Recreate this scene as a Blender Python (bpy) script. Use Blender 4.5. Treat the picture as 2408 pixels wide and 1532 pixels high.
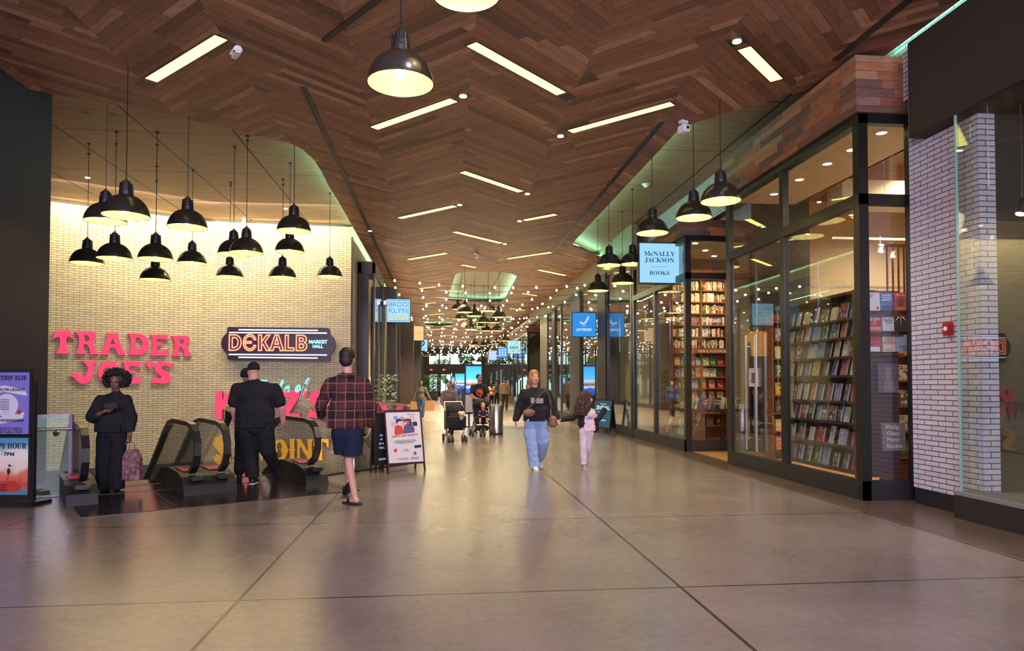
import bpy, bmesh, math, random
from mathutils import Vector, Matrix, noise
random.seed(7)
for o in list(bpy.data.objects): bpy.data.objects.remove(o)
SC = bpy.context.scene
COL = SC.collection
PI = math.pi
# ---------------------------------------------------------------- camera
F, CH = 1650.0, 1.5            # focal length in pixels of the 2408 px frame, eye height
PSI, PITCH, SH = math.radians(5.777), math.radians(1.5), 93.8
cam = bpy.data.cameras.new('camera'); camo = bpy.data.objects.new('camera', cam); COL.objects.link(camo)
cam.sensor_fit = 'HORIZONTAL'; cam.sensor_width = 36; cam.lens = F / 2408 * 36
cam.shift_y = SH / 2408; cam.clip_end = 300
camo.location = (0, 0, CH)
camo.rotation_euler = (PI / 2 + PITCH, 0, -PSI)
SC.camera = camo
# ---------------------------------------------------------------- world, exposure, big lights
SC.view_settings.view_transform = 'Standard'; SC.view_settings.look = 'None'
SC.view_settings.exposure = 1.0; SC.view_settings.gamma = 1.0; SC.view_settings.use_curve_mapping = False
w = bpy.data.worlds.new('daylight'); SC.world = w; w.use_nodes = True
w.node_tree.nodes['Background'].inputs[0].default_value = (0.62, 0.90, 0.92, 1)
w.node_tree.nodes['Background'].inputs[1].default_value = 1.1
def lamp(name, kind, loc, power, col, rot=(0, 0, 0), **kw):
    l = bpy.data.lights.new(name, kind); l.energy = power; l.color = col
    for k, v in kw.items(): setattr(l, k, v)
    o = bpy.data.objects.new(name, l); COL.objects.link(o); o.location = loc; o.rotation_euler = rot
    return o
# daylight through the glass entrance behind the photographer
lamp('entrance_daylight', 'AREA', (-1.0, -3.4, 4.7), 700, (0.80, 0.66, 1.0), (math.radians(72), 0, 0), shape='RECTANGLE', size=11, size_y=2.2)
# ---------------------------------------------------------------- pixel -> point on a known plane of the building
cp, sp, cy, sy = math.cos(PITCH), math.sin(PITCH), math.cos(PSI), math.sin(PSI)
FW, RT, UP = (sy * cp, cy * cp, sp), (cy, -sy, 0), (-sy * sp, -cy * sp, cp)
def ray(u, v):
    a, b = (u - 1204) / F, -(v - 766 - SH) / F
    return [FW[i] + a * RT[i] + b * UP[i] for i in range(3)]
def atZ(u, v, z=0.0):
    d = ray(u, v); t = (z - CH) / d[2]; return Vector((d[0] * t, d[1] * t, z))
def atY(u, v, y):
    d = ray(u, v); t = y / d[1]; return Vector((d[0] * t, y, CH + d[2] * t))
def atX(u, v, x):
    d = ray(u, v); t = x / d[0]; return Vector((x, d[1] * t, CH + d[2] * t))
def at_plane(u, v, p, n):
    d = Vector(ray(u, v)); c = Vector((0, 0, CH)); n = Vector(n)
    return c + d * ((Vector(p) - c).dot(n) / d.dot(n))
# ---------------------------------------------------------------- materials
EX = 2.0      # linear gain of the view exposure: display-bright faces are set relative to it
def srgb(r, g, b):
    f = lambda c: (c / 255 / 12.92) if c / 255 <= 0.04045 else ((c / 255 + 0.055) / 1.055) ** 2.4
    return (f(r), f(g), f(b), 1)
class NT:
    def __init__(s, name):
        s.m = bpy.data.materials.new(name); s.m.use_nodes = True; s.t = s.m.node_tree; s.n = s.t.nodes
        s.b = s.n['Principled BSDF']; s.out = s.n['Material Output']
    def set(s, sock, v):
        if hasattr(v, 'is_linked') or isinstance(v, bpy.types.NodeSocket): s.t.links.new(v, sock)
        else:
            if isinstance(v, (tuple, list)) and len(v) != len(sock.default_value): v = tuple(v) + (1,)
            sock.default_value = v
    def M(s, op, a, b=0.0, c=None):
        n = s.n.new('ShaderNodeMath'); n.operation = op; s.set(n.inputs[0], a); s.set(n.inputs[1], b)
        if c is not None: s.set(n.inputs[2], c)
        return n.outputs[0]
    def sep(s, v):
        n = s.n.new('ShaderNodeSeparateXYZ'); s.set(n.inputs[0], v); return n.outputs
    def comb(s, x=0.0, y=0.0, z=0.0):
        n = s.n.new('ShaderNodeCombineXYZ'); s.set(n.inputs[0], x); s.set(n.inputs[1], y); s.set(n.inputs[2], z); return n.outputs[0]
    def pos(s): return s.n.new('ShaderNodeNewGeometry').outputs['Position']
    def obj(s): return s.n.new('ShaderNodeTexCoord').outputs['Object']
    def gen(s): return s.n.new('ShaderNodeTexCoord').outputs['Generated']
    def noise(s, v, scale, detail=3.0, rough=0.5, out=0):
        n = s.n.new('ShaderNodeTexNoise'); s.set(n.inputs['Vector'], v); n.inputs['Scale'].default_value = scale
        n.inputs['Detail'].default_value = detail; n.inputs['Roughness'].default_value = rough; return n.outputs[out]
    def white(s, v, out=0):
        n = s.n.new('ShaderNodeTexWhiteNoise'); s.set(n.inputs[0], v); return n.outputs[out]
    def ramp(s, f, stops, const=False):
        n = s.n.new('ShaderNodeValToRGB'); s.set(n.inputs[0], f); e = n.color_ramp.elements
        if const: n.color_ramp.interpolation = 'CONSTANT'
        while len(e) < len(stops): e.new(0.5)
        for i, (p, c) in enumerate(stops): e[i].position = p; e[i].color = c if len(c) == 4 else tuple(c) + (1,)
        return n.outputs[0]
    def mix(s, f, a, b, mode='MIX'):
        n = s.n.new('ShaderNodeMix'); n.data_type = 'RGBA'; n.blend_type = mode
        s.set(n.inputs[0], f); s.set(n.inputs[6], a); s.set(n.inputs[7], b); return n.outputs[2]
    def bump(s, h, strength=0.3, dist=0.01):
        n = s.n.new('ShaderNodeBump'); n.inputs['Strength'].default_value = strength; n.inputs['Distance'].default_value = dist
        s.set(n.inputs['Height'], h); s.set(s.b.inputs['Normal'], n.outputs[0])
    def P(s, **kw):
        for k, v in kw.items(): s.set(s.b.inputs[{'col': 'Base Color', 'rough': 'Roughness', 'metal': 'Metallic', 'spec': 'Specular IOR Level', 'ecol': 'Emission Color', 'estr': 'Emission Strength', 'coat': 'Coat Weight', 'sheen': 'Sheen Weight'}[k]], v)
        return s.m
def plain(name, col, rough=0.6, metal=0.0, spec=0.5, var=0.12, scale=30, bump=0.0):
    t = NT(name); n = t.noise(t.obj(), scale)
    c = t.mix(n, tuple(x * (1 - var) for x in col[:3]), tuple(min(1, x * (1 + var)) for x in col[:3]))
    t.P(col=c, rough=rough, metal=metal, spec=spec)
    if bump: t.bump(n, bump, 0.01)
    return t.m
def emit(name, col, strength, base=(0.05, 0.05, 0.05)):
    t = NT(name); t.P(col=base, ecol=col, estr=strength / EX, rough=0.5); return t.m
def neon(name, col, s):
    t = NT(name); e = t.n.new('ShaderNodeEmission'); e.inputs[0].default_value = tuple(col[:3]) + (1,); e.inputs[1].default_value = s / EX
    t.t.links.new(e.outputs[0], t.out.inputs[0]); return t.m
def glass_mat(name, tint=(0.93, 0.96, 0.94), refl=1.0, base=0.05):
    t = NT(name); lw = t.n.new('ShaderNodeLayerWeight'); lw.inputs[0].default_value = 0.5
    f = t.M('POWER', lw.outputs['Facing'], 4.0); f = t.M('MULTIPLY_ADD', f, (1 - base) * refl, base)
    tr = t.n.new('ShaderNodeBsdfTransparent'); tr.inputs[0].default_value = tint + (1,)
    gl = t.n.new('ShaderNodeBsdfGlossy'); gl.inputs['Roughness'].default_value = 0.0; gl.inputs[0].default_value = (1, 1, 1, 1)
    mx = t.n.new('ShaderNodeMixShader'); t.set(mx.inputs[0], f); t.t.links.new(tr.outputs[0], mx.inputs[1]); t.t.links.new(gl.outputs[0], mx.inputs[2])
    t.t.links.new(mx.outputs[0], t.out.inputs[0]); return t.m
def mat_concrete(name, c1, c2, joints=True):
    t = NT(name); p = t.pos(); n1 = t.noise(p, 0.7, 3, 0.5); n2 = t.noise(p, 14, 4, 0.6); n3 = t.noise(p, 130, 2, 0.7)
    f = t.M('ADD', t.M('MULTIPLY', n1, 0.5), t.M('ADD', t.M('MULTIPLY', n2, 0.25), t.M('MULTIPLY', n3, 0.25)))
    c = t.ramp(f, [(0.33, c1), (0.66, c2)])
    h = t.M('MULTIPLY', n2, 0.35)
    if joints:
        s = t.sep(p)
        def line(v, off, step, wd):
            q = t.M('FRACT', t.M('DIVIDE', t.M('SUBTRACT', v, off - 60 * step), step))
            q = t.M('ABSOLUTE', t.M('SUBTRACT', q, 0.5))
            wob = t.M('MULTIPLY', t.M('SUBTRACT', n2, 0.5), 0.0015)
            return t.M('GREATER_THAN', t.M('ADD', q, wob), 0.5 - wd / step)
        j = t.M('MAXIMUM', line(s[0], -1.39, 3.15, 0.013), line(s[1], 5.06, 2.69, 0.011))
        c = t.mix(j, c, (0.012, 0.009, 0.007)); h = t.M('SUBTRACT', h, j)
    rg = t.M('MULTIPLY_ADD', n1, 0.12, 0.19)
    t.P(col=c, rough=rg, spec=0.75); t.bump(h, 0.08, 0.003); return t.m
def mat_planks(name, W, L, stops, mode, rough=0.55, gap=0.03):
    """mode 'chevron': 45 degree planks in 1.55 m columns; 'h': horizontal boards on a wall"""
    t = NT(name); s = t.sep(t.pos())
    if mode == 'chevron':
        c = t.M('FLOOR', t.M('DIVIDE', t.M('SUBTRACT', s[0], 0.4), 1.55))
        sg = t.M('SUBTRACT', 1.0, t.M('MULTIPLY', t.M('FLOORED_MODULO', c, 2.0), 2.0))
        xs = t.M('MULTIPLY', s[0], sg)
        across = t.M('MULTIPLY', t.M('SUBTRACT', s[1], xs), 0.7071); along = t.M('MULTIPLY', t.M('ADD', s[1], xs), 0.7071)
    else:
        c = 0.0; across = s[2]; along = t.M('ADD', s[0], s[1])
    a = t.M('DIVIDE', across, W); row = t.M('FLOOR', a); fr = t.M('FRACT', a)
    r1 = t.white(t.comb(row, c, 3.3))
    al = t.M('DIVIDE', t.M('ADD', along, t.M('MULTIPLY', r1, 5.0)), L); seg = t.M('FLOOR', al); fs = t.M('FRACT', al)
    idv = t.comb(row, seg, t.M('MULTIPLY', c, 1.7) if c != 0.0 else 0.7)
    r = t.white(idv)
    gv = t.comb(t.M('MULTIPLY', along, 3.0), t.M('MULTIPLY', across, 45.0), t.M('MULTIPLY', r, 40.0))
    g = t.noise(gv, 1.0, 4, 0.6); kn = t.noise(t.comb(along, across, r), 9.0, 3)
    col = t.ramp(r, stops)
    f = t.M('MULTIPLY_ADD', g, 0.75, t.M('MULTIPLY', kn, 0.5))
    col = t.mix(1.0, col, t.ramp(f, [(0.3, (0.6, 0.6, 0.6)), (0.85, (1.3, 1.28, 1.26))]), 'MULTIPLY')
    gp = t.M('MAXIMUM', t.M('LESS_THAN', fr, gap), t.M('LESS_THAN', fs, gap * W / L))
    col = t.mix(gp, col, (0.012, 0.007, 0.005))
    t.P(col=col, rough=rough, spec=0.35)
    t.bump(t.M('SUBTRACT', t.M('ADD', t.M('MULTIPLY', g, 0.3), t.M('MULTIPLY', r, 0.4)), gp), 0.5, 0.006); return t.m
def mat_brick(name, c1, c2, mortar, dx, dy, bw=0.245, bh=0.0605, rough=0.45, ms=0.0055):
    t = NT(name); s = t.sep(t.pos())
    u = t.M('ADD', t.M('MULTIPLY', s[0], dx), t.M('MULTIPLY', s[1], dy))
    n = t.n.new('ShaderNodeTexBrick'); t.set(n.inputs['Vector'], t.comb(u, s[2], 0.0))
    n.inputs['Scale'].default_value = 1.0; n.inputs['Brick Width'].default_value = bw; n.inputs['Row Height'].default_value = bh
    n.inputs['Mortar Size'].default_value = ms; n.inputs['Mortar Smooth'].default_value = 0.2; n.inputs['Bias'].default_value = 0.0
    for i, c in enumerate((c1, c2, mortar)): n.inputs[i + 1].default_value = tuple(c[:3]) + (1,)
    t.P(col=n.outputs[0], rough=rough, spec=0.4)
    t.bump(t.M('ADD', t.M('SUBTRACT', 1.0, n.outputs[1]), t.M('MULTIPLY', t.noise(t.pos(), 25), 0.15)), 0.35, 0.006); return t.m
MT = {}
MT['floor'] = mat_concrete('polished_concrete', srgb(98, 87, 79), srgb(134, 120, 109))
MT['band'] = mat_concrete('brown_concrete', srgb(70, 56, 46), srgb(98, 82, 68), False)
MT['ceil'] = mat_planks('chevron_planks', 0.135, 1.5, [(0, srgb(104, 72, 56)), (0.2, srgb(140, 96, 74)), (0.5, srgb(158, 108, 82)), (0.75, srgb(130, 90, 72)), (0.9, srgb(166, 120, 94)), (1, srgb(186, 142, 112))], 'chevron')
MT['fascia'] = mat_planks('reclaimed_boards', 0.113, 0.8, [(0, srgb(84, 78, 84)), (0.16, srgb(110, 70, 54)), (0.3, srgb(160, 104, 70)), (0.45, srgb(128, 76, 62)), (0.6, srgb(92, 66, 62)), (0.75, srgb(150, 116, 92)), (0.9, srgb(172, 112, 72)), (1, srgb(80, 62, 60))], 'h', 0.65)
E2 = (0.857, 0.515); D12 = None
MT['black'] = plain('black_metal', (0.016, 0.014, 0.013), 0.42, 0.0, 0.5, 0.2)
MT['bronze'] = plain('dark_bronze_metal', (0.030, 0.027, 0.023), 0.32, 0.6)
MT['plinth'] = plain('black_plinth', (0.018, 0.016, 0.016), 0.45)
MT['shade'] = plain('enamel_black', (0.03, 0.025, 0.02), 0.25, 0.0, 0.6)
MT['refl'] = plain('white_enamel', (0.82, 0.76, 0.62), 0.5)
MT['bulb'] = neon('warm_bulb', (1.0, 0.84, 0.29), 48.0)
MT['strip'] = neon('warm_strip', (1.0, 0.88, 0.17), 4.6)
MT['spot'] = neon('white_spot', (1.0, 0.9, 0.7), 14.0)
MT['fest'] = neon('festoon_bulb', (1.0, 0.83, 0.5), 100.0)
MT['mint'] = neon('mint_cove', (0.32, 1.0, 0.66), 42.0)
MT['gold'] = neon('gold_cove', (1.0, 0.8, 0.3), 26.0)
MT['glass'] = glass_mat('clear_glass')
MT['glassb'] = glass_mat('balustrade_glass', (0.93, 0.96, 0.95), 1.0, 0.09)
MT['edge'] = plain('glass_edge', (0.25, 0.42, 0.36), 0.2)
MT['steel'] = plain('brushed_steel', (0.55, 0.53, 0.5), 0.3, 1.0)
MT['rail'] = plain('frosted_rail', (0.33, 0.29, 0.36), 0.4, 0.4)
MT['plate'] = plain('escalator_plate', (0.09, 0.075, 0.07), 0.16, 0.8, 0.5, 0.3, 60)
MT['rubber'] = plain('black_rubber', (0.018, 0.014, 0.015), 0.3, 0.0, 0.6)
MT['white'] = plain('white_plastic', (0.8, 0.8, 0.8), 0.4)
MT['dark'] = plain('dark_paint', (0.03, 0.026, 0.032), 0.6)
MT['dpur'] = plain('near_black_wall', (0.020, 0.014, 0.034), 0.6)
MT['olive'] = plain('dark_olive_wall', (0.035, 0.03, 0.02), 0.7)
MT['cream'] = plain('cream_paint', (0.62, 0.5, 0.36), 0.7)
MT['tan'] = plain('tan_reflected_floor', srgb(150, 104, 62), 0.5)
MT['shelf'] = mat_planks('bookcase_wood', 0.2, 2.0, [(0, srgb(120, 70, 42)), (1, srgb(150, 92, 56))], 'h', 0.5, 0.005)
MT['dshelf'] = plain('dark_brown_wood', srgb(82, 52, 42), 0.45)
MT['rwood'] = plain('red_brown_wood', srgb(128, 66, 44), 0.45)
MT['greyw'] = plain('grey_wall', (0.20, 0.19, 0.17), 0.7)
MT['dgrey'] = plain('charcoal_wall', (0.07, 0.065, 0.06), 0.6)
MT['page'] = plain('page_edges', (0.66, 0.62, 0.58), 0.8)
# ---------------------------------------------------------------- object helpers
def tag(o, label=None, cat=None, group=None, kind=None):
    if label: o['label'] = label
    if cat: o['category'] = cat
    if group: o['group'] = group
    if kind: o['kind'] = kind
    return o
def empty(name, loc=(0, 0, 0), rz=0.0):
    o = bpy.data.objects.new(name, None); COL.objects.link(o); o.location = loc; o.rotation_euler = (0, 0, rz); o.empty_display_size = 0.1
    return o
def copy_tree(o, parent=None):
    c = o.copy(); COL.objects.link(c); c.parent = parent
    for ch in [x for x in KIDS.get(o.name, [])]:
        d = copy_tree(ch, c); KIDS.setdefault(c.name, []).append(d)
    return c
KIDS = {}
def setp(o, parent):
    if parent is not None: o.parent = parent; KIDS.setdefault(parent.name, []).append(o)
class MB:
    def __init__(s): s.bm = bmesh.new()
    def xf(s, vs, loc=(0, 0, 0), rot=None, sc=None):
        m = Matrix.Translation(loc)
        if rot is not None: m = m @ (rot if isinstance(rot, Matrix) else Matrix.Rotation(rot, 4, 'Z'))
        if sc is not None: m = m @ Matrix.Diagonal((sc[0], sc[1], sc[2], 1))
        bmesh.ops.transform(s.bm, matrix=m, verts=vs)
    def box(s, x0, x1, y0, y1, z0, z1, rz=0.0, bev=0.0, about=None):
        r = bmesh.ops.create_cube(s.bm, size=1.0); vs = r['verts']
        bmesh.ops.scale(s.bm, vec=(abs(x1 - x0), abs(y1 - y0), abs(z1 - z0)), verts=vs)
        bmesh.ops.translate(s.bm, vec=((x0 + x1) / 2, (y0 + y1) / 2, (z0 + z1) / 2), verts=vs)
        if bev:
            es = list({e for v in vs for e in v.link_edges})
            nb = bmesh.ops.bevel(s.bm, geom=es, offset=bev, segments=2, affect='EDGES'); vs = list({v for v in nb['verts']} | {v for v in vs if v.is_valid})
        if rz:
            c = Vector(about) if about is not None else Vector(((x0 + x1) / 2, (y0 + y1) / 2, 0))
            bmesh.ops.rotate(s.bm, cent=c, matrix=Matrix.Rotation(rz, 3, 'Z'), verts=vs)
        return s
    def bar(s, a, b, w, h, up=(0, 0, 1)):
        a, b = Vector(a), Vector(b); d = (b - a); L = d.length; d.normalize(); u = Vector(up); sd = d.cross(u)
        if sd.length < 1e-4: sd = Vector((1, 0, 0))
        sd.normalize(); u = sd.cross(d)
        r = bmesh.ops.create_cube(s.bm, size=1.0)
        m = Matrix((sd * w, d * L, u * h)).transposed().to_4x4(); m.translation = (a + b) / 2
        bmesh.ops.transform(s.bm, matrix=m, verts=r['verts']); return s
    def cyl(s, loc, r, h, r2=None, seg=24, rot=None):
        q = bmesh.ops.create_cone(s.bm, cap_ends=True, segments=seg, radius1=r, radius2=r if r2 is None else r2, depth=h)
        s.xf(q['verts'], loc, rot); return s
    def sph(s, loc, r, sc=(1, 1, 1), seg=16, rot=None):
        m = Matrix.Translation(loc)
        if rot is not None: m = m @ (rot if isinstance(rot, Matrix) else Matrix.Rotation(rot, 4, 'Z'))
        m = m @ Matrix.Diagonal((sc[0] * r, sc[1] * r, sc[2] * r, 1)); nv = max(5, seg // 2); nw = s.bm.verts.new
        top, bot = nw(m @ Vector((0, 0, 1))), nw(m @ Vector((0, 0, -1))); rings = []
        for j in range(1, nv):
            a = PI * j / nv; z, q = math.cos(a), math.sin(a)
            rings.append([nw(m @ Vector((q * math.cos(2 * PI * i / seg), q * math.sin(2 * PI * i / seg), z))) for i in range(seg)])
        fn = s.bm.faces.new
        for i in range(seg):
            k = (i + 1) % seg; fn((top, rings[0][i], rings[0][k])); fn((bot, rings[-1][k], rings[-1][i]))
            for A, B in zip(rings, rings[1:]): fn((A[i], B[i], B[k], A[k]))
        return s
    def lathe(s, prof, loc=(0, 0, 0), seg=32, rot=None, cap=False):
        rings = []; allv = []
        for r, z in prof:
            ring = [s.bm.verts.new((r * math.cos(2 * PI * i / seg), r * math.sin(2 * PI * i / seg), z)) for i in range(seg)]
            rings.append(ring); allv += ring
        for a, b in zip(rings, rings[1:]):
            for i in range(seg): s.bm.faces.new((a[i], a[(i + 1) % seg], b[(i + 1) % seg], b[i]))
        if cap: s.bm.faces.new(rings[0][::-1]); s.bm.faces.new(rings[-1])
        s.xf(allv, loc, rot); return s
    def tube(s, pts, r, seg=8, closed=False, radii=None, sq=None):
        pts = [Vector(p) for p in pts]; n = len(pts); rings = []; up = Vector((0, 0, 1))
        prev = None
        for i, p in enumerate(pts):
            a = pts[(i - 1) % n] if (closed or i > 0) else p; b = pts[(i + 1) % n] if (closed or i < n - 1) else p
            d = (b - a).normalized()
            if prev is None: sd = d.cross(up); sd = Vector((1, 0, 0)) if sd.length < 1e-3 else sd.normalized()
            else: sd = (prev - d * prev.dot(d)); sd = sd.normalized() if sd.length > 1e-5 else prev
            prev = sd; u = sd.cross(d); rr = radii[i] if radii else r
            if sq: ring = [s.bm.verts.new(p + sd * x * sq[0] / 2 + u * y * sq[1] / 2) for x, y in ((-1, -1), (1, -1), (1, 1), (-1, 1))]
            else: ring = [s.bm.verts.new(p + sd * (rr * math.cos(2 * PI * k / seg)) + u * (rr * math.sin(2 * PI * k / seg))) for k in range(seg)]
            rings.append(ring)
        m = len(rings[0]); L = n if closed else n - 1
        for i in range(L):
            a, b = rings[i], rings[(i + 1) % n]
            for k in range(m): s.bm.faces.new((a[k], b[k], b[(k + 1) % m], a[(k + 1) % m]))
        if not closed: s.bm.faces.new(rings[0]); s.bm.faces.new(rings[-1][::-1])
        return s
    def prism(s, poly, h0, h1, m=None, holes=()):
        """polygon in local xy extruded from h0 to h1 along local z, then matrix m"""
        import mathutils.geometry as G
        loops = [list(map(lambda q: Vector((q[0], q[1], 0)), L)) for L in [poly] + list(holes)]
        tris = G.tessellate_polygon(loops); pts = [p for L in loops for p in L]
        lo = [s.bm.verts.new((p.x, p.y, h0)) for p in pts]; hi = [s.bm.verts.new((p.x, p.y, h1)) for p in pts]
        for t in tris:
            for q in ((lo, t[::-1]), (hi, t)):
                try: s.bm.faces.new([q[0][i] for i in q[1]])
                except ValueError: pass
        k = 0
        for L in loops:
            n = len(L)
            for i in range(n): s.bm.faces.new((lo[k + i], lo[k + (i + 1) % n], hi[k + (i + 1) % n], hi[k + i]))
            k += n
        if m is not None: bmesh.ops.transform(s.bm, matrix=m, verts=lo + hi)
        return s
    def build(s, name, mat=None, parent=None, loc=None, rz=0.0, smooth=False, fix=True):
        if fix: bmesh.ops.recalc_face_normals(s.bm, faces=s.bm.faces)
        me = bpy.data.meshes.new(name); s.bm.to_mesh(me); s.bm.free()
        if smooth:
            me.polygons.foreach_set('use_smooth', [True] * len(me.polygons))
            if smooth != 2:
                me.set_sharp_from_angle(angle=math.radians(40))
        if mat is not None: me.materials.append(MT[mat] if isinstance(mat, str) else mat)
        o = bpy.data.objects.new(name, me); COL.objects.link(o)
        if loc is not None: o.location = loc
        if rz: o.rotation_euler = (0, 0, rz)
        setp(o, parent); return o
def S(o): o['kind'] = 'structure'; return o
def frame_matrix(origin, xdir, ydir):
    x, y = Vector(xdir).normalized(), Vector(ydir).normalized(); z = x.cross(y)
    m = Matrix((x, y, z)).transposed().to_4x4(); m.translation = origin; return m
def text_mesh(body, size, m, mat, name, parent=None, ext=0.004, off=0.0, align='CENTER', spacing=1.0, width=None, res=3):
    c = bpy.data.curves.new('t', 'FONT'); c.body = body; c.size = size; c.extrude = ext; c.offset = off; c.align_x = align; c.align_y = 'CENTER'
    c.space_character = spacing; c.resolution_u = res; c.space_line = 0.85
    o = bpy.data.objects.new('t', c); COL.objects.link(o); bpy.context.view_layer.update()
    me = bpy.data.meshes.new_from_object(o.evaluated_get(bpy.context.evaluated_depsgraph_get())); 
    xs = [v.co.x for v in me.vertices]
    if width and xs:
        k = width / (max(xs) - min(xs)); me.transform(Matrix.Diagonal((k, 1, 1, 1)))
    bpy.data.objects.remove(o); bpy.data.curves.remove(c)
    me.transform(m); me.materials.clear(); me.materials.append(MT[mat] if isinstance(mat, str) else mat); me.name = name
    t = bpy.data.objects.new(name, me); COL.objects.link(t); setp(t, parent); return t
ORD = ['first', 'second', 'third', 'fourth', 'fifth', 'sixth', 'seventh', 'eighth', 'ninth', 'tenth', 'eleventh', 'twelfth', 'thirteenth', 'fourteenth', 'fifteenth', 'sixteenth', 'seventeenth', 'eighteenth', 'nineteenth', 'twentieth']
def ordn(i):
    if i < 20: return ORD[i]
    n = i + 1; s = {1: 'st', 2: 'nd', 3: 'rd'}.get(n % 10 if n % 100 not in (11, 12, 13) else 0, 'th'); return '%d%s' % (n, s)
# ================================================================ STRUCTURE
def rebase(root, loc):
    loc = Vector(loc); root.location = loc
    for c in KIDS.get(root.name, []): c.location = Vector(c.location) - loc
ZW, ZC = 5.8, 6.1               # wood ceiling, upper ceiling
W0, W1, W2 = atZ(828, 530, ZC), atZ(480, 516, ZC), atZ(90, 465, ZC)
REF = Vector((-4.95, 9.9, 0)); Ev, Nv = Vector((0.857, 0.515, 0)), Vector((-0.515, 0.857, 0))
def esc(s, t, z=0.0): return REF + Ev * s + Nv * t + Vector((0, 0, z))
# floor with the escalator well cut out
well = [(-6.3, 9.09), (-1.9, 11.73), (-0.57, 13.3), (-1.57, 16.2), (-2.3, 20.2), (-2.6, 20.95)]
fl = [(-13, -4), (13, -4), (13, 106), (-12, 106), (-12, 21.0)] + well[::-1] + [(-13, 9.09)]
S(MB().prism(fl, -0.35, 0.0).build('floor', 'floor'))
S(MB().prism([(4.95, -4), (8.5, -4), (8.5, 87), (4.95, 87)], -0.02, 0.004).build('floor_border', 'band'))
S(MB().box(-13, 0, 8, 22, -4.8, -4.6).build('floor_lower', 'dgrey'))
# brick walls behind the escalators
d12 = (W1 - W2).normalized()
MT['brickL'] = mat_brick('cream_brick_angled', srgb(216, 198, 160), srgb(198, 180, 146), srgb(92, 68, 48), d12.x, d12.y)
MT['brickR'] = mat_brick('cream_brick', srgb(216, 198, 160), srgb(198, 180, 146), srgb(92, 68, 48), 1, 1)
MT['brickS'] = mat_brick('cream_brick_side', srgb(216, 198, 160), srgb(198, 180, 146), srgb(92, 68, 48), 1, 1)
MT['brickW'] = mat_brick('white_brick', srgb(214, 206, 214), srgb(200, 190, 202), srgb(84, 70, 72), 1, 1, 0.245, 0.062, 0.35, 0.006)
n12 = Vector((-d12.y, d12.x, 0))
def slab(a, b, z0, z1, th, name, mat):
    a, b = Vector(a), Vector(b); d = (b - a).normalized(); n = Vector((-d.y, d.x, 0)) * th
    return S(MB().prism([(a.x, a.y), (b.x, b.y), (b.x + n.x, b.y + n.y), (a.x + n.x, a.y + n.y)], z0, z1).build(name, mat))
slab(W2, W1, -4.8, ZC, 0.3, 'wall_left', 'brickL')
slab(W1, W0, -4.8, ZC, 0.3, 'wall_back', 'brickR')
w = MB().prism([(W0.x, W0.y), (W0.x, 88.0), (W0.x - 0.3, 88.0), (W0.x - 0.3, W0.y + 0.3)], 0, ZC).build('wall_corridor', 'brickS'); S(w)
S(MB().bar((W0.x + 0.01, W0.y - 0.02, -1.6), (W0.x + 0.01, W0.y - 0.02, ZC - 0.35), 0.05, 0.05).build('trim_1', 'black'))
S(MB().bar(Vector((W2.x, W2.y, ZC - 0.02)) - n12 * 0.03, Vector((W1.x, W1.y, ZC - 0.02)) - n12 * 0.03, 0.05, 0.06).bar(Vector((W1.x, W1.y - 0.03, ZC - 0.02)), Vector((W0.x, W0.y - 0.03, ZC - 0.02)), 0.05, 0.06).build('trim_2', 'black'))
# dark base under the angled brick wall
p0, p1 = Vector((W2.x, W2.y, 0)) - n12 * 0.02, Vector((W1.x, W1.y, 0)) - n12 * 0.02
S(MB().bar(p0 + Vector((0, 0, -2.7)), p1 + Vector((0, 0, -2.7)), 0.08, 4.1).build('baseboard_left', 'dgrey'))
# black shopfront wall at the far left
S(MB().box(-13, -5.99, 9.6, 11.4, 0, ZC).build('wall_left_shopfront', 'dpur'))
S(MB().box(-6.6, -6.35, -4, 9.6, 0, ZC).build('wall_left_entrance', 'dpur'))
S(MB().prism([(-5.99, 11.38), (W2.x, W2.y), (-13, 19), (-13, 11.38)], ZC - 0.12, ZC + 0.02).build('ceiling_soffit', 'dpur'))
S(MB().box(-13, W2.x + 0.02, 11.3, 19, -4.8, ZC).build('wall_left_far', 'dpur'))
# upper ceiling: panelled, dull brown-olive
t = NT('ceiling_panels'); p = t.pos(); s = t.sep(p)
def ln(v, off, step, wd):
    q = t.M('ABSOLUTE', t.M('SUBTRACT', t.M('FRACT', t.M('DIVIDE', t.M('SUBTRACT', v, off - 40 * step), step)), 0.5))
    return t.M('GREATER_THAN', q, 0.5 - wd / step)
j = t.M('MAXIMUM', ln(s[0], -5.32, 1.55, 0.02), ln(s[1], 13.3, 2.45, 0.013))
gn = t.noise(t.comb(t.M('MULTIPLY', s[0], 1.2), t.M('MULTIPLY', s[1], 9.0), 0.0), 1.0, 5, 0.6)
cc = t.ramp(gn, [(0.3, srgb(140, 110, 90)), (0.7, srgb(172, 138, 112))])
t.P(col=t.mix(j, cc, (0.02, 0.015, 0.01)), rough=0.6); t.bump(t.M('SUBTRACT', gn, j), 0.3, 0.01); MT['upper'] = t.m
S(MB().box(-13, 13, -4, 94, ZC, ZC + 0.3).build('ceiling_upper', 'upper'))
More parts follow.
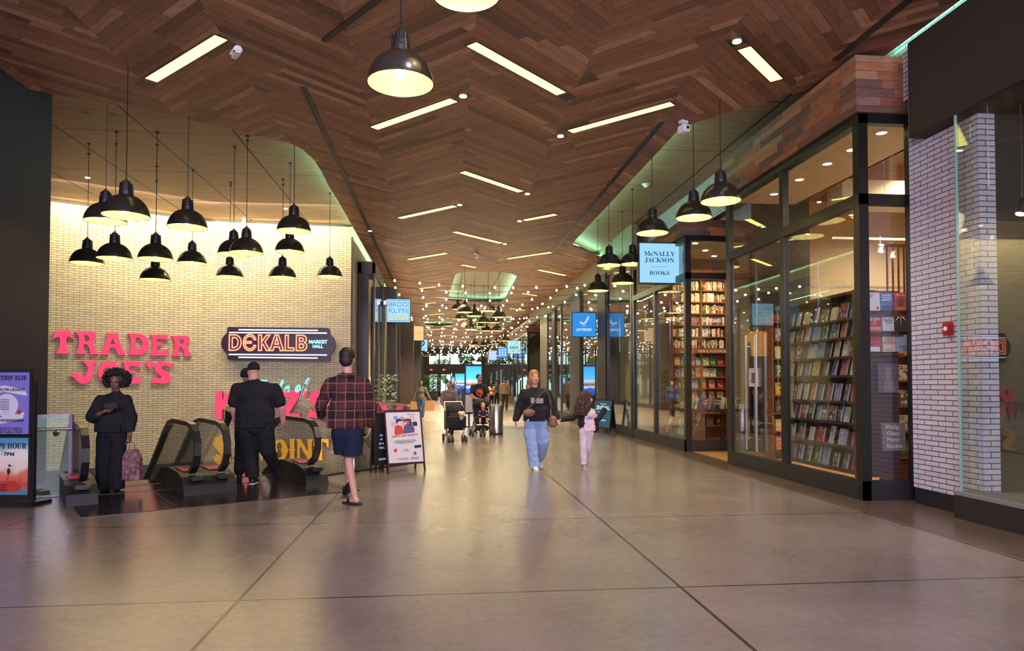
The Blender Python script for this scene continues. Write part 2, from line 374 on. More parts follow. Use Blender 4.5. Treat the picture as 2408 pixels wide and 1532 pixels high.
# wood ceiling slab with cut-outs
def arc(c, r, a0, a1, n=8): return [(c[0] + r * math.cos(math.radians(a0 + (a1 - a0) * i / n)), c[1] + r * math.sin(math.radians(a0 + (a1 - a0) * i / n))) for i in range(n + 1)]
xl = W0.x + 0.16
left_edge = [(-7.5, 9.92)] + [tuple(atZ(*q, ZW)[:2]) for q in ((0, 195), (140, 225), (400, 270), (560, 308))] + [tuple(atZ(*q, ZW)[:2]) for q in ((640, 326), (682, 337), (712, 352), (736, 374), (755, 402), (772, 436))] + [(xl, 17.0), (xl, 88)]
right_edge = [(5.78, 88), (5.78, 24.0), (5.2, 23.15), (4.5, 22.0), (4.12, 21.55), (4.02, 21.1), (3.99, 20.6), (3.99, 11.45), (4.03, 11.25), (4.4, 10.75), (5.1, 9.95), (5.78, 9.0), (5.78, -4), (-7.5, -4)]
hole1 = [(0.55, 27.6), (0.8, 27.05), (1.1, 26.85), (2.1, 26.75), (2.7, 27.1), (3.05, 27.9), (3.25, 35.9), (3.1, 37.2), (0.75, 36.6), (0.35, 36.2), (0.33, 35.4)]
hole2 = [(1.9, 44.5), (4.5, 44.5), (4.9, 49.0), (1.7, 47.5)]
hole3 = [(-1.2, 49.0), (0.8, 49.0), (0.8, 53.0), (-1.2, 53.0)]
hole4 = [(2.6, 53.0), (5.0, 53.0), (5.0, 58.0), (2.3, 57.0)]
wood = left_edge + right_edge
TW = 0.06
S(MB().prism(wood, ZW, ZW + TW, holes=[hole1[::-1], hole2[::-1], hole3, hole4[::-1]]).build('ceiling', 'ceil'))
# cove light strips lying on the slab round the openings
def cove(name, pts, mat, label, wd=0.05, closed=False):
    o = MB().tube([(x, y, ZW + TW + 0.03) for x, y in pts], 0.02, 6, closed).build(name, mat)
    return tag(o, label, 'light strip', 'cove light strips above the wood ceiling')
cove('cove_light_strip', [(x + 0.07, y) for x, y in left_edge[8:13]] , 'mint', 'pale green cove light along the curved corner of the escalator ceiling opening')
cove('cove_light_strip', [(-2.34, 17.2), (-2.34, 86.0)], 'gold', 'gold cove light washing the brick beside the left shopfronts')
cove('cove_light_strip', [(3.9, 11.6), (3.9, 20.8), (4.0, 21.5), (4.45, 22.15), (5.1, 23.2), (5.6, 23.9)], 'mint', 'pale green cove light round the long opening above the bookshop front')
cove('cove_light_strip', [(5.65, -3), (5.65, 8.6)], 'mint', 'pale green cove light above the white brick beside the entrance')
cove('cove_light_strip', [(5.45, 25), (5.45, 86)], 'gold', 'gold cove light washing the wall above the right far shopfronts')
for hp, lb in ((hole1, 'nearest four-sided ceiling opening over the middle pendants'), (hole2, 'second ceiling opening down the hall'), (hole3, 'small ceiling opening on the left down the hall'), (hole4, 'farthest ceiling opening down the hall')):
    cx = sum(q[0] for q in hp) / len(hp); cyy = sum(q[1] for q in hp) / len(hp)
    cove('cove_light_strip', [(x + (0.07 if x > cx else -0.07), y + (0.5 if y > cyy else -0.1)) for x, y in hp], 'mint', 'pale green cove light round the ' + lb, closed=True)
# long dark slots in the wood ceiling
def slot(x, y0, y1, name):
    m = MB().box(x - 0.045, x - 0.02, y0, y1, ZW - 0.012, ZW + 0.001).box(x + 0.02, x + 0.045, y0, y1, ZW - 0.012, ZW + 0.001).box(x - 0.02, x + 0.02, y0, y1, ZW - 0.004, ZW + 0.001)
    return S(m.build(name, 'black'))
slot(-2.0, 10.3, 32, 'trim_3'); slot(3.6, 11.1, 22.6, 'trim_4')
p, q = atZ(762, 95, ZW), atZ(935, 0, ZW)
S(MB().bar((p.x, p.y, ZW - 0.008), (q.x, q.y - 0.3, ZW - 0.008), 0.07, 0.02).build('trim_6', 'black'))
p, q = atZ(1965, 140, ZW), atZ(2150, 0, ZW)
S(MB().bar((p.x, p.y, ZW - 0.008), (p.x, q.y - 0.5, ZW - 0.008), 0.09, 0.02).build('trim_7', 'black'))
# white brick wall on the right, behind the bays, and upper wall further on
S(MB().box(5.95, 6.15, 7.19, 88, 5.15, ZC).box(5.95, 6.15, 7.19, 8.35, 0.2, 5.15).build('wall_right', 'brickW'))
S(MB().box(5.93, 6.1, 7.3, 8.3, 0, 0.2).build('baseboard_right', 'plinth'))
MT['brickF'] = mat_brick('beige_brick', srgb(150, 132, 108), srgb(132, 116, 94), srgb(70, 54, 40), 1, 1)
S(MB().box(5.44, 5.6, 19.6, 43, 5.12, ZC).box(5.42, 5.6, 35.6, 38.2, 0, 5.12).build('wall_right_far', 'brickF'))
# bulkhead and glass shopfront at the far right
S(MB().box(5.74, 9, -4, 8.05, 4.53, 5.72).build('wall_right_bulkhead', plain('dark_bulkhead', srgb(50, 40, 34), 0.7)))
V = empty('window_1'); V['kind'] = 'structure'
MB().box(5.72, 6.1, -4, 7.36, 0, 0.26, bev=0.005).build('plinth', 'plinth', V)
MB().box(5.76, 5.775, -4, 4.6, 0.27, 4.6).box(5.76, 5.775, 4.615, 7.3, 0.27, 4.6).build('pane', 'glass', V)
MB().box(5.775, 5.94, 7.285, 7.3, 0.27, 4.6).build('return_pane', 'glass', V)
MB().box(5.755, 5.78, 7.29, 7.31, 0.26, 4.53).build('glass_edge', 'edge', V)
MB().box(5.72, 9.0, -4, 7.36, 0.26, 0.3).build('display_floor', 'greyw', V)
S(MB().box(8.9, 9.0, -4, 8.6, 0, 6).box(6.16, 9, 8.36, 8.5, 0, 4.9).box(6.0, 9, 7.2, 7.3, 0, 6.0).build('wall_right_shop', 'olive'))
# ---------------------------------------------------------------- shop bays
XF = 5.36
def bay(idx, y0, y1, x1, ztop, zf, mull, name, front=True):
    """glazed bay: side along x=XF from y0 (near) to y1, front from XF to x1 at y0"""
    R = empty('window_%d' % idx); R['kind'] = 'structure'
    zt = 3.89
    m = MB()
    m.box(XF, XF + 0.12, y0, y1, 0, 0.25)
    if front: m.box(XF, x1, y0, y0 + 0.12, 0, 0.25)
    m.build('plinth', 'plinth', R)
    m = MB()
    m.box(XF, XF + 0.13, y0, y0 + 0.13, 0.25, zf)
    for y in mull: m.box(XF, XF + 0.1, y - 0.06, y + 0.06, 0.25, zf)
    m.box(XF, XF + 0.1, y1 - 0.14, y1, 0.25, zf)
    m.box(XF - 0.01, XF + 0.11, y0, y1, zt - 0.07, zt + 0.07).box(XF - 0.01, XF + 0.13, y0 - 0.01, y1, zf - 0.12, zf + 0.02)
    if front:
        m.box(XF, x1, y0, y0 + 0.1, zt - 0.07, zt + 0.07).box(XF, x1, y0 - 0.01, y0 + 0.1, zf - 0.12, zf + 0.02).box(x1 - 0.06, x1, y0, y0 + 0.1, 0.25, zf)
    m.build('frame', 'bronze', R)
    m = MB(); ys = [y0 + 0.13] + list(mull) + [y1 - 0.14]
    for a, b in zip(ys, ys[1:]):
        k = 2 if b - a > 1.5 else 1
        for i in range(k):
            ya, yb = a + (b - a) * i / k + (0.06 if i == 0 else 0.004), a + (b - a) * (i + 1) / k - (0.06 if i == k - 1 else 0.004)
            for z0, z1 in ((0.25, zt - 0.07), (zt + 0.07, zf - 0.12)): m.box(XF + 0.045, XF + 0.057, ya, yb, z0, z1)
    m.build('side_panes', 'glass', R)
    if front:
        m = MB()
        for z0, z1 in ((0.25, zt - 0.07), (zt + 0.07, zf - 0.12)): m.box(XF + 0.13, x1 - 0.06, y0 + 0.045, y0 + 0.057, z0, z1)
        m.build('front_pane', 'glass', R)
    m = MB().box(XF - 0.06, XF + 0.12, y0 - 0.06, y1, zf, ztop)
    if front: m.box(XF + 0.12, x1, y0 - 0.06, y0 + 0.1, zf, ztop)
    m.build('timber_fascia', 'fascia', R)
    MB().box(XF + 0.12, XF + 0.9, y0 + 0.1, y1, zf + 0.02, zf + 0.06).build('roof_panel', 'cream', R)
    return R
B1 = bay(2, 8.5, 12.75, 6.12, 5.74, 5.0, [10.58], 'b1')
MB().box(6.12, 6.2, 8.4, 8.52, 0, 4.9).build('wall_strip', 'black', B1)
B2 = bay(3, 14.97, 19.3, 6.9, 5.13, 4.78, [17.28], 'b2')
# recess between the two bays
S(MB().box(6.9, 7.0, 12.7, 15.0, 0, ZC).build('wall_recess', 'dgrey'))
S(MB().box(XF, XF + 1.5, 12.75, 12.8, 5.05, 5.7).build('trim_8', 'fascia'))
# bookshop interior
S(MB().box(5.5, 11.5, 8.52, 19.3, -0.001, 0.012).build('floor_bookshop', plain('shop_floor', srgb(170, 124, 74), 0.4)))
S(MB().box(5.5, 6.75, 8.6, 12.7, 4.92, 4.97).box(5.5, 8.6, 15.1, 19.2, 4.7, 4.75).build('ceiling_bookshop_edge', 'cream'))
MT['sceil'] = plain('shop_ceiling', srgb(150, 112, 76), 0.8)
S(MB().box(6.75, 11.6, 8.6, 15.0, 5.6, 5.65).build('ceiling_bookshop', 'sceil'))
S(MB().box(6.7, 6.76, 8.6, 12.7, 4.92, 5.6).build('trim_9', 'cream'))
S(MB().box(11.4, 11.6, 8.5, 19.4, 0, 5.7).box(6.3, 11.6, 8.5, 8.6, 0, 5.7).build('wall_bookshop_side', 'cream'))
S(MB().box(6.95, 11.5, 14.9, 15.0, 3.2, 5.7).box(5.5, 11.5, 19.2, 19.3, 0, 4.8).build('wall_bookshop_back', 'cream'))
S(MB().box(6.95, 11.5, 14.86, 14.9, 2.6, 3.2).build('trim_10', plain('shop_valance', srgb(66, 50, 52), 0.6)))
S(MB().box(7.4, 11.5, 14.9, 15.0, 0, 2.6).build('wall_bookshop_inner', 'dgrey'))
# glass shopfronts further along on the right
def front(idx, x, y0, y1, posts, zf, side, pw=0.16, back=3.4, bm='dgrey'):
    R = empty('window_%d' % idx); R['kind'] = 'structure'
    x2 = x + side * 0.12; a, b = min(x, x2), max(x, x2)
    MB().box(a, b, y0, y1, 0, 0.25).build('plinth', 'plinth', R)
    m = MB().box(a, b, y0, y1, zf - 0.12, zf)
    for y in posts: m.box(a, b, y - pw / 2, y + pw / 2, 0.25, zf)
    m.build('frame', 'bronze', R)
    m = MB(); ys = list(posts)
    for p, q in zip(ys, ys[1:]):
        m.box(x + side * 0.05 - 0.006, x + side * 0.05 + 0.006, p + pw / 2, (p + q) / 2 - 0.004, 0.25, zf - 0.12)
        m.box(x + side * 0.05 - 0.006, x + side * 0.05 + 0.006, (p + q) / 2 + 0.004, q - pw / 2, 0.25, zf - 0.12)
    m.build('panes', 'glass', R)
    xb = x + side * back
    m = MB().box(min(xb, xb + side * 0.1), max(xb, xb + side * 0.1), y0, y1, 0, zf + 0.1).box(min(x2, xb), max(x2, xb), y0 - 0.05, y0 + 0.03, 0, zf + 0.1).box(min(x2, xb), max(x2, xb), y1 - 0.05, y1 + 0.03, 0, zf + 0.1)
    m.box(min(x2, xb), max(x2, xb), y0, y1, zf, zf + 0.1)
    m.build('shop_interior', bm, R)
    return R
front(4, XF, 19.35, 35.6, [19.45, 22.4, 23.4, 26.9, 28.4, 31.2, 33.2, 35.4], 5.12, 1)
S(MB().box(XF - 0.03, XF + 0.3, 22.45, 23.6, 0, 5.12).build('wall_pier_near', 'dark'))
S(MB().box(XF - 0.03, XF + 0.3, 26.7, 28.8, 0, 5.12).build('wall_pier_mid', 'dark'))
S(MB().box(XF - 0.02, XF + 0.3, 32.8, 33.6, 0, 5.12).build('wall_pier_far', 'dark'))
B3 = bay(5, 43.5, 86, 6.5, 5.2, 4.75, [46.5, 49.5, 52.5, 55.5, 58.5, 62, 66, 70, 74, 78, 82], 'b3')
S(MB().box(6.5, 6.6, 38.2, 43.6, 0, ZC).box(9.0, 9.1, 43.6, 87, 0, ZC).build('wall_right_end', 'dgrey'))
S(MB().box(5.6, 6.6, 38.2, 38.3, 0, ZC).box(XF + 0.13, 6.5, 43.4, 43.5, 5.2, ZC).build('wall_right_return', 'brickF'))
# left shopfronts
def lbox(idx, y, x0, x1, ztop, depth):
    R = empty('window_%d' % idx); R['kind'] = 'structure'
    m = MB().box(x0, x1, y, y + 0.15, ztop - 0.32, ztop).box(x0, x0 + 0.1, y, y + 0.15, 0, ztop).box(x1 - 0.06, x1, y, y + 0.15, 0, ztop).box(x0, x1, y, y + 0.15, 0, 0.3).box(x1 - 0.08, x1, y, y + depth, ztop - 0.32, ztop).box(x1 - 0.08, x1, y, y + depth, 0, 0.25).box(x1 - 0.1, x1, y + depth - 0.15, y + depth, 0, ztop)
    m.build('frame', 'bronze', R)
    MB().box(x0 + 0.1, x1 - 0.2, y + 0.06, y + 0.1, 0.3, ztop - 0.32).build('front_panel', 'bronze', R)
    MB().box(x1 - 0.05, x1 - 0.04, y + 0.15, y + depth - 0.15, 0.25, ztop - 0.32).build('panes', 'glass', R)
    MB().box(x0, x1 - 0.3, y + 0.3, y + 0.4, 0, ztop - 0.1).build('inner_panel', 'dgrey', R); MB().box(x0, x1, y, y + depth, ztop, ztop + 0.04).build('top_cap', 'bronze', R)  # cap added to keep the gold cove light off the inner panel
    return R
lbox(6, 22.0, -2.56, -2.05, 5.25, 3.6)
S(MB().box(-2.56, -1.66, 26.3, 26.6, 0, 5.1).box(-1.78, -1.66, 26.6, 30.5, 4.7, 5.1).build('wall_left_pier', 'dark'))
front(7, -2.05, 27.0, 86, [27.1, 29.5, 32, 35.5, 39, 42.5, 46, 50, 54, 58, 62, 67, 72, 77, 81.5, 85.9], 4.9, -1, bm='dgrey')
S(MB().box(-2.4, -1.5, 38.6, 39.2, 0, 4.9).build('wall_left_pier_brown', plain('brown_post', srgb(62, 44, 40), 0.5)))
S(MB().box(-2.05, -1.4, 50.0, 50.5, 0, 4.9).build('wall_left_pier_far', 'dark'))
# brushed door at the left shopfront: tall handles
D = empty('door_1'); D['kind'] = 'structure'
MB().tube([(-1.98, 25.2, 0.5), (-1.98, 25.2, 4.3)], 0.03, 8).tube([(-1.98, 25.6, 0.5), (-1.98, 25.6, 4.3)], 0.03, 8).box(-2.03, -1.93, 25.1, 25.7, 4.3, 4.45).build('door_bars', 'steel', D)
# far end: entrance wall with clerestory, doors
R = empty('wall_far'); R['kind'] = 'structure'
YE = 88.0
X_ = lambda u: atY(u, 900, YE).x
m = MB().box(-8, X_(1008), YE, YE + 0.3, 0, ZC).box(X_(1008), 9, YE, YE + 0.3, 3.75, 3.95).box(X_(1008), 9, YE, YE + 0.3, 5.2, ZC).box(X_(1133), 9, YE, YE + 0.3, 3.9, 5.2)
m.box(X_(1063), X_(1145), YE, YE + 0.3, 0, 3.75).box(X_(1008), X_(1063), YE, YE + 0.3, 2.85, 3.75).box(X_(1215), 9, YE, YE + 0.3, 0, 3.95).box(X_(1145), X_(1215), YE, YE + 0.3, 3.3, 3.95)
m.build('wall_panel', plain('grey_metal_wall', srgb(88, 86, 96), 0.6), R)
m = MB()
for i in range(6): x = X_(1008 + 25 * i); m.box(x - 0.06, x + 0.06, YE - 0.05, YE + 0.1, 3.95, 5.2)
m.build('clerestory_mullions', 'bronze', R)
MB().box(X_(1008), X_(1133), YE + 0.1, YE + 0.12, 3.95, 5.2).build('clerestory_glass', 'glass', R)
for k, (xa, xb) in enumerate(((X_(1008), X_(1029)), (X_(1035), X_(1061)))):
    D = empty('door_%d' % (2 + k)); D['kind'] = 'structure'
    MB().box(xa, xa + 0.1, YE - 0.1, YE, 0, 2.85).box(xb - 0.1, xb, YE - 0.1, YE, 0, 2.85).box(xa, xb, YE - 0.1, YE, 2.65, 2.85).box((xa + xb) / 2 - 0.05, (xa + xb) / 2 + 0.05, YE - 0.1, YE, 0, 2.7).box(xa, xb, YE - 0.1, YE, 0, 0.15).build('door_frame', 'bronze', D)
    MB().box(xa, xb, YE - 0.04, YE - 0.03, 0.15, 2.65).build('door_glass', 'glass', D)
S(MB().box(X_(1029), X_(1035), YE - 0.1, YE + 0.3, 0, 2.85).build('wall_far_pier', 'dark'))
m = MB()
for u in (1145, 1158, 1170, 1184, 1196, 1209): m.box(X_(u), X_(u + 6), YE, YE + 0.3, 0, 3.3)
S(m.build('wall_far_slats', 'dark'))
S(MB().box(X_(1145), X_(1215), YE + 0.12, YE + 0.14, 0, 3.3).build('window_8', 'glass'))
S(MB().box(-20, 20, YE + 0.3, YE + 16, -0.35, -0.02).build('ground_outside', 'greyw'))
S(MB().box(-13, -6.9, YE, YE + 0.3, 0, ZC).box(9, 13, YE, YE + 0.3, 0, ZC).box(9.05, 9.2, 43, 88, 0, ZC).box(-8.1, -8, 21, 88, 0, ZC).build('wall_far_side', 'dgrey'))
for k in range(7):       # trees outside the far doors
    m = MB(); rr = random.Random(k)
    for q in range(16): m.sph((rr.uniform(-0.9, 0.9), rr.uniform(-0.9, 0.9), 3.0 + rr.uniform(-1.3, 2.2)), rr.uniform(0.4, 0.7), seg=8)
    tr = empty('street_tree', (-7 + 3.4 * k, YE + 7 + (k % 3), 0)); tag(tr, 'leafy street tree outside the far doors, %s from the left' % ordn(k), 'tree', 'street trees outside the far doors')
    m.build('crown', plain('leaves_%d' % k, (0.10, 0.22, 0.05), 0.8), tr); MB().cyl((0, 0, 1), 0.12, 2.0, seg=10).build('trunk', 'dshelf', tr)
# ================================================================ LIGHT FITTINGS
def dir_name(i): return ordn(i)
LIN = [((362, 190), (513, 84)), ((1117, 99), (1312, 222)), ((885, 303), (1062, 232)), ((1348, 312), (1575, 239)), ((1750, 112), (1826, 188)), ((1090, 403), (1222, 451)), ((940, 513), (1070, 484)), ((1233, 518), (1307, 504)), ((1069, 545), (1178, 572)), ((958, 610), (1052, 596)), ((1192, 608), (1298, 594)), ((1267, 635), (1330, 648)), ((1085, 623), (1119, 629)), ((986, 679), (1025, 674)), ((994, 715), (1026, 712)), ((1197, 725), (1232, 730)), ((1230, 690), (1260, 696)), ((996, 742), (1047, 738)), ((1000, 760), (1044, 756)), ((1004, 777), (1046, 773)), ((1053, 748), (1080, 752))]
LDESC = ['beside the white ceiling box at the upper left', 'in front of the big front pendant, running down to the right', 'just behind the big front pendant', 'ending beside the right ceiling slot', 'short one near the bookshop corner at the upper right', 'in the middle of the wood ceiling, below the front four', 'left of the middle, above the far shops', 'short one right of the middle', 'central one next before the string lights', 'left one just before the string lights', 'right one just before the string lights', 'right one above the first string lights', 'short central one by the far camera', 'first one among the string lights on the left', 'second one among the string lights on the left', 'far one right of the ceiling opening', 'near one right of the ceiling opening', 'third one among the string lights on the left', 'fourth one among the string lights on the left', 'farthest one among the string lights on the left', 'small one below the ceiling opening']
for (a, b), ds in zip(LIN, LDESC):
    A, B = atZ(*a, ZW), atZ(*b, ZW); c = (A + B) / 2; d = (B - A); L = d.length
    sgn = 1 if d.x * d.y > 0 else -1
    ang = math.radians(45 * sgn)
    r = empty('linear_ceiling_light', (c.x, c.y, ZW), ang); hl = L / 2
    tag(r, 'slanted linear ceiling light, ' + ds, 'ceiling light', 'slanted linear lights in the wood ceiling')
    hw = 0.085 if c.y < 30 else 0.07
    MB().box(-hl, hl, -hw, hw, -0.006, 0.001).build('diffuser', 'strip', r)
    m = MB().box(-hl - 0.012, hl + 0.012, -hw - 0.012, -hw, -0.01, 0.001).box(-hl - 0.012, hl + 0.012, hw, hw + 0.012, -0.01, 0.001).box(-hl - 0.012, -hl, -hw, hw, -0.01, 0.001).box(hl, hl + 0.012, -hw, hw, -0.01, 0.001)
    m.build('trim_frame', 'black', r)
DOTS = [(1089, 226), (1318, 320), (1733, 97), (1240, 456), (1081, 482), (1222, 520), (1187, 574), (1334, 229), (342, 200), (870, 543), (1120, 597)]
for i, q in enumerate(DOTS):
    c = atZ(*q, ZW); dark = i in (7, 8)
    r = empty('downlight', (c.x, c.y, ZW), math.radians(45))
    tag(r, ('unlit square dark downlight, ' if dark else 'small round lit downlight, ') + ['just behind the front pendant', 'left end of the right linear light', 'at the top right, beside a short linear light', 'right end of the middle linear light', 'right end of the left far linear light', 'left end of the short far linear light', 'right end of the central far linear light', 'at the end of the long front linear light', 'at the end of the upper left linear light', 'tiny one above the brick corner', 'tiny one beside the far camera'][i], 'downlight', 'downlights in the wood ceiling')
    MB().box(-0.1, 0.1, -0.1, 0.1, -0.004, 0.001).build('housing', 'black', r)
    if not dark:
        MB().cyl((0, 0, -0.006), 0.055, 0.012, seg=20).build('lens', 'spot', r)
        if i < 7:
            l = lamp('downlight_or_fill_beam', 'SPOT', (c.x, c.y, ZW - 0.03), 330, (1.0, 0.86, 0.66), spot_size=math.radians(95), spot_blend=0.9, shadow_soft_size=0.06)
# added fill beams without fittings, to brighten the hall
for k, (x, y) in enumerate(((0.4, 26), (1.9, 30), (0.4, 36), (1.9, 42), (0.4, 48), (1.9, 54), (0.4, 60), (1.9, 66), (0.4, 72), (1.9, 78), (0.5, 5.0), (3.4, 4.2))):
    lamp('downlight_or_fill_beam', 'SPOT', (x, y, ZW - 0.03), 2600 if y > 20 else 130, (1.0, 0.80, 0.50) if y > 20 else (0.9, 0.82, 1.0), spot_size=math.radians(110), spot_blend=0.9, shadow_soft_size=0.08)
# ---- dome pendants
LP = empty('dome_pendant')
SH_PROF = [(0.300, 0.0), (0.298, 0.02), (0.290, 0.06), (0.272, 0.11), (0.243, 0.165), (0.205, 0.21), (0.160, 0.245), (0.115, 0.268), (0.085, 0.278)]
MB().lathe([(0.300, -0.004)] + SH_PROF + [(0.08, 0.283)], seg=40).build('shade', 'shade', LP, smooth=True)
MB().lathe([(r - 0.008, z + 0.0) for r, z in SH_PROF] + [(0.0, 0.275)], seg=40).build('reflector', 'refl', LP, smooth=True)
prof = [(0.085, 0.27), (0.088, 0.33), (0.082, 0.34), (0.080, 0.385), (0.068, 0.395), (0.066, 0.435), (0.05, 0.445), (0.048, 0.468), (0.02, 0.475), (0.018, 0.50), (0.0, 0.50)]
m = MB().lathe(prof, seg=24)
for k in range(8):
    a = k * PI / 4; m.bar((0.086 * math.cos(a), 0.086 * math.sin(a), 0.28), (0.074 * math.cos(a), 0.074 * math.sin(a), 0.44), 0.016, 0.016)
m.build('socket_housing', 'black', LP)
MB().sph((0, 0, 0.10), 0.05, (1, 1, 1.25), seg=16).build('bulb', 'bulb', LP, smooth=2)
SL = empty('dome_pendant_far')   # lighter mesh for the far ones
PEND = [ # u, v, rim width px, label
 (248, 521, 92, 'left cluster, upper left, tucked behind the biggest one'), (296, 508, 104.6, 'left cluster, biggest and nearest at the upper left'), (440.7, 535, 88.6, 'left cluster, upper middle, hanging alone'),
 (205, 619.7, 74, 'left cluster, lower row, farthest left'), (269.4, 608.6, 77.7, 'left cluster, lower row, second from the left'), (366, 610, 77.5, 'left cluster, lower row, third from the left'),
 (451.6, 620, 65.8, 'left cluster, lower row, fourth from the left'), (365, 658.7, 67, 'left cluster, lowest one, right below another pendant'), (549.4, 598.6, 73, 'over the escalators, left one of the overlapping pair'),
 (579.4, 595.4, 76.4, 'over the escalators, right one of the overlapping pair'), (691, 544, 78.3, 'over the right escalator, topmost one'), (681, 593, 68, 'over the right escalator, just below the topmost one'),
 (540, 652, 62, 'bottom row above the neon sign, left one'), (664, 653.5, 63, 'bottom row above the neon sign, middle one'), (775, 651.4, 58.7, 'bottom row above the neon sign, right one by the wall corner'),
 (942, 197, 157, 'large one in front with its bulb showing'), (1096, -14, 165, 'cut off by the top edge of the photo'),
 (1694.8, 474, 93.9, 'bookshop row, nearest and highest, by the timber fascia'), (1631.5, 513, 83.7, 'bookshop row, second nearest'), (1534, 549, 76, 'bookshop row, just above the light blue bookshop sign'),
 (1432.4, 624.6, 59.5, 'bookshop row, left of the light blue bookshop sign'), (1464, 666.7, 53, 'bookshop row, low one touching the bookshop sign edge'), (1406, 684.5, 50.4, 'bookshop row, lowest one above the blue chair sign'),
 (1488, 622, 60, 'bookshop row, half hidden behind the bookshop sign'), (1438, 632, 44, 'bookshop row, half hidden behind another pendant'),
 (1092.7, 735, 39, 'middle cluster, upper left under the ceiling opening'), (1116, 743.7, 35, 'middle cluster, second from the upper left'), (1148, 732, 37, 'middle cluster, highest one in the centre'), (1173, 746.8, 35, 'middle cluster, upper right'),
 (1085, 751, 31, 'middle cluster, farthest left in the second row'), (1137, 759, 30.5, 'middle cluster, centre of the second row'), (1161.5, 759.5, 29, 'middle cluster, right in the second row'), (1107, 774.8, 30.5, 'middle cluster, bottom left'),
 (1143, 778.5, 25, 'middle cluster, bottom centre'), (1169, 778.5, 26, 'middle cluster, bottom right'), (1077, 728, 30, 'middle cluster, half hidden at the far upper left'), (1129, 769, 27, 'middle cluster, half hidden in the centre'), (1097, 768.6, 27, 'middle cluster, half hidden at the lower left'),
 (1116, 812, 19.5, 'far cluster, left one'), (1137, 813, 20, 'far cluster, second from the left'), (1148, 811, 18, 'far cluster, third from the left'), (1167, 809, 17.5, 'far cluster, fourth from the left'), (1187.5, 802, 24, 'far cluster, right one beside a light blue sign'), (1180, 817, 22.5, 'far cluster, low one beside a light blue sign'),
 (1114, 817, 18, 'far cluster, low one on the left'), (1161.7, 825.5, 18, 'far cluster, lowest one'), (1004, 838, 14, 'tiny one above the far doors, left'), (1019, 838, 16, 'tiny one above the far doors, second'), (1045, 838, 14, 'tiny one above the far doors, third'),
 (1098, 856, 11.5, 'tiny one beside the far clerestory, left'), (1112, 849, 13, 'tiny one beside the far clerestory, centre'), (1126, 851.5, 14, 'tiny one beside the far clerestory, right')]
used = False
SIMPLE = empty('dome_pendant')
MB().lathe([(0.300, -0.004)] + SH_PROF[::2] + [(0.085, 0.28), (0.088, 0.33), (0.07, 0.39), (0.048, 0.46), (0.0, 0.5)], seg=20).build('shade', 'shade', SIMPLE, smooth=True)
MB().lathe([(r - 0.008, z) for r, z in SH_PROF[::2]] + [(0.0, 0.275)], seg=20).build('reflector', 'refl', SIMPLE, smooth=True)
MB().sph((0, 0, 0.10), 0.05, (1, 1, 1.25), seg=8).build('bulb', 'bulb', SIMPLE, smooth=2)
bpy.data.objects.remove(SL)
u1 = u2 = False
for (u, v, wd, ds) in PEND:
    Yd = min(F * 0.6 / wd, 60.5)
    d = Vector(ray(u, v)); dep = Vector(d).dot(Vector(FW)); p = Vector((0, 0, CH)) + d / dep * (F * 0.6 / wd if wd > 16.7 else F * 0.6 / wd)
    if p.y > 86: p = atY(u, v, 85.5)
    far = wd < 45
    if far: r = copy_tree(SIMPLE) if u2 else SIMPLE; u2 = True
    else: r = copy_tree(LP) if u1 else LP; u1 = True
    r.location = p; r.rotation_euler = (0, 0, random.uniform(0, 6))
    ztop = ZW if (abs(u - 942) < 3 or u == 1096) else ZC
    if far and p.y > 38: ztop = ZW
    MB().cyl((0, 0, (0.48 + ztop - p.z) / 2), 0.006 if not far else 0.008, ztop - p.z - 0.48, seg=6).cyl((0, 0, ztop - p.z - 0.012), 0.03, 0.024, seg=10).build('cord', 'black', r)
    tag(r, 'black dome pendant lamp, ' + ds, 'pendant lamp', 'black dome pendant lamps')
# ---- festoon string lights swagged across the hall
FB = MB().sph((0, 0, -0.05), 0.034, seg=8).build('bulb_globe', 'fest', smooth=2)
fbm = FB.data; bpy.data.objects.remove(FB)
YS = [23.5 + 1.6 * k for k in range(38)]
rr = random.Random(3)
for k, y in enumerate(YS):
    x0, x1 = (-1.95, 5.3) if y > 25 else (-1.95, 5.3)
    zz = 4.95 + 0.12 * math.sin(k * 1.7)
    r = empty('festoon_string_light', (x0, y, zz))
    tag(r, 'string of round warm bulbs swagged across the hall, %s from the near end' % ordn(k), 'string light', 'festoon string lights over the far hall')
    P0, P1 = Vector((0, rr.uniform(-0.9, 0.9), 0)), Vector((x1 - x0, rr.uniform(-0.9, 0.9), 0)); n = 9
    sag = rr.uniform(0.12, 0.3)
    f = lambda q: P0.lerp(P1, q) + Vector((0, 0, -sag * 4 * q * (1 - q)))
    MB().tube([f(i / 16) for i in range(17)], 0.007, 4).build('cable', 'black', r)
    for i in range(n):
        b = bpy.data.objects.new('bulb', fbm); COL.objects.link(b); b.parent = r; b.location = f((i + 0.5 + rr.uniform(-0.2, 0.2)) / n)
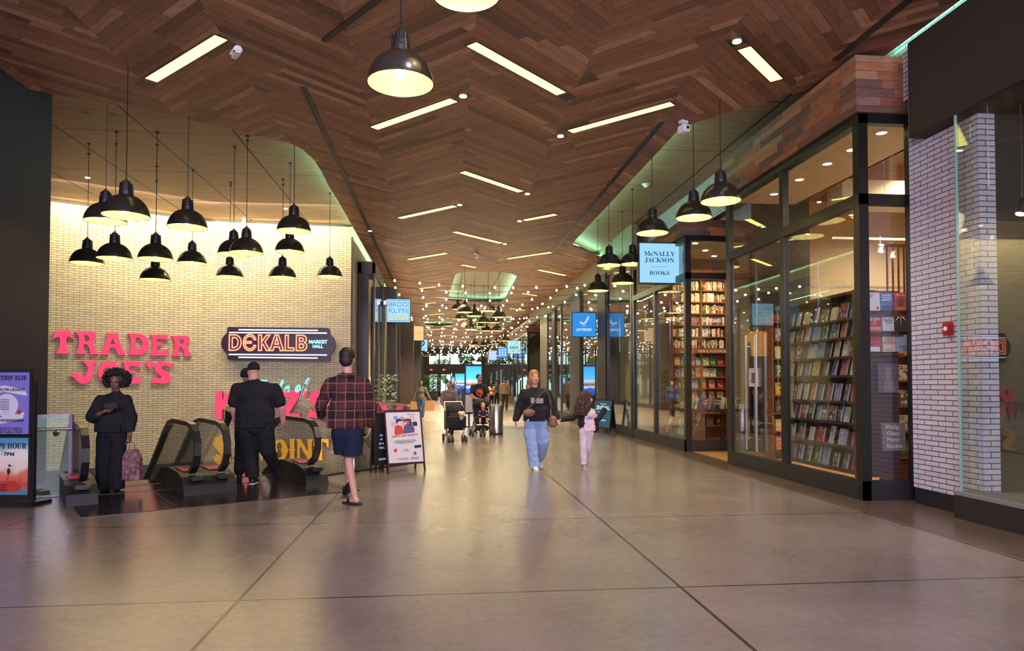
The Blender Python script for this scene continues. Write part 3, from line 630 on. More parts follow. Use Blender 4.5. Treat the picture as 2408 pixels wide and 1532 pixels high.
# ---- bits on the ceilings
def simple_thing(name, loc, rz, label, cat, parts, group=None):
    r = empty(name, loc, rz); tag(r, label, cat, group)
    for pn, mb, mt in parts: mb.build(pn, mt, r)
    return r
c = atZ(555, 115, ZW)
simple_thing('sensor_box', (c.x, c.y, ZW), math.radians(-60), 'white chamfered sensor box on the wood ceiling beside the upper left linear light', 'sensor box', [('body', MB().box(-0.13, 0.13, -0.05, 0.05, -0.09, 0, bev=0.02), 'white'), ('lens', MB().sph((-0.08, -0.045, -0.07), 0.012).sph((0.08, -0.045, -0.07), 0.012), 'black')])
c = atZ(1606, 284, ZW)
simple_thing('security_camera', (3.93, c.y, ZW), 0.4, 'white security camera hanging at the edge of the right ceiling opening', 'security camera', [('mount', MB().box(-0.07, 0.07, -0.05, 0.05, -0.05, 0, bev=0.01).cyl((0, 0, -0.07), 0.02, 0.08), 'white'), ('body', MB().box(-0.07, 0.07, -0.1, 0.08, -0.2, -0.08, bev=0.02), 'white'), ('lens', MB().cyl((0, -0.1, -0.14), 0.025, 0.02, rot=Matrix.Rotation(PI / 2, 4, 'X')), 'black')])
c = atZ(1121, 596, ZW)
simple_thing('security_camera', (c.x, c.y, ZW), 0.2, 'tiny white security camera under the far wood ceiling before the string lights', 'security camera', [('body', MB().box(-0.06, 0.06, -0.1, 0.08, -0.16, -0.05, bev=0.02).cyl((0, 0, -0.03), 0.05, 0.06), 'white')])
c = atZ(1519, 433, ZC)
simple_thing('smoke_detector', (c.x, c.y, ZC), 0, 'round white smoke detector on the olive ceiling above the bookshop pendants', 'smoke detector', [('base', MB().lathe([(0.09, 0), (0.09, -0.02), (0.055, -0.04), (0.05, -0.08), (0, -0.085)], seg=20), 'white')])
c = atZ(574, 513, ZC)
simple_thing('ceiling_speaker', (c.x, c.y + 0.0, ZC), 0, 'small white fitting at the end of the ceiling seam above the brick corner', 'speaker', [('body', MB().cyl((0, 0, -0.08), 0.06, 0.16, 0.04), 'white')])
for i, (u, v) in enumerate(((206, 418), (672, 491), (266, 269), (203, 266), (1726, 256))):
    c = atZ(u, v, ZC); rr2 = empty('recessed_spot', (c.x, c.y, ZC)); tag(rr2, 'tiny recessed spot in the panelled ceiling, ' + ['lit one near the left brick wall', 'lit one near the pair of stacked pendants', 'unlit, upper left, right of its twin', 'unlit, upper left, left of its twin', 'unlit one over the bookshop side'][i], 'recessed spot', 'tiny recessed spots in the panelled ceiling')
    MB().cyl((0, 0, -0.004), 0.05, 0.01, seg=16).build('ring', 'spot' if i < 2 else 'greyw', rr2)
# wall washers: grazing light down the brick behind the escalators
for k, (px, py, L, rz) in enumerate((((W2.x + W1.x) / 2, (W2.y + W1.y) / 2, 3.4, math.atan2(d12.y, d12.x)), ((W1.x + W0.x) / 2, (W1.y + W0.y) / 2, 3.6, 0.0))):
    nn = Vector((-math.sin(rz), math.cos(rz), 0))
    c = Vector((px, py, ZC - 0.04)) - nn * 0.45
    o = lamp('wall_wash_or_fill', 'AREA', c, 52, (1.0, 0.86, 0.48), shape='RECTANGLE', size=L, size_y=0.05)
    o.rotation_euler = Matrix.Rotation(rz, 3, 'Z').to_4x4().to_euler() if False else (math.radians(28), 0, rz)
for k, (px, py, rz) in enumerate((((W2.x + W1.x) / 2, (W2.y + W1.y) / 2, math.atan2(d12.y, d12.x)), ((W1.x + W0.x) / 2, (W1.y + W0.y) / 2, 0.0))):  # second row: unseen fill lamps added to brighten the brick lower down
    nn = Vector((-math.sin(rz), math.cos(rz), 0)); c = Vector((px, py, ZC - 0.06)) - nn * 2.3
    o = lamp('wall_wash_or_fill', 'AREA', c, 62, (1.0, 0.90, 0.72), shape='RECTANGLE', size=3.6, size_y=0.08); o.rotation_euler = (math.radians(27), 0, rz)
# bookshop lights
for (x, y, z, pw) in ((6.1, 9.0, 4.85, 40), (6.1, 10.0, 4.85, 40), (6.1, 11.0, 4.85, 40), (6.1, 12.1, 4.85, 36), (8.5, 11.5, 5.3, 150), (9.5, 13.0, 5.3, 150), (7.3, 10.0, 3.9, 60)):
    lamp('shop_light', 'SPOT', (x, y, z), pw * 1.8, (1.0, 0.78, 0.48), spot_size=math.radians(150), spot_blend=0.8, shadow_soft_size=0.08)
for (x, y, z, pw) in ((6.2, 15.8, 4.6, 60), (7.3, 16.2, 4.6, 60), (6.6, 16.4, 4.6, 60)):
    lamp('shop_light', 'SPOT', (x, y, z), pw, (1.0, 0.72, 0.40), rot=(math.radians(15), 0, 0), spot_size=math.radians(150), spot_blend=0.8, shadow_soft_size=0.08)
for y in (21.5, 25, 30, 34): lamp('shop_light', 'POINT', (7.2, y, 4.3), 22, (1.0, 0.85, 0.6), shadow_soft_size=0.2)
for y in (30, 38, 48, 56, 66, 76): lamp('shop_light', 'POINT', (-3.8, y, 4.3), 22, (1.0, 0.85, 0.6), shadow_soft_size=0.2)
lamp('shop_light', 'POINT', (7.3, 5.2, 3.8), 5, (0.95, 0.9, 0.7), shadow_soft_size=0.2)
lamp('well_light', 'POINT', (-5.5, 15.5, -1.6), 30, (1.0, 0.8, 0.6), shadow_soft_size=0.4)
lamp('fitting_light', 'POINT', (6.45, 11.0, 3.0), 0.1, (1.0, 0.8, 0.6))
for k, (x, y, z) in enumerate(((7.4, 11.8, 3.95), (7.9, 11.9, 3.95), (8.6, 12.6, 4.0), (9.3, 12.8, 4.0), (7.8, 12.6, 3.2), (8.7, 13.2, 3.2), (7.3, 12.9, 3.15), (9.7, 13.4, 3.2))):
    r = empty('track_spotlight', (x, y, z)); tag(r, 'white track spotlight inside the bookshop, ' + ['glowing one near the bay mullion', 'beside the glowing one', 'upper row left of the stair', 'upper row above the stair', 'lower row centre', 'lower row by the stair', 'lower row far left', 'lower row beyond the stair'][k], 'spotlight', 'track spotlights in the bookshop')
    MB().cyl((0, 0, 0), 0.055, 0.14, 0.035, seg=14, rot=Matrix.Rotation(PI + 0.5, 4, 'X')).cyl((0, 0, 0.12), 0.012, 0.2, seg=6).build('can', 'white', r)
    MB().sph((0, -0.035, -0.065), 0.042, (1, 1, 0.5), seg=12).build('lens', 'spot', r)
for k, y in enumerate((8.9, 9.6, 10.25, 11.1, 12.0)):
    r = empty('bay_downlight', (5.95, y, 4.92)); tag(r, 'round lit downlight in the cream ceiling of the bookshop bay, %s from the corner' % ordn(k), 'downlight', 'downlights in the bookshop bay')
    MB().cyl((0, 0, -0.004), 0.065, 0.012, seg=18).build('lens', 'spot', r)
    MB().lathe([(0.066, -0.014), (0.085, -0.01), (0.085, 0)], seg=18).build('trim_ring', 'white', r)
for k, (x, y) in enumerate(((5.75, 15.4), (6.3, 16.2), (6.8, 16.9), (6.2, 17.2))):
    r = empty('bay_downlight', (x, y, 4.7)); tag(r, 'round lit downlight in the ceiling of the far bookshop bay, %s from its corner' % ordn(k), 'downlight', 'downlights in the far bookshop bay')
    MB().cyl((0, 0, -0.004), 0.06, 0.012, seg=18).build('lens', 'spot', r)
# ================================================================ SIGNS ON THE BRICK
MT['pink'] = neon('pink_face', (1.0, 0.075, 0.17), 1.1)
MT['pinkside'] = plain('red_letter_side', srgb(190, 20, 50), 0.4)
MT['cyan'] = neon('cyan_face', (0.33, 0.86, 0.86), 1.1)
MT['amber'] = neon('amber_face', (1.0, 0.42, 0.04), 1.05)
MT['ambside'] = plain('orange_letter_side', srgb(170, 70, 20), 0.4)
MT['nred'] = neon('red_neon', (1.0, 0.22, 0.12), 3.0)
MT['nwhite'] = neon('white_neon', (0.75, 0.85, 1.0), 2.2)
MT['ncyan'] = neon('cyan_neon', (0.35, 0.85, 1.0), 1.6)
nR = Vector((0, -1, 0)); nL = -n12
def wall_letter(name, pts, holes, px, plane_p, n, mat, side, parent, off=0.07, th=0.09, conv=None):
    f = lambda q: at_plane(px[0] + q[0] / px[2], px[1] + q[1] / px[2], Vector(plane_p) + n * off, n)
    xd = Vector((-n.y, n.x, 0)); o = Vector(plane_p) + n * off
    def loc(q): v = f(q) - o; return (v.dot(xd), v.z)
    m = frame_matrix(o, xd, (0, 0, 1))          # local z = xd x up = points out of the wall or into it
    P = [loc(q) for q in pts]; H = [[loc(q) for q in h] for h in holes]
    sg = 1 if m.col[2].to_3d().dot(n) > 0 else -1
    a = MB().prism(P, 0.0, sg * 0.012, m, H).build(name, mat, parent)
    MB().prism(P, -sg * th, -sg * 0.001, m, H).build('letter_return', side, a)
    return a
PT = (110, 770, 6.88)
T_ = [(140, 60), (385, 62), (415, 140), (448, 210), (400, 175), (365, 158), (335, 160), (318, 175), (312, 200), (325, 300), (345, 370), (372, 435), (148, 430), (180, 370), (205, 300), (215, 210), (208, 175), (190, 158), (160, 160), (120, 180), (75, 210), (110, 140)]
R1 = [(460, 72), (740, 75), (780, 90), (800, 115), (803, 150), (790, 185), (765, 215), (740, 240), (760, 300), (790, 360), (838, 440), (695, 440), (700, 400), (690, 350), (665, 300), (640, 275), (615, 275), (600, 290), (598, 330), (608, 385), (632, 438), (465, 436), (495, 380), (512, 320), (520, 250), (520, 180), (505, 130), (480, 95)]
R1h = [(610, 130), (640, 130), (670, 145), (690, 170), (690, 195), (675, 215), (650, 228), (612, 232)]
A_ = [(975, 92), (1150, 95), (1158, 150), (1175, 220), (1200, 290), (1235, 370), (1278, 450), (1145, 452), (1135, 410), (1115, 360), (1090, 335), (1060, 328), (1030, 340), (1010, 370), (1005, 410), (1003, 447), (862, 447), (900, 380), (935, 300), (960, 220), (972, 150)]
Ah = [(1065, 185), (1085, 230), (1115, 275), (1020, 272), (1045, 235)]
D_ = [(1312, 103), (1490, 105), (1550, 120), (1600, 150), (1635, 200), (1650, 260), (1645, 320), (1625, 370), (1590, 415), (1545, 445), (1510, 455), (1320, 453), (1345, 400), (1358, 330), (1360, 250), (1350, 180), (1330, 130)]
Dh = [(1440, 170), (1470, 165), (1510, 190), (1540, 230), (1548, 270), (1535, 310), (1510, 340), (1475, 352), (1445, 340), (1435, 280)]
E1 = [(1672, 122), (1948, 122), (1952, 150), (1970, 225), (1940, 215), (1900, 200), (1850, 190), (1810, 188), (1785, 200), (1775, 225), (1790, 245), (1870, 250), (1880, 260), (1870, 300), (1800, 308), (1780, 330), (1780, 360), (1800, 385), (1840, 392), (1890, 380), (1970, 345), (1960, 400), (1945, 465), (1672, 463), (1700, 400), (1712, 330), (1712, 230), (1700, 170)]
R2 = [(2012, 137), (2260, 138), (2295, 150), (2312, 180), (2313, 215), (2300, 245), (2275, 272), (2260, 290), (2275, 330), (2300, 390), (2350, 475), (2222, 475), (2225, 440), (2215, 390), (2190, 340), (2165, 320), (2145, 325), (2138, 350), (2140, 400), (2155, 440), (2170, 470), (2022, 472), (2045, 420), (2062, 350), (2068, 290), (2065, 230), (2050, 180)]
R2h = [(2150, 188), (2180, 188), (2205, 200), (2215, 225), (2208, 252), (2185, 270), (2152, 280)]
J_ = [(562, 542), (825, 545), (780, 590), (755, 640), (748, 700), (745, 770), (725, 830), (690, 880), (640, 908), (580, 915), (530, 905), (490, 870), (450, 825), (410, 800), (372, 790), (420, 760), (480, 745), (525, 725), (522, 755), (540, 780), (580, 797), (615, 790), (640, 760), (655, 710), (660, 650), (640, 610), (605, 575)]
def ell(cx, cy, rx, ry, n=28): return [(cx + rx * math.cos(2 * PI * i / n), cy + ry * math.sin(2 * PI * i / n)) for i in range(n)]
E2_ = [(1222, 555), (1505, 558), (1530, 665), (1490, 655), (1440, 638), (1390, 625), (1350, 632), (1325, 655), (1325, 680), (1350, 692), (1440, 695), (1430, 750), (1350, 755), (1330, 780), (1330, 810), (1350, 832), (1400, 832), (1450, 812), (1530, 792), (1508, 912), (1240, 912), (1260, 850), (1270, 780), (1268, 690), (1250, 620)]
Q_ = [(1600, 560), (1640, 540), (1690, 545), (1718, 575), (1715, 620), (1690, 655), (1645, 680), (1650, 655), (1640, 640), (1610, 615), (1597, 590)]
S_ = [(2055, 578), (1990, 680), (1985, 650), (1955, 630), (1910, 622), (1870, 630), (1858, 655), (1870, 685), (1920, 710), (1970, 740), (2005, 790), (2008, 840), (1985, 885), (1940, 910), (1860, 915), (1790, 905), (1760, 900), (1690, 910), (1705, 860), (1745, 770), (1760, 800), (1800, 830), (1840, 828), (1852, 805), (1840, 780), (1790, 745), (1750, 710), (1735, 660), (1745, 610), (1785, 570), (1840, 553), (1900, 556), (1970, 580)]
def sign_root(name, loc, label, cat='sign'):
    r = empty(name); tag(r, label, cat); r['_loc'] = 0; del r['_loc']; return r
r = sign_root('illuminated_letter_sign', None, 'two-line sign of glowing pink flared letters on the angled brick wall')
for nm, pts, hs in (('letter_t', T_, []), ('letter_r', R1, [R1h]), ('letter_a', A_, [Ah]), ('letter_d', D_, [Dh]), ('letter_e', E1, []), ('letter_r', R2, [R2h]), ('letter_j', J_, []), ('letter_o', ell(1012, 732, 182, 183), [ell(990, 740, 90, 85)]), ('letter_e', E2_, []), ('apostrophe', Q_, []), ('letter_s', S_, [])):
    wall_letter(nm, pts, hs, PT, (W2.x, W2.y, 0), nL, 'pink', 'pinkside', r)
c = at_plane(285, 850, (W2.x, W2.y, 0), nL); rebase(r, c)
PK = (480, 870, 4.816)
r = sign_root('illuminated_letter_sign', None, 'big glowing pink block letter sign on brick, half hidden by the man in black')
Sk = [(1170 + (x - 1690) / 365 * 250, 235 + (y - 553) / 362 * 315) for x, y in S_]
for nm, pts, hs in (('letter_k', [(130, 242), (205, 244), (205, 345), (283, 243), (375, 243), (275, 380), (380, 565), (290, 565), (225, 440), (205, 460), (203, 565), (127, 565)], []),
                    ('letter_a', [(480, 243), (550, 243), (632, 563), (555, 563), (540, 510), (480, 510), (465, 563), (395, 563)], [[(510, 330), (528, 440), (493, 440)]]),
                    ('letter_t', [(620, 243), (845, 243), (845, 305), (765, 305), (765, 560), (685, 560), (685, 305), (620, 305)], []),
                    ('letter_z', [(855, 243), (1080, 243), (1080, 300), (965, 495), (1085, 495), (1085, 557), (872, 557), (872, 500), (980, 310), (855, 310)], []),
                    ('apostrophe', [(1110, 250), (1140, 235), (1170, 250), (1175, 285), (1150, 325), (1130, 315), (1140, 295), (1110, 280)], []), ('letter_s', Sk, [])):
    wall_letter(nm, pts, hs, PK, (0, W1.y, 0), nR, 'pink', 'pinkside', r, 0.09, 0.12)
rebase(r, at_plane(620, 950, (0, W1.y, 0), nR))
r = sign_root('illuminated_letter_sign', None, 'glowing orange circus-style letter sign low on the brick behind the escalators')
for nm, pts, hs in (('letter_s', [(285, 740), (235, 728), (190, 738), (155, 765), (108, 770), (118, 800), (92, 835), (120, 880), (165, 930), (195, 985), (160, 960), (135, 955), (130, 985), (88, 985), (115, 1010), (125, 1050), (160, 1080), (220, 1088), (270, 1070), (300, 1030), (300, 960), (290, 900), (240, 860), (215, 830), (205, 800), (215, 770), (250, 762), (285, 770)], [[(215, 985), (240, 1010), (225, 1045), (195, 1040), (210, 1020)]]),
                    ('letter_s_ball', ell(256, 797, 28, 18), []),
                    ('letter_e', [(455, 820), (540, 820), (540, 850), (485, 850), (485, 920), (530, 920), (530, 950), (485, 950), (482, 1035), (540, 1035), (540, 1065), (455, 1065)], []),
                    ('letter_p', [(640, 790), (700, 790), (735, 815), (735, 880), (700, 905), (665, 905), (662, 1035), (640, 1035)], []),
                    ('letter_o', [(860 + 85 * math.cos(a) * (1 + 0.14 * math.exp(-(math.sin(a) * 9) ** 2)), 912 + 125 * math.sin(a)) for a in [2 * PI * i / 40 for i in range(40)]], [[(853 + 33 * math.cos(a) * (1 - 0.6 * math.exp(-(math.sin(a) * 5) ** 2)), 912 + 88 * math.sin(a)) for a in [2 * PI * i / 32 for i in range(32)]]]),
                    ('letter_i', [(960, 785), (1035, 785), (1022, 815), (1022, 890), (1035, 905), (1022, 920), (1022, 995), (1035, 1020), (960, 1020), (973, 995), (973, 920), (958, 905), (973, 890), (973, 815)], []),
                    ('letter_n', [(1042, 785), (1095, 785), (1175, 930), (1175, 820), (1160, 785), (1235, 785), (1220, 820), (1220, 1035), (1190, 1035), (1085, 860), (1085, 990), (1110, 1022), (1042, 1022), (1055, 990), (1055, 820)], []),
                    ('letter_t', [(1244, 785), (1412, 785), (1412, 875), (1395, 880), (1380, 830), (1340, 815), (1335, 1000), (1345, 1025), (1270, 1025), (1282, 1000), (1282, 815), (1258, 830), (1250, 870), (1238, 860)], [])):
    wall_letter(nm, pts, hs, PK, (0, W1.y, 0), nR, 'amber', 'ambside', r, 0.08, 0.1)
rebase(r, at_plane(640, 1060, (0, W1.y, 0), nR))
r = sign_root('script_sign', None, 'glowing pale cyan script sign above the big pink block letters')
a, b = at_plane(597, 912, (0, W1.y - 0.2, 0), nR), at_plane(728, 905, (0, W1.y - 0.2, 0), nR)
m = frame_matrix((a + b) / 2, (1, 0, 0), (0, 0, 1)) @ Matrix.Rotation(0.05, 4, 'Z')
m2 = Matrix(m)
text_mesh('\U0001d4e3\U0001d4ea\U0001d4fc\U0001d4fd\U0001d4ee \U0001d4f8\U0001d4ef', 0.62, m, 'cyan', 'script_lettering', r, 0.03, 0.009, width=(b - a).length)
m = MB()
for q in (0.08, 0.35, 0.62, 0.9): c = a.lerp(b, q); m.cyl((c.x, c.y + 0.1, c.z), 0.012, 0.22, seg=8, rot=Matrix.Rotation(PI / 2, 4, 'X'))
m.build('wall_standoffs', 'black', r)
rebase(r, (a + b) / 2)
# neon marquee
r = sign_root('neon_marquee_sign', None, 'black rounded marquee sign with red neon letters and white neon bars')
PD = (500, 760, 8.027)
poly = [(300, 75), (2170, 92), (2195, 110), (2205, 200), (2260, 260), (2300, 330), (2315, 410), (2300, 480), (2260, 545), (2205, 600), (2205, 700), (2180, 712), (320, 700), (285, 680), (275, 590), (215, 530), (175, 460), (160, 390), (175, 310), (215, 240), (272, 190), (278, 100)]
wall_letter('sign_cabinet', poly, [], PD, (0, W1.y, 0), nR, plain('marquee_black', srgb(52, 34, 58), 0.35), 'black', r, 0.2, 0.2)
fD = lambda x, y, o: at_plane(PD[0] + x / PD[2], PD[1] + y / PD[2], (0, W1.y - o, 0), nR)
for (x0, y0, x1, y1) in ((490, 127, 1985, 141), (310, 181, 2155, 192), (305, 594, 2155, 606), (490, 648, 1980, 663)):
    MB().tube([fD(x0, y0, 0.25), fD(x1, y1, 0.25)], 0.017, 8).build('white_neon_bar', 'nwhite', r)
def neon_text(body, size, m, mat, name, parent, width, bevel, off=0.0):
    c = bpy.data.curves.new('t', 'FONT'); c.body = body; c.size = size; c.fill_mode = 'NONE'; c.bevel_depth = bevel; c.bevel_resolution = 1; c.offset = off
    c.align_x = 'CENTER'; c.align_y = 'CENTER'; c.resolution_u = 3
    o = bpy.data.objects.new('t', c); COL.objects.link(o); bpy.context.view_layer.update()
    me = bpy.data.meshes.new_from_object(o.evaluated_get(bpy.context.evaluated_depsgraph_get())); xs = [v.co.x for v in me.vertices]
    k = width / (max(xs) - min(xs)); me.transform(Matrix.Diagonal((k, 1, 1, 1))); bpy.data.objects.remove(o)
    me.transform(m); me.materials.clear(); me.materials.append(MT[mat]); t = bpy.data.objects.new(name, me); COL.objects.link(t); setp(t, parent)
a, b = fD(295, 395, 0.25), fD(1780, 400, 0.25)
neon_text('\U0001d5d7\u0404\U0001d5de\U0001d5d4\U0001d5df\U0001d5d5', 0.60, frame_matrix((a + b) / 2, (1, 0, 0), (0, 0, 1)), 'nred', 'red_neon_letters', r, (b - a).length, 0.018, 0.0)
for tx, x0, x1, y in (('MARKET', 1815, 2165, 360), ('HALL', 1885, 2085, 445)):
    a, b = fD(x0, y, 0.215), fD(x1, y, 0.215)
    text_mesh(tx, 0.13, frame_matrix((a + b) / 2, (1, 0, 0), (0, 0, 1)), 'ncyan', 'small_lettering', r, 0.01, 0.006, width=(b - a).length)
rebase(r, fD(1235, 400, 0))
# ---------------------------------------------------------------- hanging screen signs
def blade(name, u0, v0, u1, v1, Y, face, label, texts, wall_x, extra=None, back='black'):
    a, b = atY(u0, v0, Y), atY(u1, v1, Y); c = Vector(((a.x + b.x) / 2, Y, b.z)); hw = (b.x - a.x) / 2; h = a.z - b.z
    r = empty(name, c); tag(r, label, 'sign')
    MB().box(-hw - 0.03, hw + 0.03, 0.0, 0.14, -0.03, h + 0.03, bev=0.006).build('cabinet', back, r)
    MB().box(-hw, hw, -0.006, 0.006, 0, h).build('lit_face', face, r)
    for (s, sz, z, mt, wd) in texts:
        text_mesh(s, sz, frame_matrix(Vector((0, -0.012, z * h)), (1, 0, 0), (0, 0, 1)), mt, 'lettering', r, 0.002, 0.0, width=wd * 2 * hw if wd else None)
    sx = 1 if wall_x > c.x else -1
    m = MB(); m.bar((sx * hw, 0.07, h * 0.93), (wall_x - c.x, 0.07, h * 0.93), 0.05, 0.06).bar((sx * hw, 0.07, h * 0.12), (wall_x - c.x, 0.07, h * 0.12), 0.05, 0.06)
    m.build('bracket', 'steel' if 'blue' not in label else 'black', r)
    if extra: extra(r, hw, h)
    return r
def lf(name, c, s=1.0): MT[name] = neon(name, c, s); return name
lf('f_sky', (0.36, 0.72, 0.98)); lf('f_blue', (0.035, 0.30, 0.82)); lf('f_aqua', (0.42, 0.85, 0.95)); lf('f_orange', (1.0, 0.66, 0.28)); lf('f_mint', (0.50, 0.92, 0.92)); lf('f_lav', (0.45, 0.58, 0.95))
lf('t_navy', (0.03, 0.09, 0.17)); lf('t_white', (0.85, 0.92, 1.0)); lf('t_peri', (0.17, 0.24, 0.75)); lf('t_tan', (0.85, 0.60, 0.35)); lf('t_rust', (0.85, 0.25, 0.08)); lf('t_black', (0.01, 0.02, 0.03)); lf('t_lav', (0.55, 0.62, 0.95))
def bs(s): return ''.join(chr(0x1d400 + ord(c) - 65) if 'A' <= c <= 'Z' else chr(0x1d41a + ord(c) - 97) if 'a' <= c <= 'z' else c for c in s)
def sb(s): return ''.join(chr(0x1d5d4 + ord(c) - 65) if 'A' <= c <= 'Z' else chr(0x1d5ee + ord(c) - 97) if 'a' <= c <= 'z' else chr(0x1d7ec + ord(c) - 48) if c.isdigit() else c for c in s)
blade('hanging_screen_sign', 1504, 572, 1597, 666, 15.6, 'f_sky', 'light blue square lit bookshop sign hanging before the timber corner', [(bs('M') + bs('c') + bs('NALLY'), 0.15, 0.73, 't_navy', 0.78), (bs('JACKSON'), 0.15, 0.57, 't_navy', 0.74), ('\u2014\u2014\u2014', 0.08, 0.41, 't_navy', 0.44), (bs('BOOKS'), 0.13, 0.24, 't_navy', 0.5)], XF + 0.05)
def chair_mark(r, hw, h):
    pts = [(-0.16 + 0.32 * i / 10, 0.62 * h + (0.10 * (i / 10.0) ** 3 * 2 - 0.05 * math.sin(i / 10 * PI) * 1.6)) for i in range(11)]
    MB().tube([(x, -0.014, z) for x, z in pts], 0.03, 8, radii=[0.02] + [0.036] * 9 + [0.02]).tube([(0, -0.014, 0.55 * h), (0, -0.014, 0.46 * h)], 0.008).tube([(-0.07, -0.014, 0.45 * h), (0.07, -0.014, 0.45 * h)], 0.008).build('chair_emblem', 't_lav', r)
blade('hanging_screen_sign', 1346, 736, 1401, 792, 23.8, 'f_blue', 'deep blue square lit sign with a pale chair emblem', [(sb('JOYBIRD'), 0.12, 0.28, 't_white', 0.66)], XF, chair_mark)
def bord(r, hw, h):
    m = MB()
    for a, b, c_, d in ((-0.9, 0.9, 0.93, 0.955), (-0.9, 0.9, 0.045, 0.07), (-0.9, -0.87, 0.045, 0.955), (0.87, 0.9, 0.045, 0.955)): m.box(a * hw, b * hw, -0.013, -0.009, c_ * h, d * h)
    m.build('border_line', 't_peri', r)
blade('hanging_screen_sign', 909, 704, 964, 758, 26.0, 'f_aqua', 'pale aqua square lit sign with three stacked words and a blue border', [('BROO', 0.26, 0.76, 't_peri', 0.78), ('KLYN', 0.26, 0.49, 't_peri', 0.78), (bs('MADE'), 0.24, 0.2, 't_tan', 0.78)], -2.05, bord)
blade('hanging_screen_sign', 960, 767, 996, 801, 40.0, 'f_orange', 'pale orange square lit sign with a thin red line of text', [(bs('SUGAR MARMALADE'), 0.09, 0.5, 't_rust', 0.84)], -2.05, back='dshelf')
def rmark(r, hw, h): MB().lathe([(0.16, 0), (0.24, 0), (0.24, 0.01), (0.16, 0.01), (0.16, 0)], (0, -0.02, 0.68 * h), 24, Matrix.Rotation(PI / 2, 4, 'X')).build('ring_emblem', 't_black', r); text_mesh(sb('R'), 0.34, frame_matrix(Vector((0, -0.02, 0.68 * h)), (1, 0, 0), (0, 0, 1)), 't_black', 'emblem_letter', r, 0.002)
blade('hanging_screen_sign', 977, 799, 1005, 825, 51.0, 'f_aqua', 'small aqua square lit sign with a black ring emblem, left side', [(sb('PLANKLIFE'), 0.14, 0.2, 't_peri', 0.84)], -2.05, rmark)
def flecks(r, hw, h):
    m = MB(); q = random.Random(5)
    for i in range(70):
        z = q.choice([q.uniform(0.62, 0.92), q.uniform(0.08, 0.3)]); x = q.uniform(-0.85, 0.85); m.box(x * hw - 0.012, x * hw + 0.012, -0.013, -0.009, z * h, z * h + 0.03)
    m.build('confetti_marks', 't_navy', r)
blade('hanging_screen_sign', 1194, 802, 1224, 832, 46.0, 'f_mint', 'pale mint square lit sign with confetti marks, right side', [(sb('DASHY'), 0.26, 0.45, 't_black', 0.7)], XF, flecks)
def rows(r, hw, h):
    m = MB()
    for i in range(5):
        for j in range(3): m.box((-0.8 + j * 0.55) * hw, (-0.4 + j * 0.55) * hw, -0.013, -0.009, (0.15 + i * 0.16) * h, (0.24 + i * 0.16) * h)
    m.build('text_rows', 't_white', r)
blade('hanging_screen_sign', 1171, 818, 1194, 842, 54.0, 'f_blue', 'small blue lit directory sign beside the mint confetti sign', [], XF, rows)
blade('hanging_screen_sign', 1149, 826, 1168, 848, 58.0, 'f_lav', 'small lavender lit directory sign, farthest on the right', [], 4.3, rows)
# ---------------------------------------------------------------- escalators
def escalator(s0, label):
    r = empty('escalator', esc(s0 + 0.68, 0)); r.rotation_euler = (0, 0, math.atan2(Ev.y, Ev.x)); tag(r, label, 'escalator', 'pair of escalators going down')
    # local: x along row, y away; width 0..1.0 steps between decks
    for sx in (-1, 1):
        d = empty('dummy'); bpy.data.objects.remove(d)
        x = sx * 0.66
        prof = [(-0.98, 0), (-0.92, 0.14), (-0.80, 0.24), (-0.55, 0.285), (0.1, 0.30), (0.55, 0.25), (1.0, 0.05), (1.5, -0.22), (6.5, -3.1), (6.5, -3.9), (1.2, -0.9), (0.0, -0.3), (-0.3, 0)]
        m = frame_matrix(Vector((x, 0, 0)), (0, 1, 0), (0, 0, 1))
        dk = MB().prism([(p[0], p[1]) for p in prof], -0.17, 0.17, m).build('deck', 'plate' if False else 'black', r)
        hp = [(-0.72, 0.30), (-0.92, 0.40), (-1.02, 0.55), (-1.02, 0.70), (-0.93, 0.84), (-0.76, 0.92), (-0.55, 0.945), (0.4, 0.95), (0.75, 0.90), (1.1, 0.74), (1.5, 0.50), (6.4, -2.35)]
        gx = x - sx * 0.02
        MB().tube([(gx, p[0], p[1]) for p in hp], 0.04, 10, sq=(0.085, 0.06)).build('handrail', 'rubber', r)
        g = [(-0.66, 0.27)] + [(p[0] * 0.985 + 0.03, p[1] - 0.035) for p in hp[1:]] + [(6.4, -3.0), (1.5, -0.2), (0.9, 0.1), (0.35, 0.26), (-0.25, 0.29)]
        MB().prism(g, -0.006, 0.006, frame_matrix(Vector((gx, 0, 0)), (0, 1, 0), (0, 0, 1))).build('glass_panel', 'glassb', r)
        MB().box(x - 0.09, x + 0.09, -0.98, -0.80, 0.2, 0.26, bev=0.02).build('newel_cap', 'rubber', r)
        lb = MB().bar((x - 0.0, -0.56, 0.292), (x, -0.1, 0.312), 0.22, 0.006).build('warning_label', 'wlabel', r)
        MB().bar((x, -0.5, 0.297), (x, -0.36, 0.304), 0.2, 0.006).build('pink_reflection_band', 'wpink', lb)  # pink reflection on the label, painted as a band
    m = MB()
    for k in range(9):
        y = 0.55 + 0.4 * k; z = -0.02 - 0.2 * max(0, k - 1)
        if y < 6.2: m2 = MB().box(-0.5, 0.5, y, y + 0.42, z - 0.2, z, bev=0.004).build('step', 'plate', r)
    m.bm.free()
    MB().box(-0.5, 0.5, -0.15, 0.55, -0.05, 0.012).build('comb_plate', 'plate', r)
    MB().box(-0.5, 0.5, 0.5, 0.56, 0.0, 0.016).build('comb_edge', 'combred', r)
    for k in range(2): MB().prism([(0.55, -0.05), (6.4, -3.0), (6.4, -3.4), (0.55, -0.5)], -0.01, 0.01, frame_matrix(Vector(((-0.5, 0.5)[k], 0, 0)), (0, 1, 0), (0, 0, 1))).build('skirt_panel', 'black', r)
    return r
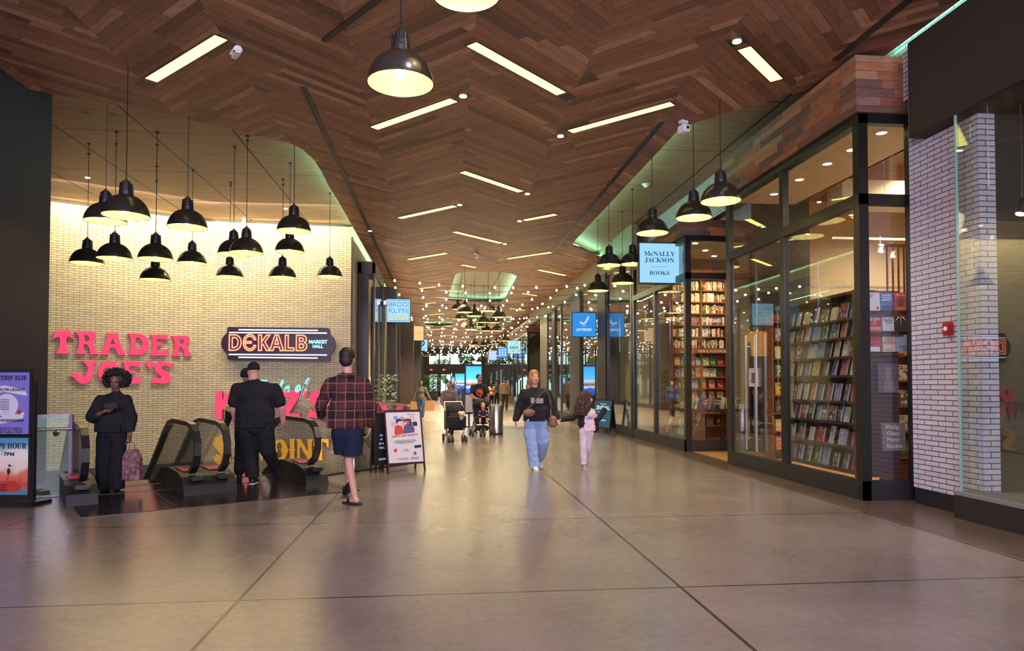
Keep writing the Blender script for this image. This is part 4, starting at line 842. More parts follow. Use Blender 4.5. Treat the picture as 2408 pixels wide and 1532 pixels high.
MT['wlabel'] = plain('label_red', srgb(150, 40, 40), 0.3); MT['wpink'] = plain('reflection_pink', srgb(230, 70, 110), 0.3); MT['combred'] = plain('red_comb', srgb(120, 40, 36), 0.3)
escalator(0.08, 'left escalator of the pair going down beside the glass gate')
escalator(1.74, 'right escalator of the pair, where the man in black steps on')
r = empty('escalator_floor_plate', esc(1.6, -0.9)); r.rotation_euler = (0, 0, math.atan2(Ev.y, Ev.x)); tag(r, 'dark polished steel floor plate in front of both escalators', 'floor plate')
MB().box(-1.6, 1.75, -0.95, 0.75, -0.02, 0.008).build('plate', 'plate', r)
m = MB()
for k in range(3): m.box(-1.6 + k * 1.1 + 1.0, -1.6 + k * 1.1 + 1.008, -0.95, 0.75, 0.008, 0.009)
m.build('plate_seams', 'black', r)
# ---------------------------------------------------------------- glass rails round the well
def rail_thing(p0, p1, n, label, top=True, h=1.08):
    p0, p1 = Vector(p0), Vector(p1); r = empty('glass_balustrade', (p0 + p1) / 2); tag(r, label, 'balustrade')
    q0, q1 = p0 - (p0 + p1) / 2, p1 - (p0 + p1) / 2; d = (q1 - q0) / n
    for i in range(n):
        a, b = q0 + d * i + d.normalized() * 0.01, q0 + d * (i + 1) - d.normalized() * 0.01
        MB().bar(a + Vector((0, 0, h / 2)), b + Vector((0, 0, h / 2)), 0.014, h).build('glass_panel', 'glassb', r)
    MB().bar(q0 + Vector((0, 0, 0.012)), q1 + Vector((0, 0, 0.012)), 0.05, 0.03).build('base_shoe', 'black', r)
    if top: MB().bar(q0 + Vector((0, 0, h + 0.01)), q1 + Vector((0, 0, h + 0.01)), 0.05, 0.035).build('top_rail', 'steel', r)
    return r
rail_thing((-1.84, 11.72, 0), (-0.62, 13.2, 0), 1, 'glass balustrade from the right escalator to the corner behind the sandwich board', h=0.95)
rail_thing((-0.6, 13.35, 0), (-1.56, 16.3, 0), 2, 'glass balustrade with steel top rail beside the far escalator corner')
rail_thing((-1.58, 16.4, 0), (-2.28, 20.5, 0), 2, 'farthest glass balustrade running to the brick corner')
# well side below the glass, tan standing in for the reflected floor
S(MB().prism([(-0.66, 13.33), (-1.66, 16.2), (-1.5, 16.25), (-0.5, 13.38)], -4.6, -0.36).build('wall_well_side', 'tan'))
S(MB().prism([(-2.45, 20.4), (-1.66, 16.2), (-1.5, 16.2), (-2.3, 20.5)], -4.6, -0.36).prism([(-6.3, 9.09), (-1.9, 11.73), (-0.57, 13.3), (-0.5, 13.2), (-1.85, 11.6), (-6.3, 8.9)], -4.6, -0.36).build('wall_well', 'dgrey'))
S(MB().prism([(W0.x, 20.3), (-2.0, 20.3), (-2.0, 22.2), (W0.x, 22.2)], -0.36, 0.0).build('floor_return', 'floor'))
# glass gate at the left with handrail
p0, p1 = atZ(74, 1174), atZ(165, 1167); r = empty('glass_gate', (p0 + p1) / 2); tag(r, 'frosted-edge glass panel with a handrail between the poster stand and the escalator', 'balustrade')
q0, q1 = p0 - (p0 + p1) / 2, p1 - (p0 + p1) / 2; up = Vector((0, 0, 1)); dd = (q1 - q0).normalized()
MB().bar(q0 + up * 0.55, q1 + up * 0.55, 0.012, 1.06).build('glass_panel', 'glass', r)
MB().bar(q0 + up * 1.07, q1 + up * 1.07, 0.02, 0.05).bar(q1 + up * 0.02, q1 + up * 1.09, 0.045, 0.045, (1, 0, 0)).bar(q0 + up * 0.015, q1 + up * 0.015, 0.03, 0.02).build('frosted_frame', 'rail', r)
MB().tube([q0 + up * 0.9 - Nv * 0.06, q1 + up * 0.9 - Nv * 0.06], 0.02, 10).build('handrail', 'steel', r)
MB().cyl(q0.lerp(q1, 0.6) + up * 0.84 - Nv * 0.03, 0.035, 0.03, seg=16, rot=Matrix.Rotation(PI / 2, 4, 'X')).bar(q0.lerp(q1, 0.6) + up * 0.84 - Nv * 0.03, q0.lerp(q1, 0.6) + up * 0.9 - Nv * 0.06, 0.015, 0.015).build('rail_bracket', 'steel', r)
# ---------------------------------------------------------------- poster stand at the left
MT['lilac'] = plain('lilac_poster', srgb(128, 116, 190), 0.5, var=0.03); MT['ink'] = plain('dark_ink', srgb(34, 26, 60), 0.6, var=0.02); MT['paper'] = plain('white_paper', srgb(212, 204, 212), 0.5, var=0.02)
t = NT('sunset_poster'); g = t.obj(); s = t.sep(g); nz = t.noise(g, 5, 4)
t.P(col=t.ramp(t.M('ADD', s[2], t.M('MULTIPLY', t.M('SUBTRACT', nz, 0.5), 0.35)), [(0.0, srgb(70, 130, 150)), (0.12, srgb(196, 70, 50)), (0.26, srgb(220, 120, 90)), (0.33, srgb(226, 206, 190)), (0.5, srgb(236, 222, 206)), (0.62, srgb(90, 150, 175)), (0.74, srgb(70, 140, 180))]), rough=0.5); MT['sunset'] = t.m
MT['mic'] = plain('pale_grey_ink', srgb(196, 192, 214), 0.5); MT['redp'] = plain('red_print', srgb(186, 60, 44), 0.5)
c0 = atZ(77, 1188); r = empty('poster_stand', (c0.x, c0.y, 0), math.radians(-8)); tag(r, 'black floor stand holding a lilac comedy poster above a beach bar poster', 'poster stand')
wd, HT = 0.62, 1.66
MB().box(-0.02, 0.02, -0.03, 0.03, 0, HT - 0.14, bev=0.004).box(-wd - 0.02, -wd + 0.02, -0.03, 0.03, 0, HT - 0.14, bev=0.004).build('uprights', 'black', r)
MB().box(-0.03, 0.10, -0.22, 0.22, 0, 0.04, bev=0.01).box(-wd - 0.1, 0.12, -0.2, 0.06, 0.0, 0.05, bev=0.01).build('foot', 'black', r)
for z0, z1, mt, nm in ((0.88, HT, 'lilac', 'upper_poster'), (0.13, 0.85, 'sunset', 'lower_poster')):
    MB().box(-wd - 0.03, 0.0, -0.05, -0.02, z0 - 0.03, z1 + 0.02).build('frame', 'black', r)
    q = MB().box(-wd, -0.03, -0.005, 0.0, 0, z1 - z0 - 0.02).build(nm, mt, r, loc=(0, -0.052, z0)); P_ = q
    TX = lambda s_, sz, x, z, mt_, w_: text_mesh(s_, sz, frame_matrix(Vector((x, -0.013, z)), (1, 0, 0), (0, 0, 1)), mt_, 'print', P_, 0.001, 0.0, width=w_)
    if mt == 'lilac':
        TX(bs("SOMETHIN' ELSE"), 0.08, -0.31, 0.69, 'ink', 0.5)
        MB().prism([(-0.58, 0.55), (-0.35, 0.60), (-0.08, 0.55), (-0.05, 0.47), (-0.35, 0.52), (-0.6, 0.47)], 0, 0.002, frame_matrix(Vector((0, -0.007, 0)), (1, 0, 0), (0, 0, 1))).prism([(-0.58, 0.10), (-0.35, 0.13), (-0.10, 0.19), (-0.08, 0.27), (-0.35, 0.21), (-0.58, 0.17)], 0, 0.002, frame_matrix(Vector((0, -0.007, 0)), (1, 0, 0), (0, 0, 1))).build('ribbon_banner', 'paper', P_)
        TX(sb('BROOKLYN LAUGHS'), 0.05, -0.31, 0.545, 'ink', 0.46); TX(sb('MATTY ROSBOROUGH'), 0.045, -0.31, 0.165, 'ink', 0.44)
        MB().cyl((-0.31, -0.006, 0.35), 0.145, 0.004, seg=32, rot=Matrix.Rotation(PI / 2, 4, 'X')).build('disc', 'paper', P_)
        m = MB(); m.sph((-0.33, -0.009, 0.37), 0.08, (0.8, 0.05, 1.0)).sph((-0.31, -0.009, 0.27), 0.05, (1.1, 0.05, 0.7)); m.build('microphone_drawing', 'mic', P_, smooth=True)
        m = MB()
        for k in range(7): m.box(-0.385, -0.275, -0.0155, -0.010, 0.30 + 0.02 * k, 0.305 + 0.02 * k, rz=0)
        m.build('microphone_grille', 'ink', P_)
        for k in range(3): TX(('AN AFTERNOON OF STAND UP', 'FRI MAY 5 / 8PM', 'DOORS OPEN 7PM')[k], 0.025, -0.31, 0.07 - 0.025 * k, 'ink', 0.4)
        MB().cyl((-0.15, -0.01, 0.27), 0.03, 0.004, seg=20, rot=Matrix.Rotation(PI / 2, 4, 'X')).build('badge', 'redp', P_)
    else:
        TX(bs('HAPPY HOUR'), 0.10, -0.31, 0.60, 'ink', 0.52); TX(sb('3PM - 7PM'), 0.06, -0.36, 0.50, 'ink', 0.32)
        m = MB(); m.sph((-0.27, -0.007, 0.29), 0.03, (0.7, 0.06, 1.3)).sph((-0.26, -0.007, 0.36), 0.016, (1, 0.1, 1)); m.bar((-0.27, -0.004, 0.27), (-0.28, -0.004, 0.19), 0.012, 0.004).bar((-0.255, -0.004, 0.35), (-0.20, -0.004, 0.36), 0.008, 0.004); m.build('surfer_drawing', 'ink', P_)
        MB().prism([(-0.6, 0.02), (-0.12, 0.05), (-0.1, 0.10), (-0.2, 0.17), (-0.4, 0.16), (-0.6, 0.13)], 0, 0.002, frame_matrix(Vector((0, -0.007, 0)), (1, 0, 0), (0, 0, 1))).build('red_brush_shape', 'redp', P_)
        for k in range(3): TX(('$10 COCKTAILS', 'ALL DAY', 'MON - THURSDAY')[k], 0.03, -0.38, 0.12 - 0.03 * k, 'ink', 0.2)
# ---------------------------------------------------------------- sandwich boards
def aboard(name, u0, v0, u1, v1, hh, label, board_mt, frame_mt, lean=0.2, side_angle=None):
    a, b = atZ(u0, v0), atZ(u1, v1); c = (a + b) / 2; w_ = (b - a).length; ang = math.atan2(b.y - a.y, b.x - a.x)
    r = empty(name, c, ang); tag(r, label, 'sandwich board'); hw = w_ / 2; parts = []
    for k, sg in enumerate((1, -1)):
        # panel leaning: front panel bottom at y=0, top at y=lean*hh ; back panel mirrored
        y0 = 0 if k == 0 else 2 * lean * hh; y1 = lean * hh
        d = Vector((0, y1 - y0, hh)).normalized()
        m = MB()
        for x in (-hw, hw): m.bar((x, y0, 0), (x, y1, hh), 0.025, 0.03, (0, 1, 0))
        for f in (0.14, 0.99): m.bar((-hw, y0 + (y1 - y0) * f, hh * f), (hw, y0 + (y1 - y0) * f, hh * f), 0.025, 0.035)
        m.build('frame' if k == 0 else 'rear_frame', frame_mt, r)
        xa, za = (1, 0, 0), tuple(d)
        M_ = frame_matrix(Vector((0, y0, 0)), xa, za)
        off = (0.006 if M_.col[2].y < 0 else -0.006) * (1 if k == 0 else -1)
        L = hh / d.z
        MB().prism([(-hw + 0.01, L * 0.15), (hw - 0.01, L * 0.15), (hw - 0.01, L * 0.98), (-hw + 0.01, L * 0.98)], -0.004, 0.004, M_).build('board' if k == 0 else 'rear_board', board_mt if k == 0 else 'black', r)
        parts.append((M_, L))
    return r, hw, parts[0][0], parts[0][1], parts[1][0], parts[1][1]
MT['mar'] = plain('maroon_frame', srgb(62, 24, 34), 0.45)
r, hw, M_, L, Mb, Lb = aboard('sandwich_board', 914, 1114, 999, 1108, 1.04, 'sandwich board with a white poster of three friends and red brush lettering', 'paper', 'mar')
MT['orr'] = plain('orange_red_print', srgb(200, 64, 44), 0.5); MT['blu'] = plain('slate_blue_print', srgb(86, 78, 120), 0.5); MT['skin_p'] = plain('peach_print', srgb(226, 150, 130), 0.5); MT['cir'] = plain('pale_blue_print', srgb(110, 150, 200), 0.5)
fz = 0.008 if M_.col[2].y < 0 else -0.008
def T2(s_, sz, x, y, mt, wd=None, rot=0.0, M0=None, LL=None, z=None): text_mesh(s_, sz, (M0 or M_) @ Matrix.Translation((x * hw, y * (LL or L), z if z is not None else fz)) @ (Matrix.Rotation(rot, 4, 'Z')) @ (Matrix.Identity(4) if (M0 or M_).col[2].y < 0 else Matrix.Identity(4)), mt, 'print', r, 0.0008, 0.0, width=wd * hw * 2 if wd else None)
def shape(pts, mt, nm, z=fz): MB().prism([(x * hw, y * L) for x, y in pts], z * 0.6, z, M_).build(nm, mt, r)
T2('DATU B', 0.03, 0.45, 0.93, 'ink', 0.22); T2('TEA\nMAKERS', 0.026, -0.08, 0.875, 'ink', 0.2)
shape([(-0.42 + 0.12 * math.cos(a), 0.88 + 0.033 * math.sin(a)) for a in [i * PI / 8 for i in range(16)]], 'cir', 'blue_emblem')
shape([(-0.55, 0.64), (-0.5, 0.73), (-0.3, 0.77), (-0.1, 0.74), (0.0, 0.62), (-0.5, 0.60)], 'orr', 'friend_in_orange'); shape([(-0.05, 0.62), (0.0, 0.74), (0.2, 0.78), (0.45, 0.76), (0.58, 0.70), (0.58, 0.635)], 'blu', 'friend_in_blue', fz * 1.2)
shape([(-0.3, 0.76), (-0.28, 0.82), (-0.14, 0.83), (-0.12, 0.77), (-0.2, 0.745)], 'paper', 'first_face', fz * 1.4); shape([(-0.08, 0.75), (-0.09, 0.82), (0.02, 0.835), (0.1, 0.80), (0.08, 0.74)], 'skin_p', 'second_face', fz * 1.4); shape([(0.18, 0.78), (0.17, 0.83), (0.3, 0.845), (0.35, 0.80), (0.28, 0.765)], 'orr', 'third_face', fz * 1.5)
shape([(-0.42, 0.80), (-0.4, 0.85), (-0.25, 0.862), (-0.1, 0.845), (-0.02, 0.85), (0.08, 0.845), (0.2, 0.862), (0.38, 0.855), (0.46, 0.78), (0.44, 0.745), (0.34, 0.76), (0.32, 0.83), (0.16, 0.835), (0.1, 0.80), (0.02, 0.832), (-0.1, 0.825), (-0.3, 0.82), (-0.34, 0.79)], 'ink', 'hair_shapes', fz * 1.6)
T2(sb('HAPPY AAPI MONTH'), 0.045, 0.02, 0.585, 'orr', 0.72, 0.05); T2('Celebrate Asian American &\nPacific Islander Heritage Month\nat DeKalb Market Hall', 0.025, 0.02, 0.49, 'ink', 0.62, 0.03)
shape([(0.5, 0.805), (0.75, 0.808), (0.77, 0.74), (0.52, 0.735)], 'ink', 'black_square'); shape([(0.5, 0.42), (0.88, 0.428), (0.9, 0.385), (0.52, 0.375)], 'ink', 'black_logo')
T2('\u263a', 0.09, -0.55, 0.77, 'orr'); T2('\u263a', 0.08, 0.5, 0.875, 'orr'); T2('JOON', 0.02, 0.52, 0.835, 't_tan', 0.16); T2('\u25c9', 0.08, -0.55, 0.35, 'orr'); T2('SIMPLE\nTHAI\nKITCHEN', 0.02, 0.02, 0.35, 'orr', 0.18); T2('\u2740', 0.08, 0.52, 0.29, 'ink'); T2('YUMPLING\n"TAIWANESE"', 0.022, -0.2, 0.215, 'redp', 0.36); T2('BULAN\nPADANG', 0.024, 0.5, 0.215, 'ink', 0.24)
r2 = r
r, hw, M_, L, Mb, Lb = aboard('sandwich_board', 884, 1113, 912, 1110, 1.0, 'black sandwich board with small white writing just behind the white poster board', 'black', 'black', 0.08)
fz = 0.008 if M_.col[2].y < 0 else -0.008
for q_, (s_, w_) in enumerate((('GO', 0.25), ('W', 0.2), ('BY A', 0.4), ('THE L', 0.5))): T2(s_, 0.05, 0.1, 0.62 - 0.07 * q_, 't_lav', w_)
T2('DEKALB MARKET\nHALL BASEMENT', 0.02, 0.1, 0.22, 't_lav', 0.6)
# black side of the board seen on the left (its rear leaf, turned outwards) carries white writing on the far face only
MT['bluep'] = plain('blue_sale_poster', srgb(44, 104, 146), 0.4)
r, hw, M_, L, Mb, Lb = aboard('sandwich_board', 1392, 1014, 1433, 1019, 1.0, 'blue sale sandwich board standing before the dark shopfront behind the girl', 'bluep', 'black', 0.12)
fz = 0.008 if M_.col[2].y < 0 else -0.008
T2('SAVE', 0.05, 0, 0.86, 't_white', 0.3); T2(sb('30%'), 0.17, 0, 0.74, 't_white', 0.8); T2('sitewide + free\nshipping', 0.04, 0, 0.60, 't_white', 0.5); T2(sb('JOYBIRD'), 0.05, 0, 0.36, 't_white', 0.5)
# ================================================================ BOOKSHOP CONTENTS
def col_mat(name, kind):
    t = NT(name); oi = t.n.new('ShaderNodeObjectInfo'); c = oi.outputs['Color']; rnd = oi.outputs['Random']
    if kind == 'cover':
        s = t.sep(t.obj()); x, z = s[0], s[2]      # local metres, face -y
        hue = t.white(t.comb(rnd, 0.3, 0.1), 1)
        acc = t.ramp(t.white(t.comb(rnd, 0.7, 0.2)), [(0, srgb(232, 226, 212)), (0.25, srgb(30, 26, 34)), (0.45, srgb(206, 60, 44)), (0.6, srgb(226, 176, 66)), (0.75, srgb(60, 100, 160)), (1, srgb(240, 236, 228))], True)
        zz = t.M('DIVIDE', z, 0.24); xx = t.M('DIVIDE', x, 0.16)
        bandtop = t.M('ADD', 0.66, t.M('MULTIPLY', t.white(t.comb(rnd, 1.7, 0.2)), 0.2))
        tx = t.M('GREATER_THAN', t.noise(t.comb(t.M('MULTIPLY', xx, 9.0), t.M('MULTIPLY', zz, 1.0), rnd), 1.6, 2), 0.47)
        ln1 = t.M('MULTIPLY', t.M('LESS_THAN', t.M('ABSOLUTE', t.M('SUBTRACT', zz, bandtop)), 0.045), tx)
        ln2 = t.M('MULTIPLY', t.M('LESS_THAN', t.M('ABSOLUTE', t.M('SUBTRACT', zz, t.M('ADD', bandtop, 0.14))), 0.045), tx)
        ln3 = t.M('MULTIPLY', t.M('LESS_THAN', t.M('ABSOLUTE', t.M('SUBTRACT', zz, 0.08)), 0.025), tx)
        inx = t.M('LESS_THAN', t.M('ABSOLUTE', xx), 0.38)
        lns = t.M('MULTIPLY', t.M('MAXIMUM', t.M('MAXIMUM', ln1, ln2), ln3), inx)
        mot = t.M('GREATER_THAN', t.noise(t.comb(xx, zz, t.M('MULTIPLY', rnd, 30.0)), 3.2, 2), 0.55)
        mot = t.M('MULTIPLY', mot, t.M('MULTIPLY', t.M('LESS_THAN', zz, t.M('SUBTRACT', bandtop, 0.1)), t.M('GREATER_THAN', zz, 0.16)))
        cc = t.mix(mot, c, hue); cc = t.mix(t.M('MULTIPLY', mot, 0.5), cc, acc); cc = t.mix(lns, cc, acc)
        t.P(col=cc, rough=0.35)
    else:
        s = t.sep(t.obj()); z = t.M('DIVIDE', s[2], 0.22)
        b = t.M('MULTIPLY', t.M('GREATER_THAN', t.noise(t.comb(0.0, t.M('MULTIPLY', z, 22.0), rnd), 1.0, 1), 0.5), t.M('MULTIPLY', t.M('GREATER_THAN', z, 0.3), t.M('LESS_THAN', z, 0.85)))
        acc = t.ramp(t.white(t.comb(rnd, 0.9, 0.5)), [(0, srgb(236, 230, 215)), (0.4, srgb(40, 32, 30)), (0.7, srgb(200, 150, 60)), (1, srgb(200, 60, 50))], True)
        t.P(col=t.mix(t.M('MULTIPLY', b, 0.8), c, acc), rough=0.45)
    return t.m
MT['cover'] = col_mat('printed_cover', 'cover'); MT['spine'] = col_mat('printed_spine', 'spine')
COLS = {'white': (225, 220, 212), 'cream': (214, 196, 160), 'red': (186, 44, 40), 'orange': (214, 110, 44), 'yellow': (222, 180, 60), 'green': (60, 104, 60), 'teal': (60, 120, 122), 'blue': (54, 88, 156), 'light blue': (130, 166, 206), 'black': (32, 28, 32), 'grey': (112, 106, 108), 'brown': (104, 72, 54), 'pink': (208, 112, 128), 'purple': (92, 60, 110), 'lilac': (176, 156, 200)}
CN = list(COLS)
book_proto = empty('book')
MB().box(-0.08, 0.08, -0.002, 0.0, 0, 0.24).box(-0.08, -0.077, 0, 0.028, 0, 0.24).box(-0.08, 0.08, 0.026, 0.028, 0, 0.24).build('cover', 'cover', book_proto)
MB().box(-0.076, 0.077, 0.0005, 0.0255, 0.004, 0.236).build('page_block', 'page', book_proto)
bp_used = [False]
def face_book(p, rz, tilt, colname, label, group, sc=(1, 1, 1), cat='book'):
    r = copy_tree(book_proto) if bp_used[0] else book_proto; bp_used[0] = True
    r.location = p; r.rotation_euler = Matrix.Rotation(rz, 3, 'Z').to_4x4().to_euler(); r.rotation_euler = (tilt, 0, rz) ; r.scale = sc
    for k in KIDS[r.name]: k.color = srgb(*COLS[colname])
    tag(r, label, cat, group); return r
# tall display bookcase parallel to the glass in the first bay
XB = 5.72
r = empty('display_bookcase', (XB, 10.15, 0)); tag(r, 'tall dark brown display bookcase facing out through the bookshop window', 'bookcase')
ya, yb = -0.98, 1.0     # local y
zs = [0.29, 0.62, 0.95, 1.25, 1.62, 1.89, 2.16, 2.42]
for z in zs: MB().box(-0.06, 0.26, ya, yb, z - 0.03, z).build('shelf', 'dshelf', r)
MB().box(0.24, 0.27, ya, yb, 0.26, 2.8).build('back_panel', 'dshelf', r)
MB().box(-0.06, 0.27, yb, yb + 0.03, 0.26, 2.8).box(-0.06, 0.27, ya - 0.03, ya, 0.26, 2.8).build('side_panels', 'dshelf', r)
MB().box(-0.08, 0.27, ya, yb, 0.25, 0.27).build('base', 'dshelf', r)
MB().box(-0.02, 0.27, ya, yb, 2.76, 2.8).build('top', 'dshelf', r)
rr = random.Random(11)
NB = [8, 7, 10, 9, 8, 9, 8, 8, 7]
PAL = [['brown', 'blue', 'black', 'green', 'light blue', 'brown', 'grey', 'red'], ['green', 'green', 'white', 'red', 'white', 'lilac', 'pink'], ['brown', 'grey', 'red', 'black', 'teal', 'grey', 'brown', 'black', 'white', 'grey'], ['black', 'cream', 'white', 'orange', 'blue', 'red', 'lilac', 'brown', 'orange'], ['red', 'brown', 'blue', 'yellow', 'teal', 'blue', 'pink', 'white'], ['brown', 'grey', 'black', 'white', 'light blue', 'black', 'cream', 'white', 'brown'], ['cream', 'brown', 'white', 'light blue', 'green', 'grey', 'orange', 'brown'], ['brown', 'light blue', 'yellow', 'grey', 'green', 'cream', 'brown', 'blue'], ['white', 'grey', 'cream', 'blue', 'brown', 'orange', 'blue']]
for i, z in enumerate(zs):
    n = len(PAL[i]); 
    for j in range(n):
        y = 10.15 + yb - 0.12 - (yb - ya - 0.22) * j / (n - 1) + rr.uniform(-0.015, 0.015)
        k = rr.uniform(0.85, 1.15); sh = {7: 'top', 6: 'second', 5: 'third', 4: 'fourth', 3: 'fifth', 2: 'sixth', 1: 'seventh', 0: 'bottom'}[i]
        # covers face the glass: turn -90 degrees so local -y points to -x
        face_book((XB - 0.0, y, z + 0.004), -PI / 2 + rr.uniform(-0.25, 0.1), -0.2, PAL[i][j], '%s book, %s from the left on the %s shelf of the window bookcase' % (PAL[i][j], ordn(j), sh), 'face-out books in the window bookcase', (rr.uniform(0.85, 1.1), 1.0, k * 0.98))
# end panel with titled books, facing the entrance
YP = 8.86
r = empty('display_end_panel', (5.87, YP, 0.25)); tag(r, 'dark plum display panel closing the bookcase end at the window corner', 'display panel')
MB().box(-0.36, 0.25, 0, 0.05, 0, 2.5).build('panel', plain('plum_panel', srgb(74, 46, 56), 0.45), r)
for z in (2.165, 1.905, 1.65): MB().box(-0.34, 0.26, -0.1, 0.0, z - 0.02, z).build('ledge', 'dshelf', r)
MT['bcol'] = MT['cover']
def titled(u0, v0, u1, v1, col, label, lines, tcol='t', group=None, hexc=None, extra=None):
    Y = YP - 0.06; a, b = atY(u0, v0, Y), atY(u1, v1, Y); w_, h_ = b.x - a.x, a.z - b.z
    r = empty('book', ((a.x + b.x) / 2, Y, b.z)); tag(r, label, 'book', group); r.rotation_euler = (-0.06, 0, 0)
    MB().box(-w_ / 2, w_ / 2, -0.003, 0, 0, h_).box(-w_ / 2, -w_ / 2 + 0.003, 0, 0.03, 0, h_).box(-w_ / 2, w_ / 2, 0.028, 0.031, 0, h_).build('cover', plain('jacket_' + label[:12], srgb(*col), 0.4, var=0.06), r)
    MB().box(-w_ / 2 + 0.004, w_ / 2 - 0.003, 0.001, 0.027, 0.004, h_ - 0.004).build('page_block', 'page', r)
    for (s_, sz, x, z, mt, wd) in lines: text_mesh(s_, sz, frame_matrix(Vector((x * w_, -0.005, z * h_)), (1, 0, 0), (0, 0, 1)), mt, 'title', r, 0.0008, 0.0, width=wd * w_ if wd else None)
    if extra: extra(r, w_, h_)
    return r
MT['twhite'] = plain('white_ink', srgb(225, 220, 222), 0.5, var=0.02); MT['tred'] = plain('red_ink', srgb(200, 40, 40), 0.5, var=0.02); MT['tblue'] = plain('blue_ink', srgb(40, 60, 130), 0.5, var=0.02); MT['tgrey'] = plain('grey_ink', srgb(90, 84, 90), 0.5, var=0.02)
def fig(pts, mt): 
    def f(r, w_, h_): MB().prism([(x * w_, z * h_) for x, z in pts], -0.003, 0.0, frame_matrix(Vector((0, -0.004, 0)), (1, 0, 0), (0, 0, 1))).build('cover_picture', mt, r)
    return f
G = 'titled books on the end panel'
titled(2037, 688, 2070, 731, (214, 204, 216), 'white book with a tiny red house, top row left on the end panel', [('NOTES FROM\nA SMALL\nHOUSE', 0.022, -0.15, 0.82, 'tred', 0.4)], group=G, extra=fig([(0.2, 0.08), (0.2, 0.16), (0.3, 0.24), (0.4, 0.16), (0.4, 0.08)], 'tred'))
titled(2071, 688, 2101, 731, (70, 110, 176), 'blue book with bold white title, top row middle on the end panel', [(sb('a terribly'), 0.04, 0, 0.85, 'twhite', 0.8), (sb('serious'), 0.04, 0, 0.72, 'twhite', 0.7), (sb('adventure'), 0.04, 0, 0.59, 'twhite', 0.85)], group=G, extra=fig([(-0.45, 0.03), (-0.45, 0.25), (0.0, 0.3), (0.2, 0.2), (0.45, 0.28), (0.45, 0.03)], 'blu'))
titled(2103, 688, 2132, 731, (196, 70, 56), 'red book with a grey picture, top row right on the end panel', [('HOW TO MEET\nYOUR OWN NEEDS', 0.022, 0, 0.86, 'twhite', 0.85), ('A HANDBOOK', 0.02, 0, 0.1, 'twhite', 0.7)], group=G, extra=fig([(-0.25, 0.25), (-0.3, 0.6), (0.0, 0.68), (0.32, 0.6), (0.25, 0.3)], 'tgrey'))
titled(2042, 742, 2072, 781, (196, 44, 58), 'red book with three large white words, second row on the end panel', [('BURN', 0.075, 0.03, 0.78, 'twhite', 0.78), ('IT', 0.075, 0.03, 0.5, 'twhite', 0.25), ('DOWN', 0.075, 0.03, 0.18, 'twhite', 0.85)], group=G)
titled(2075, 743, 2103, 779, (206, 206, 214), 'pale book with thin black title and gold dot, second row on the end panel', [('Number', 0.05, 0, 0.72, 'ink', 0.8), ('Ones', 0.05, 0.05, 0.56, 'ink', 0.5)], group=G)
titled(2104, 740, 2134, 779, (40, 38, 46), 'black book with gold rays, second row right on the end panel', [], group=G, extra=fig([(-0.45, 0.62), (-0.05, 0.98), (0.0, 0.98), (0.05, 0.98), (0.45, 0.62), (0.02, 0.9), (0, 0.3), (-0.02, 0.9)], 't_tan'))
titled(2041, 788, 2072, 828, (190, 74, 92), 'rose pink book with a pale lower edge, third row on the end panel', [('THE QUIET\nHOUR', 0.03, 0, 0.8, 'tred', 0.5)], group=G, extra=fig([(-0.4, 0.02), (-0.4, 0.3), (0.4, 0.3), (0.4, 0.02)], 'twhite'))
titled(2076, 790, 2106, 828, (206, 198, 184), 'cream book with red handwritten words, third row on the end panel', [('1000', 0.07, 0, 0.78, 'tred', 0.6), ('WORDS', 0.07, 0, 0.56, 'tred', 0.9), ('JAMI ATTENBERG', 0.02, 0, 0.12, 'tred', 0.7)], group=G)
titled(2107, 787, 2138, 828, (160, 170, 196), 'pale blue open book with a signature, third row right on the end panel', [('Rosanna', 0.045, 0.1, 0.32, 'tblue', 0.7), ('Tory', 0.045, 0.2, 0.14, 'tblue', 0.4)], group=G)
titled(2066, 856, 2114, 924, (104, 92, 104), 'large muted portrait book under a ledge on the end panel', [], group=G, extra=fig([(-0.25, 0.05), (-0.2, 0.4), (-0.12, 0.5), (-0.14, 0.8), (0.0, 0.92), (0.16, 0.8), (0.12, 0.5), (0.25, 0.38), (0.3, 0.05)], plain('muted_portrait', srgb(140, 118, 112), 0.5)))
titled(2076, 995, 2131, 1061, (128, 112, 112), 'large square grey music book with big pale title, low on the end panel', [(('Philip'), 0.075, -0.05, 0.84, 'twhite', 0.56), ('Glass', 0.075, -0.05, 0.62, 'twhite', 0.52), ('Piano', 0.075, -0.05, 0.40, 'twhite', 0.52), ('Etudes', 0.075, 0.0, 0.18, 'twhite', 0.66)], group=G)
# inner shelf seen past the end panel, warm lit
r = empty('wall_bookshelf', (6.3, 9.15, 0)); tag(r, 'warm lit inner wall bookshelf seen past the plum end panel', 'bookcase')
MB().box(-0.1, 0.5, 0.25, 0.28, 0.1, 2.62).box(0.3, 0.34, -0.1, 0.28, 0.1, 2.62).build('carcass', 'shelf', r)
zz = [0.5, 0.85, 1.2, 1.55, 1.9, 2.25, 2.6]
for z in zz: MB().box(-0.15, 0.32, -0.12, 0.26, z - 0.025, z).build('shelf', 'shelf', r)
for i, z in enumerate(zz[:-1]):
    for j, cn in enumerate([('orange', 'green'), ('yellow', 'cream'), ('orange', 'brown'), ('red', 'cream'), ('brown', 'orange'), ('cream', 'brown')][i]):
        face_book((6.22 + 0.16 * j, 9.12, z + 0.002), rr.uniform(-0.1, 0.1), -0.22, cn, '%s book, %s on the %s level of the warm inner shelf' % (cn, 'left' if j == 0 else 'right', ordn(i)), 'books on the warm inner shelf', (0.95, 1, 0.9))
